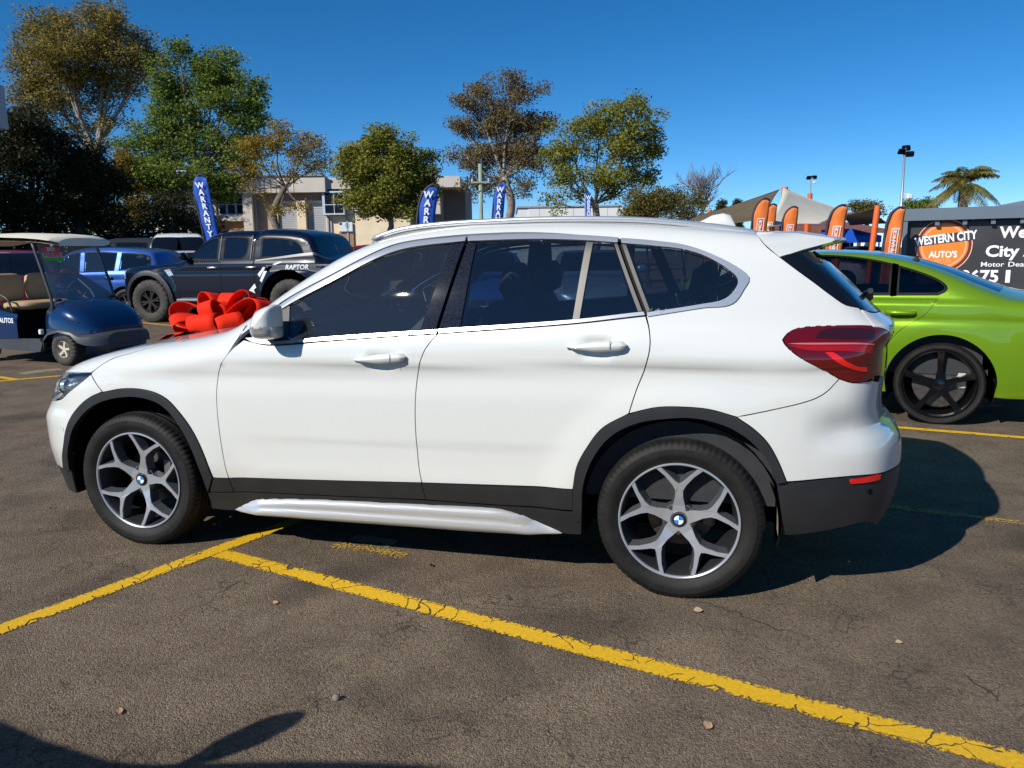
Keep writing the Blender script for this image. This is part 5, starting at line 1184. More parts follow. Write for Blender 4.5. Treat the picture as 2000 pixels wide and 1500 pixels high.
def build_car(sp, name, label, loc, rz, paint, group=None, scale=1., cat='car', wheel='multi', rim=None, detail=True, glass=None, doors=True, knob=False):
    C_ = Car(sp); t = thing(name, label, cat, loc, rz, group, scale); wb, R = sp['wb'], sp['R']; ra = sp.get('ra', R + .055); zl = sp.get('zl', .24); n_, tl = sp['nose'], sp['tail']
    glass = glass or M_GLASS2; amin, amax = C_.xa - C_.rho * math.pi / 2, C_.xb + C_.rho * math.pi / 2; da = dt = .045
    th0 = C_.par((n_ + .1, 0, zl + .05))[0][1]; th1 = C_.par((tl - .05, 0, zl + .08))[0][1]
    bot = [(n_ + .10, -.5, zl + .05, 0)]
    for xc in (0., wb):
        s0 = math.asin(max(-.9, min(.9, (zl - R) / ra)))
        bot += [(xc + ra * math.cos(a), -sp['W'] * .98, R + ra * math.sin(a), 1 if i in (0, 10) else 0) for i, a in enumerate(np.linspace(math.pi - s0, s0, 11))]
    bot += [(tl - .12, -.5, zl + .08, 0)]
    out = [(amin, th0, 1)] + C_.pp(bot) + [(amax, th1, 1), (amax, 1.565, 1)]
    def topline(q): return [(float(C_.par((x, -max(y, .002), C_.T(x) if False else zz(x, y)))[0][0]), float(C_.par((x, -max(y, .002), zz(x, y)))[0][1]), c) for x, y, c in q]
    def zz(x, y):
        lo, hi = .5, 2.4
        for _ in range(30):
            m = (lo + hi) / 2
            if C_.f(np.array([x, y, m])) < 0: lo = m
            else: hi = m
        return lo
    # windscreen and rear window are notches in the top edge
    ws, rw = sp['ws'], sp['rw']     # (x at centre bottom/top, y half width bottom/top)
    (x0, x1, y0, y1) = ws; wsl = topline([(x1, 0, 1), (x1 + .04, y1 * .6, 0), (x1 + .09, y1, 1), ((x0 + x1) / 2 + .07, (y0 + y1) / 2, 0), (x0 + .12, y0, 1), (x0 + .03, y0 * .6, 0), (x0, 0, 1)])
    (x2, x3, y2, y3) = rw; rwl = topline([(x3, 0, 1), (x3 - .02, y3 * .6, 0), (x3 - .06, y3, 1), ((x2 + x3) / 2 - .03, (y2 + y3) / 2, 0), (x2 - .02, y2, 1), (x2, y2 * .6, 0), (x2, 0, 1)])
    full = out + (rwl if sp.get('rwcut', True) else []) + wsl + [(amin, 1.565, 1)]
    O = orient(smooth_outline(full, .04)); holes = []; dlo = [C_.pp(q) for q in sp['dlo']]; drs = [C_.pp(q) for q in sp['doors']] if doors else []
    for q in dlo + drs: holes.append(orient(smooth_outline(q, .03), False))
    K = keyhole(O, holes)
    V, N, F = panel_geo(C_, [(p[0], p[1], 1) for p in K], 0, .02, 0, da, dt, both=True); obj('body', V, F, paint, t, True, N)
    for q in dlo: panel('side_window', C_, q, glass, t, off=-.004, gap=.003, sides=BS2, da=da, dt=dt)
    for q in drs:
        dd = panel('door', C_, q, paint, t, off=0, gap=.003, sides=BS2, da=da, dt=dt)
        if detail:
            xs = [p[0] for p in sp['doors'][drs.index(q)]]; hx = max(xs) - sp.get('hin', .2); hz = sp['belt'] - .12
            for i, sg in enumerate((-1, 1)):
                b = MB(); yy = -C_.side(hx, hz)[1]; b.tube(cr([(hx - .11, sg * (yy - .01), hz), (hx - .08, sg * (yy + .03), hz), (hx + .07, sg * (yy + .03), hz), (hx + .10, sg * (yy - .01), hz)], 3), .014, 7, flat=1.3); b.build('door_handle', sp.get('hm', paint), dd[i], smooth=True)
    panel('windscreen', C_, wsl + [] if False else wsl, glass, t, off=-.004, gap=.002, both=True, da=da, dt=dt)
    if sp.get('rwcut', True): panel('rear_window', C_, rwl, glass, t, off=-.003, gap=.002, both=True, da=da, dt=dt)
    if detail:
        for q, o_ in zip(sp['dlo'], dlo):   # dark surround
            P = smooth_outline(o_, .03); Pi = inset(orient(P), .022); Vs, Ns = C_.lift(*orient(P).T, .003); Vi, _ = C_.lift(*Pi.T, .0035)
            for sg in (1, -1):
                b = MB(); b.grid([[v * [1, sg, 1], w * [1, sg, 1]] for v, w in zip(list(Vs) + [Vs[0]], list(Vi) + [Vi[0]])]); b.build('window_seal', M_SEAL, t, smooth=True)
    for key, m_, nm in (('lamp_f', M_HOUS2, 'headlight'), ('lamp_r', M_RED, 'tail_lamp'), ('bumper_f', M_TRIM, 'grille'), ('clad', M_TRIM, 'cladding')):
        for q in sp.get(key, []): panel(nm, C_, C_.pp(q), m_, t, off=.006, lip=.01, gap=0, sides=BS2, da=da, dt=dt)
    if sp.get('flare_trim'):
        for xc in (0., wb):
            s0 = math.asin((zl - R) / ra); A1 = [(xc + ra * math.cos(a), -sp['W'] * .98, R + ra * math.sin(a), 1 if i in (0, 10) else 0) for i, a in enumerate(np.linspace(math.pi - s0, s0, 11))]
            r2 = ra + .085; A2 = [(xc + r2 * math.cos(a), -sp['W'] * .98, R + r2 * math.sin(a), 1 if i in (0, 10) else 0) for i, a in enumerate(np.linspace(s0 * .8, math.pi - s0 * .8, 11))]
            panel('wheel_arch_flare', C_, C_.pp(A1 + A2), M_TRIM, t, off=.05, lip=.05, gap=0, sides=BS2, da=da, dt=dt)
    b = MB(); b.box(((n_ + tl) / 2, 0, zl + .02), (tl - n_ - .5, 1.1, .12)); b.box((wb / 2, 0, zl + .08), (wb - 2 * ra, sp['W'] * 1.85, .12)); b.build('underbody', M_DARK, t)
    for xc in (0., wb):
        for sg in (-1, 1):
            b = MB(); R2 = [[(xc + (ra + .01) * math.cos(a), sg * y, R + (ra + .01) * math.sin(a)) for y in (sp['W'] - .05, sp['W'] - .38)] for a in np.linspace(-.4, math.pi + .4, 15)]; b.grid(R2)
            b.add([(xc, sg * (sp['W'] - .38), R)] + [r[1] for r in R2], [(0, i + 1, i + 2) for i in range(14)]); b.build('wheel_housing', M_DARK, t)
            plain_wheel(t, (xc, sg * (sp['W'] - sp['tw'] / 2 - sp.get('tin', .02)), R - .006), R, sp['tw'], sp['Rr'], sg, wheel, rim or M_GUN, knob=knob, mt=sp.get('mt'), rot=sp.get('wrot', .3))
    # cabin
    b = MB(); H = sp['H']; zb = sp['belt']; cx0, cx1 = ws[0] + .25, (rw[1] if sp.get('rwcut', True) else sp.get('cab_end', tl - .4)) - .1
    b.box(((cx0 + cx1) / 2, 0, .42), (cx1 - cx0, sp['W'] * 1.6, .05)); b.box((cx0 + .1, 0, zb - .12), (.4, sp['W'] * 1.55, .2), bev=.05)
    for sg in (-1, 1): b.box(((cx0 + cx1) / 2, sg * (sp['W'] - .12), zb - .35), (cx1 - cx0 - .1, .03, .55))
    b.build('cabin_tub', M_INT, t)
    for x in sp['seats']:
        for y in (-.36, .36):
            b = MB(); b.box((x, y, zb - .48), (.5, .48, .18), bev=.06); b.box((x + .30, y, zb - .13), (.16, .46, .62), rot=(0, .25, 0), bev=.06); s_ = b.build('seat', M_INT, t, auto=.9)
            b = MB(); b.box((x + .42, y, zb + .24), (.10, .25, .17), rot=(0, .2, 0), bev=.045); b.build('head_rest', sp.get('hrm', M_INT), s_, auto=.9)
    if sp.get('mirror'):
        mx, mz = sp['mirror']; yy = -C_.side(mx, mz)[1]
        for sg in (-1, 1):
            b = MB(); R2 = []
            for k, (o_, sc) in enumerate(((.03, .3), (.05, .8), (.11, 1.), (.19, .95), (.24, .6), (.25, .05))): R2.append([(mx + .06 * sc * math.cos(a) + .01 * k, sg * (yy + o_), mz + .07 + .085 * sc * math.sin(a)) for a in np.linspace(0, 2 * math.pi, 13)])
            b.grid(R2); mo = b.build('door_mirror', sp.get('mm', paint), t, smooth=True)
            b = MB(); b.tube([(mx, sg * (yy - .03), mz - .0), (mx + .01, sg * (yy + .08), mz + .03)], .03, 7); b.build('mirror_foot', M_TRIM, mo)
    return t, C_
BS2 = (False, True)
M_HOUS2 = mat('headlamp_glass', (.35, .38, .42), .08, metal=.3, coat=1.)
def paint(name, col, metal=.0, rough=.3, flake=.05): return mat(name, col, rough, metal, coat=1., spec=.12, var=flake, vscale=400)
P_GREEN = paint('lime_green_metallic_paint', (.175, .33, .012), .38, .33, .10); P_NAVY = paint('dark_navy_paint', (.0035, .006, .017), .0, .25); P_BLUE = paint('bright_blue_paint', (.045, .12, .40), .3, .3)
P_MAROON = paint('maroon_paint', (.16, .012, .018), .2, .3); P_SILVER = paint('silver_paint', (.42, .43, .45), .6, .32); P_GREY = paint('dark_grey_paint', (.04, .043, .047), .3, .3); P_WHITE2 = paint('plain_white_paint', (.74, .75, .74), 0, .3); P_BLUEG = paint('pale_blue_grey_paint', (.22, .29, .34), .4, .3)
SEDAN = dict(wb=2.915, nose=-.86, tail=4.03, W=.945, H=1.42, belt=1.03, R=.335, Rr=.276, tw=.245, ra=.405, tr=.345, zl=.23, tumble=.42, tin=.012, wrot=.0, step=.022,
    top=[(-.92, .35), (-.86, .58), (-.78, .70), (-.55, .80), (0, .92), (.45, .98), (.66, 1.02), (.9, 1.15), (1.3, 1.34), (1.6, 1.405), (1.95, 1.425), (2.3, 1.41), (2.6, 1.365), (2.95, 1.265), (3.25, 1.145), (3.48, 1.065), (3.7, 1.035), (4.0, 1.01), (4.2, .98)],
    rear=[(.15, 3.86), (.3, 3.95), (.5, 4.02), (.62, 4.03), (.75, 4.0), (.95, 3.99), (1.08, 3.97), (1.2, 3.9)], ws=(.70, 1.42, .74, .58), rw=(2.42, 3.36, .56, .66), bow=.10, bowr=.10,
    dlo=[[(.82, 1.035, 1), (1.0, 1.15), (1.25, 1.275), (1.5, 1.345), (1.66, 1.365, 1), (1.72, 1.04, 1)], [(1.78, 1.04, 1), (1.73, 1.37, 1), (1.95, 1.378), (2.2, 1.362), (2.42, 1.325), (2.52, 1.30, 1), (2.52, 1.045, 1)], [(2.55, 1.045, 1), (2.55, 1.29, 1), (2.68, 1.25), (2.84, 1.185), (2.92, 1.125), (2.92, 1.085), (2.86, 1.05, 1)]],
    doors=[[(.60, .98, 1), (1.0, .995), (1.74, 1.01, 1), (1.70, .8), (1.70, .45), (1.72, .33, 1), (.72, .33, 1), (.55, .6)], [(1.75, 1.01, 1), (2.3, 1.015), (2.86, 1.02, 1), (2.78, .90), (2.60, .76), (2.49, .60), (2.44, .45), (2.43, .33, 1), (1.73, .33, 1), (1.71, .45), (1.71, .8)]],
    lamp_r=[[(3.86, 1.02, 1), (3.96, 1.0, 1), (4.0, -.55, .98, 1), (4.02, -.55, .80, 1), (3.93, .82, 1)]], lamp_f=[[(-.45, .80, 1), (-.70, -.66, .72, 1), (-.74, -.6, .62, 1), (-.6, .64, 1)]], clad=[[(2.512, 1.042, 1), (2.512, 1.305, 1), (2.558, 1.292, 1), (2.558, 1.042, 1)], [(1.712, 1.04, 1), (1.652, 1.368, 1), (1.738, 1.372, 1), (1.788, 1.04, 1)]],
    seats=(1.45, 2.25), mirror=(.86, 1.03), hin=.25)
g, GC = build_car(SEDAN, 'parked_car', 'lime green metallic sedan with black five-spoke wheels behind the white SUV', (0, 0, 0), 0, P_GREEN, wheel='five', rim=M_GLOSSBLACK, glass=glass_mat('smoky_sedan_glass', (.20, .19, .22), .01, 1.55))
ga = -.205; rl = np.array([2.915, -.80]); cw, sw = math.cos(ga), math.sin(ga); wp = np.array((4.499, 3.928)) + np.array([0.02, .06])
g.location = (wp[0] - (cw * rl[0] - sw * rl[1]), wp[1] - (sw * rl[0] + cw * rl[1]), 0); g.rotation_euler = (0, 0, ga)
# navy ute with canopy
UTE = dict(wb=3.25, nose=-.92, tail=4.45, W=.965, H=1.86, belt=1.24, R=.445, Rr=.235, tw=.30, ra=.52, tr=.43, zl=.42, tumble=.27, tin=-.03, zs=.85, flare=.03, flare_trim=True, xa=.1, k=.13, mt=M_RUBBER2,
    top=[(-.98, .6), (-.93, .9), (-.88, 1.05), (-.7, 1.16), (-.3, 1.20), (.2, 1.235), (.6, 1.26), (.78, 1.32), (1.0, 1.48), (1.3, 1.70), (1.55, 1.82), (1.9, 1.86), (2.3, 1.86), (2.42, 1.85), (2.50, 1.80), (2.58, 1.86), (2.7, 1.88), (3.1, 1.865), (3.45, 1.82), (3.66, 1.74), (3.80, 1.52), (3.90, 1.33), (4.02, 1.28), (4.5, 1.27)],
    rear=[(.3, 4.2), (.6, 4.45), (1.0, 4.45), (1.25, 4.43), (1.5, 4.33), (1.8, 4.15)], ws=(.66, 1.42, .76, .66), rw=(0, 0, 0, 0), rwcut=False, cab_end=2.5, bow=.06, bowr=.0,
    dlo=[[(.86, 1.265, 1), (1.06, 1.44), (1.33, 1.62), (1.52, 1.705), (1.66, 1.725, 1), (1.66, 1.265, 1)], [(1.78, 1.265, 1), (1.76, 1.73, 1), (2.0, 1.735), (2.28, 1.715), (2.35, 1.69, 1), (2.33, 1.40), (2.22, 1.28), (2.1, 1.265, 1)], [(2.62, 1.30, 1), (2.62, 1.70, 1), (3.0, 1.69), (3.34, 1.64), (3.50, 1.54), (3.60, 1.36, 1), (3.4, 1.31)]],
    doors=[[(.70, 1.21, 1), (1.2, 1.225), (1.71, 1.23, 1), (1.71, .62, 1), (.72, .62, 1), (.64, .9)], [(1.74, 1.23, 1), (2.42, 1.235, 1), (2.40, 1.0), (2.55, .8), (2.60, .62, 1), (1.74, .62, 1)]],
    lamp_f=[[(-.62, 1.08, 1), (-.80, -.70, 1.02, 1), (-.84, -.66, .86, 1), (-.66, .90, 1)]], lamp_r=[[(4.34, 1.22, 1), (4.42, -.75, 1.2, 1), (4.44, -.75, .9, 1), (4.36, .92, 1)]], seats=(1.35, 2.05), mirror=(.92, 1.28), mm=M_GLOSSBLACK, hm=M_CHROME, hin=.16)
u_, UC = build_car(UTE, 'pickup_truck', 'lifted dark navy pickup truck with canopy, grey side graphics and chunky off-road tyres', (0, 0, 0), SITE_RZ, P_NAVY, cat='pickup', wheel='off', rim=mat('dark_bronze_alloy', (.10, .095, .085), .35, metal=.8), knob=True, scale=1.02)
u_.rotation_euler = (0, 0, SITE_RZ - .27); u_.scale = (1.07,) * 3
_c, _s = math.cos(SITE_RZ - .27), math.sin(SITE_RZ - .27); _w = np.array((-9.622, 11.773)); u_.location = (_w[0] + 1.07 * (-_s * -1) * -.0 - 1.07 * (-_s * -.86), _w[1] - 1.07 * (_c * -.86), 0)
M_DECAL = mat('silver_decal', (.50, .52, .55), .4, metal=.3); M_DECALG = mat('grey_decal', (.10, .11, .12), .4); M_DECALW = mat('white_decal', (.75, .77, .80), .4)
def dec(pts, m, name='side_graphic', off=.004): panel(name, UC, UC.pp([(x, z, 1) for x, z in pts]), m, u_, off=off, lip=0, gap=0, da=.08, dt=.08)
dec([(2.76, 1.16), (3.30, 1.16), (4.20, 1.16), (4.28, .86), (3.95, 1.0), (3.62, 1.06), (3.2, 1.06), (2.86, 1.03)], M_DECALG)
for q in ([(2.58, .98), (2.70, 1.12), (2.76, 1.12), (2.62, .92)], [(2.62, .86), (2.72, 1.04), (2.80, 1.06), (2.66, .82)], [(2.92, 1.17), (3.06, 1.215), (3.14, 1.215), (2.98, 1.16)], [(2.36, .66), (2.50, .80), (2.53, .72), (2.42, .64)], [(2.36, .56), (2.47, .68), (2.50, .60), (2.42, .52)], [(2.74, 1.04), (2.84, 1.14), (2.92, 1.14), (2.82, 1.04)]): dec(q, M_DECALW, off=.006)
V, F = text_mesh('RAPTOR', .125, .004); L_ = max(v[0] for v in V)
P3 = UC.pp([(3.46 + v[0] * 1.05 + v[1] * .25, 1.11 + v[1] * 1.0) for v in V]); VV, NN = UC.lift(np.array([p[0] for p in P3]), np.array([p[1] for p in P3]), .011); obj('lettering', VV, F, M_DECALW, u_)
dec([(.40, 1.08), (.54, 1.10), (.62, .98), (.52, .95)], M_CHROME, 'fender_vent', .008)
dec([(2.475, .62), (2.505, .62), (2.505, 1.80), (2.475, 1.80)], M_SEAL, 'cab_gap', .003); dec([(2.53, 1.238), (4.40, 1.238), (4.40, 1.258), (2.53, 1.258)], M_GUN, 'tray_rail', .008); dec([(2.56, 1.275), (3.78, 1.275), (3.78, 1.30), (2.56, 1.30)], M_SEAL, 'canopy_gap', .004)
b = MB(); b.box((1.65, -.98, .47), (1.9, .16, .05), bev=.02); b.box((1.65, .98, .47), (1.9, .16, .05), bev=.02); b.build('side_step', M_STEEL, u_)
for k in range(2): b = MB(); b.tube([(1.70 if k == 0 else 2.42, -.93, 1.27), (1.72 if k == 0 else 2.43, -.80, 1.74)], .016, 5); b.build('pillar_trim', M_TRIM, u_)
# hatchback / wagon shapes reused for the rest of the yard
HATCH = dict(wb=2.62, nose=-.85, tail=3.42, W=.90, H=1.46, belt=1.0, R=.32, Rr=.215, tw=.21, tr=.32, zl=.22, tumble=.40,
    top=[(-.9, .35), (-.84, .58), (-.76, .70), (-.5, .82), (0, .93), (.4, .99), (.55, 1.03), (.8, 1.17), (1.15, 1.35), (1.4, 1.435), (1.8, 1.465), (2.2, 1.455), (2.6, 1.41), (2.95, 1.34), (3.3, 1.22), (3.6, 1.1)],
    rear=[(.15, 3.26), (.3, 3.36), (.5, 3.42), (.8, 3.40), (.95, 3.36), (1.1, 3.26), (1.3, 3.05), (1.5, 2.85)], ws=(.58, 1.30, .72, .58), rw=(2.75, 3.2, .5, .6), rwcut=False, cab_end=3.1,
    dlo=[[(.76, 1.015, 1), (.95, 1.15), (1.2, 1.27), (1.45, 1.345), (1.58, 1.36, 1), (1.62, 1.02, 1)], [(1.72, 1.02, 1), (1.69, 1.365, 1), (1.95, 1.37), (2.3, 1.345), (2.6, 1.29), (2.78, 1.21), (2.72, 1.07), (2.5, 1.03, 1)]],
    doors=[[(.56, .96, 1), (1.0, .975), (1.66, .985, 1), (1.64, .35, 1), (.66, .35, 1), (.52, .6)], [(1.68, .985, 1), (2.55, .99, 1), (2.36, .75), (2.22, .5), (2.2, .35, 1), (1.66, .35, 1)]],
    lamp_f=[[(-.42, .82, 1), (-.66, -.66, .76, 1), (-.72, -.55, .64, 1), (-.5, .70, 1)]], bumper_f=[[(-.80, -.40, .55, 1), (-.84, -.02, .55, 1), (-.84, -.02, .36, 1), (-.78, -.45, .36, 1)]], lamp_r=[[(3.2, .98, 1), (3.3, -.62, .96, 1), (3.36, -.62, .74, 1), (3.26, .76, 1)]], seats=(1.3, 2.1), mirror=(.78, 1.0))
WAGON = dict(HATCH, wb=2.70, tail=3.65, W=.93, H=1.70, belt=1.10, R=.36, Rr=.225, tr=.36, zl=.27, tumble=.33,
    top=[(-.9, .4), (-.86, .68), (-.8, .84), (-.6, .95), (0, 1.04), (.4, 1.09), (.55, 1.12), (.78, 1.26), (1.1, 1.50), (1.35, 1.63), (1.8, 1.70), (2.3, 1.70), (2.8, 1.67), (3.2, 1.62), (3.5, 1.52), (3.8, 1.4)],
    rear=[(.15, 3.48), (.35, 3.6), (.6, 3.65), (.9, 3.63), (1.1, 3.58), (1.4, 3.46), (1.7, 3.3)], ws=(.58, 1.28, .76, .64), cab_end=3.3,
    dlo=[[(.78, 1.12, 1), (1.0, 1.32), (1.25, 1.48), (1.45, 1.555), (1.6, 1.57, 1), (1.62, 1.12, 1)], [(1.72, 1.12, 1), (1.70, 1.575, 1), (2.1, 1.58), (2.5, 1.56, 1), (2.46, 1.13, 1)], [(2.56, 1.13, 1), (2.6, 1.555, 1), (2.95, 1.53), (3.25, 1.47), (3.3, 1.25), (3.2, 1.15, 1)]],
    doors=[[(.56, 1.06, 1), (1.66, 1.085, 1), (1.64, .42, 1), (.68, .42, 1), (.54, .7)], [(1.68, 1.085, 1), (2.52, 1.095, 1), (2.42, .85), (2.25, .58), (2.22, .42, 1), (1.66, .42, 1)]],
    lamp_f=[[(-.42, .93, 1), (-.68, -.68, .88, 1), (-.74, -.58, .74, 1), (-.5, .80, 1)]], lamp_r=[[(3.42, 1.1, 1), (3.5, -.66, 1.08, 1), (3.56, -.66, .8, 1), (3.46, .82, 1)]], seats=(1.3, 2.1), mirror=(.82, 1.1))
VAN = dict(WAGON, H=1.95, belt=1.15, W=.90, top=[(-.9, .4), (-.88, .75), (-.84, .92), (-.7, 1.02), (-.2, 1.10), (.1, 1.16), (.35, 1.36), (.6, 1.62), (.85, 1.84), (1.2, 1.93), (1.8, 1.95), (2.6, 1.95), (3.2, 1.92), (3.5, 1.85), (3.8, 1.7)],
    rear=[(.15, 3.5), (.35, 3.6), (.9, 3.65), (1.3, 3.62), (1.7, 3.55), (1.95, 3.4)], ws=(.06, .80, .74, .66), dlo=[[(.42, 1.18, 1), (.65, 1.42), (.9, 1.64), (1.1, 1.72, 1), (1.4, 1.74, 1), (1.4, 1.18, 1)]], doors=[[(.30, 1.12, 1), (1.46, 1.13, 1), (1.46, .45, 1), (.62, .45, 1), (.42, .8)]], seats=(1.1,), mirror=(.52, 1.2))
_CACHE = {}
_build_car = build_car
def build_car(sp, name, label, loc, rz, paint, group=None, scale=1., cat='car', detail=True, **k):
    """build a shape once; further cars of that shape are copies with their own paint"""
    key = (id(sp), detail)
    if key not in _CACHE:
        r = _build_car(sp, name, label, loc, rz, paint, group, scale, cat, detail=detail, **k); _CACHE[key] = (r[0], r[1], paint); return r
    src, C_, p0 = _CACHE[key]; c = copy_tree(src); c.name = name; c.location = loc; c.rotation_euler = (0, 0, rz); c.scale = (scale,) * 3
    tag(c, label, cat, group); new = {}
    def swap(o):
        if o.type == 'MESH' and o.data.materials and o.data.materials[0] == p0:
            if o.data.name not in new: m_ = o.data.copy(); m_.materials[0] = paint; new[o.data.name] = m_
            o.data = new[o.data.name]
        for ch in o.children: swap(ch)
    swap(c); return c, C_
def face_cam(a): return SITE_RZ + a       # a = 0: nose to the left of the picture plane
YARD = 'cars parked along the back of the yard'
build_car(WAGON, 'parked_car', 'bright blue small SUV parked behind the golf cart, beside the navy pickup', site(-11.710, 19.8), face_cam(-.06), P_BLUE, YARD, scale=1.0)
build_car(WAGON, 'parked_car', 'maroon wagon with its windscreen towards us behind the golf cart seats', site(-10.220, 16.4), face_cam(2.15), P_MAROON, YARD, scale=.97)
build_car(WAGON, 'parked_car', 'dark grey off-roader parked against the shaded shrubs', site(-14.760, 26), face_cam(.20), P_GREY, YARD, scale=1.22)
build_car(VAN, 'parked_van', 'white van with black windscreen facing us between blue SUV and navy pickup', site(-9.910, 24), face_cam(1.95), P_WHITE2, YARD, cat='van', scale=1.12)
build_car(HATCH, 'parked_car', 'small white hatchback nose-on in front of the white van', site(-8.660, 21.3), face_cam(1.95), P_WHITE2, YARD, scale=1.1)
build_car(HATCH, 'parked_car', 'maroon hatchback seen over the pickup tray near the pale fence', site(-6.760, 27), face_cam(.0), P_MAROON, YARD, scale=1.2)
build_car(HATCH, 'parked_car', 'silver hatchback beyond the tail of the navy pickup', site(-5.210, 20.5), face_cam(.1), P_SILVER, YARD)
FAR = 'cars under the shade sails'
build_car(WAGON, 'parked_car', 'white wagon standing under the blue marquee', site(10.100, 24.5), face_cam(2.9), P_WHITE2, FAR, detail=False)
build_car(HATCH, 'parked_car', 'dark grey hatchback next to the wagon under the blue marquee', site(11.590, 25), face_cam(1.5), P_GREY, FAR, detail=False)
build_car(HATCH, 'parked_car', 'silver hatchback under the tan shade sail', site(11.390, 31), face_cam(1.5), P_SILVER, FAR, detail=False)
build_car(WAGON, 'parked_car', 'white wagon beside the thin orange post under the tan sail', site(11.250, 32), face_cam(1.4), P_WHITE2, FAR, detail=False)
# cars seen through the white car's windows, and the one behind the photographer that shades the asphalt
ROW = 'cars parked around the white SUV'
build_car(HATCH, 'parked_car', 'pale blue-grey hatchback facing us, seen through the rear door glass of the white SUV', site(1.630, 15.5), face_cam(1.50), P_BLUEG, ROW)
bb_, _ = build_car(HATCH, 'parked_car', 'deep blue hatchback with yellow number plate, seen through the rear door glass', site(-0.490, 16), face_cam(1.62), P_BLUE, ROW)
b = MB(); b.box((-.862, -.0, .42), (.02, .37, .11), bev=.005); b.build('number_plate', mat('yellow_plate', (.75, .60, .12), .5), bb_)
build_car(WAGON, 'parked_car', 'silver wagon parked behind the photographer, shading the asphalt', (-.55, -3.335, 0), -.35, P_SILVER, ROW)
# ------------------------------------------------------------------ the white SUV
def star_wheel(parent, loc, rot_spoke, side=-1, steer=0.):
    """alloy with five forked spokes, outside on the -y side (side=-1)"""
    e = MB(); s = side
    # rim: outer flange polished, barrel dark
    e.mi = 1; e.lathe([(.2385, s * .0900), (.2400, s * .0985), (.2440, s * .1015), (.2485, s * .1005), (.2495, s * .094)], 96)
    e.mi = 0; e.lathe([(.2495, s * .094), (.2440, s * .07), (.2300, s * .045), (.215, s * .01), (.205, -s * .06), (.22, -s * .098)], 72)
    e.lathe([(.2385, s * .0900), (.226, s * .060), (.218, s * .03), (.205, -s * .05)], 72)
    w = e.build('wheel', [mat('dark_rim_barrel', (.020, .021, .024), .45, metal=.2), M_POLISH], parent, loc=loc, auto=.7); w.rotation_euler = (0, 0, steer)
    # spokes
    q = np.array
    half = [(.0290, .030), (.0235, .062), (.0158, .098), (.0150, .130), (.0265, .153), (.0585, .1925), (.0950, .2225)]
    inner = [(.0790, .2300), (.0445, .1985), (.0145, .1690), (0, .1600)]
    outl = half + inner; outl = outl + [(-x, y) for x, y in outl[-2::-1]]
    def hz(r): return s * (.078 + .0205 * min(1, max(0, (r - .05) / .17)) ** .8 - .010 * math.exp(-((r - .06) / .05) ** 2))
    top = [(u, v) for u, v in outl]; cx = sum(u for u, v in top) / len(top)
    P = np.array(top); Pb = P.copy()
    e_ = np.roll(P, -1, 0) - np.roll(P, 1, 0); nn = np.stack([e_[:, 1], -e_[:, 0]], 1); nn /= np.linalg.norm(nn, axis=1, keepdims=True)
    if np.sum((P + nn * .001)[:, 0] ** 2) < np.sum(P[:, 0] ** 2): nn = -nn
    Pm = P + nn * .0016; Pb = P + nn * .0125
    V = [(u, hz(math.hypot(u, v)), v) for u, v in P] + [(u, hz(math.hypot(u, v)) - s * .004, v) for u, v in Pm] + [(u, hz(math.hypot(u, v)) - s * .048, v) for u, v in Pb]
    n = len(P); F = []; MI = []
    # triangulate the face with bmesh
    bm = bmesh.new(); vs = [bm.verts.new(v) for v in V]
    f0 = bm.faces.new(vs[:n]); f0.material_index = 1
    for i in range(n):
        j = (i + 1) % n
        a = bm.faces.new((vs[i], vs[j], vs[n + j], vs[n + i])); a.material_index = 1
        a = bm.faces.new((vs[n + i], vs[n + j], vs[2 * n + j], vs[2 * n + i])); a.material_index = 0
    bmesh.ops.triangulate(bm, faces=[f0]); bmesh.ops.recalc_face_normals(bm, faces=bm.faces)
    me = bpy.data.meshes.new('spoke'); bm.to_mesh(me); bm.free(); me.materials.append(M_GUN); me.materials.append(M_POLISH)
    for k in range(5):
        o = bpy.data.objects.new('spoke', me); link(o, w); o.rotation_euler = (0, rot_spoke + k * 2 * math.pi / 5, 0)
    h = MB(); h.lathe([(.0005, s * .0700), (.034, s * .0705), (.040, s * .066), (.070, s * .060), (.074, s * .02)], 40)
    h.build('hub', M_GUN, w, auto=.6)
    for k in range(5):
        a = rot_spoke + (k + .5) * 2 * math.pi / 5
        bb = MB(); c = (.056 * math.sin(a), 0, .056 * math.cos(a))
        bb.lathe([(.0005, s * .070), (.008, s * .070), (.009, s * .066), (.0095, s * .055)], 10, c=c); bb.build('wheel_bolt', M_DISC, w, auto=.5)
    cap = MB(); cap.lathe([(.0265, s * .068), (.0265, s * .0765), (.0245, s * .0785), (.019, s * .0785)], 36)
    ce = cap.build('hub_cap', M_GLOSSBLACK, w, auto=.5)
    em = MB()
    for qd in range(4):
        em.mi = qd % 2
        em.add([(0, s * .0795, 0)] + [(.0195 * math.cos(qd * math.pi / 2 + t * math.pi / 16), s * .0788, .0195 * math.sin(qd * math.pi / 2 + t * math.pi / 16)) for t in range(9)],
               [(0, t + 1, t + 2) for t in range(8)])
    em.build('emblem', [M_BLUEQ, M_WHITEQ] if side < 0 else [M_WHITEQ, M_BLUEQ], w)
    d = MB(); d.lathe([(.075, -s * .01), (.138, -s * .015), (.138, -s * .04), (.07, -s * .04)], 48, closed=True); d.build('brake_disc', M_DISC, w, auto=.5)
    d = MB(); d.lathe([(.0005, s * .05), (.055, s * .048), (.075, s * .02)], 32); d.build('brake_hat', M_DISC, w, auto=.5)
    c = MB(); c.box((.115, -s * .02, .03), (.06, .07, .15), bev=.012); c.build('brake_caliper', M_CALIPER, w)
    return w

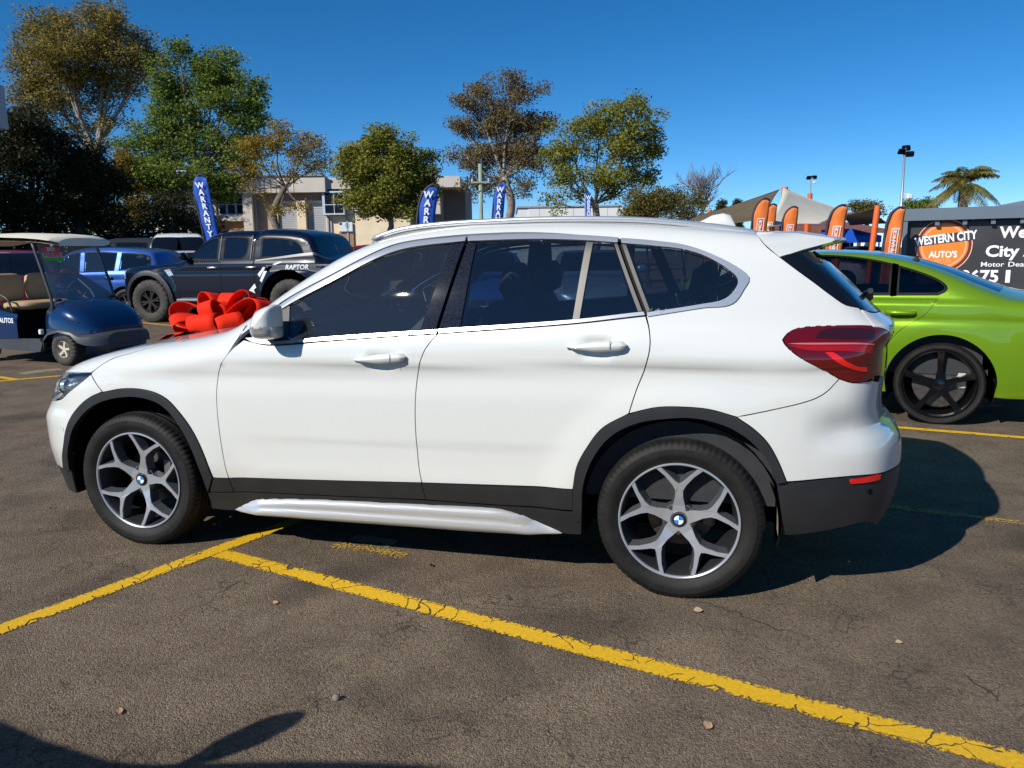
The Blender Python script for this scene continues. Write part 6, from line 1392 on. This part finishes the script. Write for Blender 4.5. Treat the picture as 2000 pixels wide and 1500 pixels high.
HERO = Suv()
BS = (False, True)
car = thing('parked_car', 'white five-door SUV with black arch cladding and silver sill strip, red bow on its bonnet', 'car', (0, .91, 0))
def hp(name, key, m, off=0., lip=.018, gap=.0023, both=False, parent=None, **k):
    return panel(name, HERO, PANELS[key], m, parent or car, off, lip, gap, both, BS, **k)
hp('roof', 'roof', M_WHITE, both=True)
hp('bonnet', 'bonnet', M_WHITE, both=True)
hp('windscreen', 'windscreen', M_GLASS, off=-.004, both=True)
hp('front_fender', 'fender', M_WHITE)
hp('side_panel', 'side_frame', M_WHITE)
fd = hp('front_door', 'front_door', M_WHITE); rdoor = hp('rear_door', 'rear_door', M_WHITE)
hp('front_bumper', 'front_bumper', M_WHITE, both=True)
hp('front_valance', 'front_valance', M_TRIM, off=-.004, both=True)
hp('rear_bumper', 'rear_bumper', M_WHITE, both=True)
hp('rear_valance', 'rear_valance', M_TRIM, off=-.003, both=True)
hp('tailgate', 'tailgate', M_WHITE, both=True)
hp('rear_window', 'rear_window', M_GLASS2, off=-.003, both=True)
hp('pillar_cover', 'pillar_black', M_GLOSSBLACK, off=-.001)
for a, b in (('door_cladding_front', fd), ('door_cladding_rear', rdoor)):
    for i, mir in enumerate(BS):
        V, N, F = panel_geo(HERO, PANELS[a], .004, .016, .0016, mirror=mir); obj('door_cladding', V, F, M_TRIM, b[i], True, N)
hp('fender_cladding', 'fender_cladding', M_TRIM, off=.004, lip=.016)
hp('sill', 'sill', M_TRIM, off=.010, lip=.05)
_sp = np.array([HERO.lift(np.array([p[0]]), np.array([p[1]]))[0][0] for p in PANELS['sill_strip']]); _tp = _sp[:10]; _bt = np.concatenate([_sp[:1], _sp[9:][::-1]]); _bt = _bt[np.argsort(_bt[:, 0])]
def strip_profile(V):
    """two soft ridges running along the strip"""
    zt_ = np.interp(V[:, 0], _tp[:, 0], _tp[:, 2]); zb_ = np.interp(V[:, 0], _bt[:, 0], _bt[:, 2]); h = np.maximum(zt_ - zb_, 1e-4); q = (zt_ - V[:, 2]) / h; k = np.clip(h / .06, 0, 1)
    return .004 + k * (.019 * sst(0, .30, q) + .017 * sst(.42, .74, q) - .010 * sst(.84, 1.02, q))
hp('sill_strip', 'sill_strip', M_ALU, off=.008, lip=.020, gap=0,
   dish=strip_profile, dt=.009)
hp('arch_cladding', 'arch_front', M_TRIM, off=.010, lip=.035, gap=.001)
hp('arch_cladding', 'arch_rear', M_TRIM, off=.010, lip=.035, gap=.001)
for k, n_ in (('trim_upper_front', 'window_trim'), ('trim_belt_front', 'window_trim'), ('trim_upper_rear', 'window_trim'), ('trim_belt_rear', 'window_trim'), ('trim_quarter', 'window_trim')):
    hp(n_, k, M_CHROME, off=.006, lip=.012, gap=.0004, dish=None)
hp('belt_seal', 'belt_seal_front', M_SEAL, off=-.007, lip=0, gap=0); hp('belt_seal', 'belt_seal_rear', M_SEAL, off=-.007, lip=0, gap=0)
hp('pillar_core', 'pillar_back', M_SEAL, off=-.016, lip=0, gap=0); hp('pillar_core', 'pillar_back_rear', M_SEAL, off=-.016, lip=0, gap=0)
hp('door_window', 'glass_front_door', M_GLASS, off=-.006, gap=0)
hp('door_window', 'glass_rear_door', M_GLASS2, off=-.006, gap=0)
hp('vent_window', 'glass_rear_vent', M_GLASS2, off=-.006, gap=0)
hp('quarter_window', 'glass_quarter', M_GLASS2, off=-.004, gap=0)
hp('pillar_trim', 'pillar_trim_front', M_PIANO, off=.0, gap=.0012); hp('pillar_trim', 'pillar_trim_rear', M_PIANO, off=.0, gap=.0012)
hp('mirror_sail', 'mirror_sail', M_TRIM, off=-.001, gap=.0008)
M_BAR = mat('satin_dark_window_bar', (.13, .125, .115), .38, metal=.4)
hp('window_bar', 'window_bar', M_BAR, off=.001, gap=.0008)
hp('pillar_strip', 'pillar_strip_front', M_BAR, off=.002, gap=.0008); hp('pillar_strip', 'pillar_strip_rear', M_BAR, off=.002, gap=.0008)
tl = hp('tail_lamp', 'tail_lamp', M_RED, off=.004, gap=.0012)
for key, m_, nm in (('lamp_smoked', M_REDD, 'lamp_insert'), ('lamp_bar', M_REDB, 'light_guide'), ('lamp_line', M_ORANGE, 'lamp_line'), ('lamp_band', M_REDM, 'lamp_band')):
    for i, mir in enumerate(BS):
        V, N, F = panel_geo(HERO, PANELS[key], .0055, .003, 0, mirror=mir); obj(nm, V, F, m_, tl[i], True, N)
hp('reflector', 'reflector', M_REDB, off=.003, gap=.0)
hl = hp('headlight', 'headlight', M_CLEAR, off=.002, gap=.0015, lip=.01)
M_HOUS = mat('headlight_housing', (.22, .25, .30), .25, metal=.8)
for i, mir in enumerate(BS):
    V, N, F = panel_geo(HERO, PANELS['headlight'], -.045, .0, .004, mirror=mir); obj('lamp_housing', V, F, M_HOUS, hl[i], True, N)
    sg = -1 if not mir else 1
    for (x, y, z, r) in ((-.535, .70, .775, .040), (-.60, .60, .765, .040)):
        b = MB(); ax = 'x'; b.lathe([(r, -.035), (r * .98, -.05), (r * .85, -.05), (r * .8, -.01), (.001, -.03)], 28, 'x', (x, sg * y, z)); b.build('lamp_projector', M_CHROME, hl[i], auto=.6)
# grille (on the nose)
hp('grille', 'front_bumper', M_DARK, off=-.03, lip=0, both=True)
# spoiler over the rear window
sp = MB(); rows = []
def spsec(y):
    k = abs(y) / .60; t = 1 - k * k
    return [(2.95 + .04 * t, topz(2.95 + .04 * t, y) + .0015), (3.10 + .05 * t, 1.513 + .006 * t), (3.248 + .10 * t, 1.484 + .003 * t), (3.252 + .10 * t, 1.475), (3.243 + .10 * t, 1.468),
            (3.12 + .05 * t, 1.425), (3.035, 1.392)]
def topz(x, y):
    lo, hi = .7, 1.8
    for _ in range(36):
        m_ = (lo + hi) / 2
        if HERO.f(np.array([x, y, m_])) < 0: lo = m_
        else: hi = m_
    return lo
side = [(2.945, -.600, 1.512), (3.10, -.575, 1.506), (3.246, -.565, 1.482), (3.250, -.567, 1.474), (3.238, -.575, 1.467), (3.12, -.655, 1.432), (3.034, -.728, 1.408)]
R_ = [[(x, y, z) for x, y, z in side]]
for y in np.linspace(-.535, .535, 19): R_.append([(x, y, z) for x, z in spsec(y)])
R_.append([(x, -y, z) for x, y, z in side])
sp.grid(R_)
for sgn in (-1, 1):   # side fillet down to the quarter panel
    f_ = [(2.945, -.600, 1.512), (2.944, -.613, 1.505), (2.976, -.699, 1.461), (3.033, -.730, 1.410)]
    V_ = [(x, y * -sgn, z) for x, y, z in side + f_[1:][::-1]]
    mid = [(2.96, -.655, 1.485), (3.03, -.66, 1.468)]
    n_ = len(side)
    top_ = side; low = [f_[1], f_[1], f_[2], f_[2], f_[3], f_[3], f_[3]]
    sp.grid([[(x, y * -sgn, z) for x, y, z in top_], [tuple((np.array(a) * .45 + np.array(b) * .55) * [1, -sgn, 1] + [0, sgn * .006, .004]) for a, b in zip(top_, low)], [(x, y * -sgn, z) for x, y, z in low]])
sp.build('spoiler', M_WHITE, car, auto=.9)
# roof rails, fin
for sgn in (-1, 1):
    pts = cr([(1.215, -.605, 1.512), (1.30, -.603, 1.540), (1.41, -.60, 1.562), (1.60, -.597, 1.577), (1.80, -.593, 1.583), (2.085, -.588, 1.586), (2.466, -.578, 1.574), (2.764, -.568, 1.541), (2.90, -.562, 1.518), (2.955, -.56, 1.504)], 5)
    b = MB(); rr = [.004] + [.013] * (len(pts) - 2) + [.004]; b.tube([(x, y * -sgn, z) for x, y, z in pts], rr, 10); b.build('roof_rail', M_CHROME, car, smooth=True)
    b = MB(); b.tube([(x, y * -sgn * .985, z - .018) for x, y, z in pts], .012, 6); b.build('rail_base', mat('grey_rail_base', (.25, .25, .25), .5), car, smooth=True)
fin = MB(); rows = []
for x, h, w_ in ((2.66, .0, .012), (2.70, .022, .03), (2.75, .052, .034), (2.80, .066, .034), (2.835, .060, .030), (2.86, .015, .026)):
    z0 = topz(x, 0) - .008
    rows.append([(x, w_ * math.cos(t), z0 + (h + .01) * max(0, math.sin(t)) ** .7) for t in np.linspace(0, math.pi, 11)])
fin.grid(rows); fin.build('roof_antenna', M_WHITE, car, smooth=True)
# door handles
for i, mir in enumerate(BS):
    sg = 1 if mir else -1
    for dr, (x0, z0), (x1, z1) in ((fd[i], (1.248, .979), (1.500, .999)), (rdoor[i], (2.207, 1.054), (2.456, 1.066))):
        b = MB(); R_ = []; n_ = 18
        for k in range(n_ + 1):
            t = k / n_; x = x0 + (x1 - x0) * t; z = z0 + (z1 - z0) * t
            hh = .0205 * min(1, (t / .5) ** .75) * (1 if t < .85 else math.sqrt(max(0, 1 - ((t - .85) / .15) ** 2)) * .999 + .001) + .0006
            yb = HERO.S(np.array(x), np.array(z)); base = .905
            out = .012 + .032 * math.sin(math.pi * min(1, t * .9 + .05)) ** .6
            if t < .06 or t > .97: out = .004
            R_.append([(x, sg * (base + out * .55 + .017 * math.cos(w)), z + .004 + hh * math.sin(w)) for w in np.linspace(0, 2 * math.pi, 15)])
        b.grid(R_); b.build('door_handle', M_WHITE, dr, smooth=True)
        b = MB(); xk = x0 + (x1 - x0) * .745
        b.tube([(xk, sg * .945, z0 + .02 + .018), (xk, sg * .9455, z0 - .0)], .0012, 5); b.build('lock_cover_gap', M_SEAL, dr)
# folded door mirrors
for mir in BS:
    sg = 1 if mir else -1
    ol = cr([(.797, 1.118), (.806, 1.155), (.832, 1.203), (.868, 1.222), (.905, 1.229), (.918, 1.215), (.920, 1.15), (.918, 1.092), (.90, 1.080), (.86, 1.076), (.812, 1.080)], 4, True)
    c_ = np.array([.862, 1.15]); R_ = []
    for sc, y in ((.93, .930), (1, .938), (1.02, .962), (.985, .992), (.90, 1.018), (.74, 1.038), (.5, 1.050), (.25, 1.056), (.01, 1.058)):
        R_.append([(c_[0] + (p[0] - c_[0]) * sc, sg * y, c_[1] + (p[1] - c_[1]) * sc) for p in ol + [ol[0]]])
    b = MB(); b.grid(R_)
    for k, f in enumerate(b.F):
        z = sum(b.V[i][2] for i in f) / 4; x = sum(b.V[i][0] for i in f) / 4; y = abs(b.V[f[0]][1])
        b.M[k] = 3 if (x > .921 or y < .937) else (0 if z > 1.137 else (2 if z > 1.122 else 1))
    mo = b.build('door_mirror', [M_WHITE, mat('mirror_lower_shell', (.35, .36, .37), .25, coat=1.), M_CHROME, M_GLOSSBLACK], car, auto=1.2)
    b = MB(); b.box((.862, sg * .925, 1.15), (.09, .006, .12)); b.build('mirror_glass', mat('mirror_silver', (.8, .8, .82), .02, metal=1.), mo)
    b = MB(); b.tube([(.83, sg * .93, 1.085), (.825, sg * .89, 1.072), (.83, sg * .86, 1.07)], [.030, .028, .03], 10, flat=.6); b.build('mirror_foot', M_TRIM, mo, smooth=True)
# under-body, wheel housings
b = MB(); b.box((1.35, 0, .27), (3.3, 1.25, .08)); b.box((1.33, 0, .30), (1.75, 1.66, .10)); b.build('underbody', M_DARK, car)
for xc in (0., 2.67):
    for sg in (-1, 1):
        b = MB(); R_ = []
        for t in np.linspace(-.25, math.pi + .25, 26):
            R_.append([(xc + .405 * math.cos(t), sg * y, .345 + .415 * math.sin(t)) for y in (.862, .70, .52)])
        b.grid(R_)
        b.add([(xc, sg * .52, .3)] + [r[-1] for r in R_], [(0, i + 1, i + 2) for i in range(len(R_) - 1)])
        b.build('wheel_housing', M_DARK, car, smooth=False)
        if xc > 1:
            R_ = []
            for t in np.linspace(-.10, .44, 9):
                R_.append([(xc + .392 * math.cos(t) + .02 * max(0, -t), sg * y, .345 + .405 * math.sin(t)) for y in (.868, .80, .74, .66)])
            b = MB(); b.grid(R_); b.build('wheel_liner', M_DUSTY, car, smooth=True)
# wheels
for xc, rs in ((0., .27), (2.67, 0.0)):
    for sg in (-1, 1):
        st = .0
        w = star_wheel(car, (xc, sg * .777, .336), rs, sg)
        lt = (('P7', .030, 1.45, .300), ('cinturato', .026, 2.18, .300), ('PIRELLI', .022, -.55 + 4.05, .2905), ('PIRELLI', .016, .62, .305)) if xc > 1 else \
             (('225/50 R18', .026, 1.83, .300), ('PIRELLI', .020, .55, .300), ('cinturato', .024, -1.15, .30))
        tyre(w, .341, .225, .2465, (0, 0, 0), sg, flat=.336, letters=lt if sg < 0 else ())
# cabin
b = MB(); b.box((1.75, 0, .42), (2.9, 1.5, .05)); 
for sg in (-1, 1): b.box((1.85, sg * .80, .72), (2.4, .03, .62)); b.box((1.0, sg * .79, .72), (.7, .03, .55))
b.box((.75, 0, .75), (.05, 1.5, .62)); b.box((3.05, 0, .72), (.05, 1.4, .62))
b.build('cabin_tub', M_INT, car)
b = MB(); b.box((.86, 0, 1.0), (.36, 1.46, .16), bev=.06); b.box((.80, 0, .85), (.3, 1.4, .25), bev=.05); b.build('dashboard', M_INT, car, auto=.8)
b = MB(); b.lathe([(.185 + .014 * math.cos(t), .014 * math.sin(t)) for t in np.linspace(0, 2 * math.pi, 9)], 40, 'x', (0, 0, 0)); b.box((0, 0, 0), (.03, .34, .04), bev=.01)
b.build('steering_wheel', M_INT, car, smooth=True, loc=(1.17, .36, .98), rot=(0, -.42, 0))
for x in (1.42, 2.30):
    for y in (-.37, .37):
        b = MB(); lean = -.30
        b.box((x, y, .58), (.52, .50, .20), bev=.07); b.box((x + .31, y, .90), (.17, .48, .66), rot=(0, .26, 0), bev=.07)
        s_ = b.build('seat', M_INT, car, auto=.9)
        h_ = MB(); h_.box((x + .43, y, 1.30), (.11, .26, .19), rot=(0, .22, 0), bev=.05); h_.build('head_rest', M_INT, s_, auto=.9)
for sg in (-1, 1):
    b = MB(); b.add([(1.78, sg * .70, 1.40), (1.80, sg * .70, 1.365), (1.30, sg * .62, .93), (1.27, sg * .62, .98)], [(0, 1, 2, 3)]); b.build('seat_belt', M_BELT, car, fix=False)
V, N, F = panel_geo(HERO, PANELS['roof'], -.035, 0, 0, both=True); obj('head_lining', V, F, M_LINING, car, True, -N)
b = MB(); b.tube([(.93, 0, 1.40), (.99, 0, 1.40)], [.01, .01]); b.box((1.02, 0, 1.395), (.03, .24, .07), bev=.012); b.build('inner_mirror', M_INT, car)
b = MB(); b.box((3.47, 0, 1.215), (.05, .07, .05), bev=.015); b.tube([(3.46, 0, 1.225), (3.42, -.42, 1.262)], .012, 6); b.build('rear_wiper', M_TRIM, car)
b = MB(); b.lathe([(.012, 0), (.0105, .001), (.0095, .0012), (.009, .0003), (.001, .0003)], 20, 'y'); b.build('parking_sensor', M_WHITE, car, loc=(-.466, -.8455, .577), rot=(0, 0, math.pi - .25))
b = MB(); b.lathe([(.012, 0), (.0105, .001), (.0095, .0012), (.009, .0003), (.001, .0003)], 20, 'y'); b.build('parking_sensor', M_DARK, car, loc=(3.413, -.750, .479), rot=(0, 0, math.pi + .75))
# ------------------------------------------------------------------ golf cart
fd_ = HR * .93 - HF * .37; crz = math.atan2(fd_[1], fd_[0]); cw_ = np.array((-5.858, 5.542))
gc = thing('golf_cart', 'navy blue golf cart with cream roof, tan seats and plastic windscreen', 'golf cart', (0, 0, 0), crz)
lat = np.array([-math.sin(crz), math.cos(crz)]); o_ = cw_ + lat * .47; gc.location = (o_[0], o_[1], 0)
P_CART = paint('navy_cart_paint', (.005, .028, .095), .15, .25); M_SEATT = mat('tan_vinyl', (.46, .32, .17), .55, var=.06, vscale=8); M_CREAMR = mat('cream_moulded_roof', (.76, .69, .55), .5, var=.05, vscale=3)
M_FEND = mat('black_cart_plastic', (.045, .05, .06), .45, var=.15, vscale=6); M_CRIM = mat('beige_cart_rim', (.55, .50, .40), .45)
def loft(name, secs, m, parent, cap=True, auto=.9):
    b = MB(); b.grid(secs)
    if cap:
        for q in (secs[0], secs[-1]): b.add(q, [tuple(range(len(q)))])
    return b.build(name, m, parent, auto=auto)
# front cowl: rounded sections along x
def cowl_sec(x, w, zt_, zb_, k=.5, n=17):
    return [(x, w * (abs(math.cos(t)) ** k) * (1 if math.cos(t) > 0 else -1), zb_ + (zt_ - zb_) * abs(math.sin(t)) ** k) for t in np.linspace(0, math.pi, n)]
loft('cowl', [cowl_sec(*q) for q in ((-.34, .50, .80, .36), (-.30, .545, .87, .36), (-.15, .565, .885, .38), (-.02, .572, .875, .40), (.10, .565, .84, .42), (.22, .54, .78, .42), (.34, .49, .69, .43), (.43, .42, .59, .44), (.48, .33, .51, .45))], P_CART, gc)
loft('cowl_skirt', [cowl_sec(*q) for q in ((-.42, .53, .34, .20), (-.36, .575, .40, .20), (-.30, .60, .44, .34), (-.2, .61, .50, .42), (0, .615, .52, .46), (.2, .60, .50, .42), (.30, .575, .46, .32), (.42, .53, .46, .28), (.52, .44, .46, .27), (.58, .33, .44, .28))], M_FEND, gc)
b = MB(); b.box((.42, 0, .26), (.32, .72, .16), bev=.05); b.build('front_bumper', M_FEND, gc)
b = MB(); b.box((-.80, 0, .27), (1.2, .98, .06)); b.box((-.36, 0, .5), (.04, .9, .44)); b.build('floor', M_DARK, gc)
for sg in (-1, 1):
    b = MB(); b.prism([(-1.25, .20), (-.42, .18), (-.36, .30), (-.42, .36), (-1.25, .34)], sg * .50, sg * .575); b.build('rocker_panel', M_FEND, gc)
    # rear body side
    b = MB(); R_ = []
    for x, z0, z1, w in ((-2.16, .42, .66, .40), (-2.08, .36, .72, .50), (-1.9, .34, .76, .56), (-1.66, .46, .77, .58), (-1.4, .36, .76, .585), (-1.15, .35, .74, .585), (-.94, .35, .70, .575), (-.84, .35, .68, .56)):
        R_.append([(x, sg * (w - .05 * max(0, t - .75) * 4 * .6), z0 + (z1 - z0) * t) for t in np.linspace(0, 1, 6)])
    b.grid(R_); so = b.build('body_side', P_CART, gc, smooth=True)
    b = MB(); b.grid([[(x, sg * .60, z) for z in (.0, .0)] for x in (0, 1)]) if False else None
b = MB(); b.box((-1.5, 0, .70), (1.2, 1.06, .10), bev=.03); b.box((-.88, 0, .5), (.05, 1.06, .4)); b.box((-2.1, 0, .55), (.06, .9, .3)); b.build('seat_base', M_DARK, gc)
def cushion(name, c, d, rot=None):
    b = MB(); n = 12; R_ = []
    for i in range(n + 1):
        u = -1 + 2 * i / n; e = (1 - abs(u) ** 6) ** .5 if abs(u) < 1 else 0
        R_.append([(c[0] + d[0] / 2 * math.cos(t) * (abs(math.cos(t)) ** -.35 if abs(math.cos(t)) > .05 else 1) * max(e, .05), c[1] + u * d[1] / 2, c[2] + d[2] / 2 * math.sin(t) * (abs(math.sin(t)) ** -.35 if abs(math.sin(t)) > .05 else 1) * max(e, .05)) for t in np.linspace(0, 2 * math.pi, 17)])
    b.grid(R_); return b.build(name, M_SEATT, gc, smooth=True)
cushion('seat_cushion', (-1.05, 0, .79), (.50, 1.02, .13))
for sg in (-1, 1): cushion('seat_back', (-1.36, sg * .27, 1.04), (.12, .53, .40))
loft('roof', [[(x, y, 1.71 + z0 + .065 * (1 - (y / (w + .001)) ** 4 if False else 1 - abs(y / w) ** 3.5)) for y in np.linspace(-w, w, 15)] + [(x, y, 1.665 + z0) for y in np.linspace(w * .96, -w * .96, 9)]
       for x, w, z0 in ((-.10, .38, -.055), (-.14, .50, -.03), (-.25, .555, -.01), (-.5, .58, .01), (-1.0, .585, .03), (-1.5, .58, .03), (-1.85, .56, .015), (-1.98, .50, -.01), (-2.02, .40, -.03))], M_CREAMR, gc, auto=.7)
for sg in (-1, 1):
    b = MB(); b.tube(cr([(-.22, sg * .50, .45), (-.23, sg * .505, .62), (-.17, sg * .51, .82), (-.24, sg * .51, 1.1), (-.45, sg * .505, 1.70)], 5), .020, 8); b.build('front_post', M_FEND, gc, smooth=True)
    b = MB(); b.tube([(-1.45, sg * .50, .72), (-1.55, sg * .50, 1.2), (-1.60, sg * .50, 1.72)], .020, 8); b.build('rear_post', M_FEND, gc, smooth=True)
    b = MB(); b.tube(cr([(-1.45, sg * .54, .98), (-1.2, sg * .56, .97), (-.98, sg * .56, .90), (-.90, sg * .55, .72)], 5), .014, 7); b.build('arm_rail', M_FEND, gc, smooth=True)
M_PLEX = glass_mat('smoky_plastic_windscreen', (.55, .60, .72), .03, 1.5, dust=.42)
def wsp(y, s_): return (-.16 - .25 * s_, y, .86 + .82 * s_)
b = MB(); b.grid([[wsp(y, s_) for y in (-.48, -.2, .2, .48)] for s_ in (.0, .46)]); w0 = b.build('windscreen', M_PLEX, gc)
b = MB(); b.grid([[(wsp(y, s_)[0] + .012, y, wsp(y, s_)[2]) for y in (-.48, -.2, .2, .48)] for s_ in (.48, 1.)]); b.build('windscreen', M_PLEX, gc)
b = MB(); b.tube([(wsp(-.49, .47)[0] + .01, -.49, wsp(0, .47)[2]), (wsp(.49, .47)[0] + .01, .49, wsp(0, .47)[2])], .010, 6); b.build('windscreen_hinge', mat('tan_hinge', (.35, .27, .18), .5), gc)
b = MB(); b.tube([(-.12, .12, .90), (-.10, .05, 1.0), (-.16, -.08, 1.16)], .012, 6); b.build('windscreen_strut', M_WHITEP, gc)
for sg in (-1, 1): b = MB(); b.box((-.13, sg * .44, .885), (.06, .07, .03), bev=.01); b.build('windscreen_clip', M_SEAL, gc)
# price sticker
def stk(u, v): p = wsp(-.30 + u, .80 + v * 1.16); return (p[0] + .022, p[1], p[2])
M_PINK = mat('pink_print', (.75, .10, .14), .5); M_LIME = mat('green_print', (.10, .45, .04), .5)
sk = thing('price_sticker', 'pink and green price sticker on the golf cart windscreen', 'sticker', gc.location, crz)
b = MB(); b.add([stk(.15 * math.cos(t), .055 + .042 * math.sin(t)) for t in np.linspace(0, 2 * math.pi, 24, endpoint=False)], [tuple(range(24))]); b.build('oval', M_PINK, sk, fix=False)
b = MB(); b.add([stk(-.15, -.115), stk(.15, -.115), stk(.15, -.065), stk(-.15, -.065)], [(0, 1, 2, 3)]); b.build('strip', M_LIME, sk, fix=False)
b = MB(); b.add([stk(-.15, -.064), stk(.15, -.064), stk(.15, .012), stk(-.15, .012)], [(0, 1, 2, 3)]); b.build('panel', mat('pale_pink_print', (.75, .42, .45), .5), sk, fix=False)
for tx, v0, sz, m_ in (('$10,995', -.025, .085, M_PINK), ('2021', .055, .07, M_TXT)):
    V, F = text_mesh(tx, sz, .003); obj('lettering', [(stk(v[0] * .95, v0 + v[1])[0] + .003,) + stk(v[0] * .95, v0 + v[1])[1:] for v in V], F, m_, sk)
# steering wheel, lettering, wheels
b = MB(); b.lathe([(.17 + .015 * math.cos(t), .015 * math.sin(t)) for t in np.linspace(0, 2 * math.pi, 9)], 28, 'x'); b.tube([(0, 0, 0), (.34, 0, -.02)], .02, 6); b.box((0, 0, 0), (.02, .32, .03)); b.build('steering_wheel', M_FEND, gc, smooth=True, loc=(-.58, .24, .98), rot=(0, .5, 0))
V, F = text_mesh('WC AUTOS', .095, .0025, 'RIGHT')
obj('lettering', [(-.86 + v[0] * .9, -.592, .60 + v[1]) for v in V], F, M_TXT, gc)
V, F = text_mesh('Club Car', .07, .001)
def cowl_pt(u, v): x = .20 + u * .62; return (x, -.558 + .3 * max(0, x - .15), .60 + v)
obj('lettering', [cowl_pt(v[0], v[1]) for v in V], F, mat('dark_emboss', (.01, .02, .06), .5), gc)
b = MB(); b.box((-.43, -.52, .45), (.05, .06, .07), bev=.01); b.build('latch', M_WHITEP, gc)
for x in (0., -1.66):
    for sg in (-1, 1): plain_wheel(gc, (x, sg * .47, .222), .226, .20, .115, sg, 'cart', M_CRIM, M_RUBBER2, knob=True, rot=.2)
b = MB(); b.box((-.8, 0, .30), (1.5, .5, .12)); b.box((0, 0, .25), (.1, .8, .06)); b.box((-1.66, 0, .25), (.12, .8, .08)); b.build('chassis', M_DARK, gc)
# ------------------------------------------------------------------ red bow on the bonnet
M_BOW = mat('red_satin_ribbon', (.74, .028, .010), .72, spec=.10, var=.05, vscale=3)
bow = thing('gift_bow', 'big red ribbon bow sitting on the white bonnet', 'bow', (-.07, .93, topz(-.07, .02) - .004))
def bow_loop(phi, L, H, w, el, z0=.0, roll=0., name='ribbon_loop'):
    """one closed band: tear-drop ring leaving the knot in direction phi, raised by el, ribbon width w"""
    h = np.array([math.cos(phi), math.sin(phi), 0]); s_ = np.array([-math.sin(phi), math.cos(phi), 0]); up = np.array([0, 0, 1.])
    f_ = h * math.cos(el) + up * math.sin(el); q_ = up * math.cos(el) - h * math.sin(el); s2 = s_ * math.cos(roll) + q_ * math.sin(roll); q2 = q_ * math.cos(roll) - s_ * math.sin(roll); R_ = []
    for t in np.linspace(0, 1, 33):
        a = 2 * math.pi * t; r = L * (.5 - .5 * math.cos(a)); q = H * .5 * math.sin(a) * (.25 + .75 * (r / L) ** .6); ww = w * (.62 + .38 * (r / L) ** .4)
        c = f_ * r + q2 * (q + H * .30 * (r / L)) + up * z0
        R_.append([tuple(c + s2 * ww * k + q2 * .002 * (1 - 4 * k * k)) for k in (-.5, -.25, 0, .25, .5)])
    b = MB(); b.grid([[(x, y, max(z, .002)) for x, y, z in r] for r in R_]); o = b.build(name, M_BOW, bow, smooth=True); m_ = o.modifiers.new('t', 'SOLIDIFY'); m_.thickness = .003; return o
for q in ((3.05, .36, .20, .17, .10, .0, .25), (-.20, .36, .22, .17, .16, .0, -.2), (1.25, .28, .18, .16, .15, .0, .2), (-1.45, .27, .15, .17, .06, .0, .1), (2.15, .30, .18, .16, .22, 0, .2), (-2.35, .30, .13, .16, .04, 0, -.25), (.55, .30, .20, .16, .25, 0, -.1), (-.80, .29, .15, .15, .05, 0, .2),
          (2.75, .24, .15, .13, .60, .02, .2), (.30, .25, .16, .13, .62, .02, -.2), (-1.9, .17, .12, .11, .60, .03, .3), (1.5, .20, .14, .12, .85, .02, 0.)):
    bow_loop(*q)
b = MB(); b.lathe([(.055, -.07), (.062, -.05), (.064, 0), (.062, .05), (.055, .07)], 18, 'y', (0, 0, .10)); o = b.build('ribbon_knot', M_BOW, bow, smooth=True); o.modifiers.new('t', 'SOLIDIFY').thickness = .003
for ph, L in ((3.35, .50), (2.95, .46)):
    h = np.array([math.cos(ph), math.sin(ph), 0]); s_ = np.array([-h[1], h[0], 0]); R_ = []
    for t in np.linspace(0, 1, 12):
        p = h * (.12 + (L - .12) * t); zt_ = topz(-.07 + p[0], .02 + p[1]) - topz(-.07, .02) + .004 + .03 * math.sin(t * 9) ** 2 * (1 - t) + .02 * math.sin(math.pi * t)
        R_.append([(p[0] + s_[0] * k, p[1] + s_[1] * k, zt_) for k in (-.07, 0, .07)])
    b = MB(); b.grid(R_); o = b.build('ribbon_tail', M_BOW, bow, smooth=True); o.modifiers.new('t', 'SOLIDIFY').thickness = .002
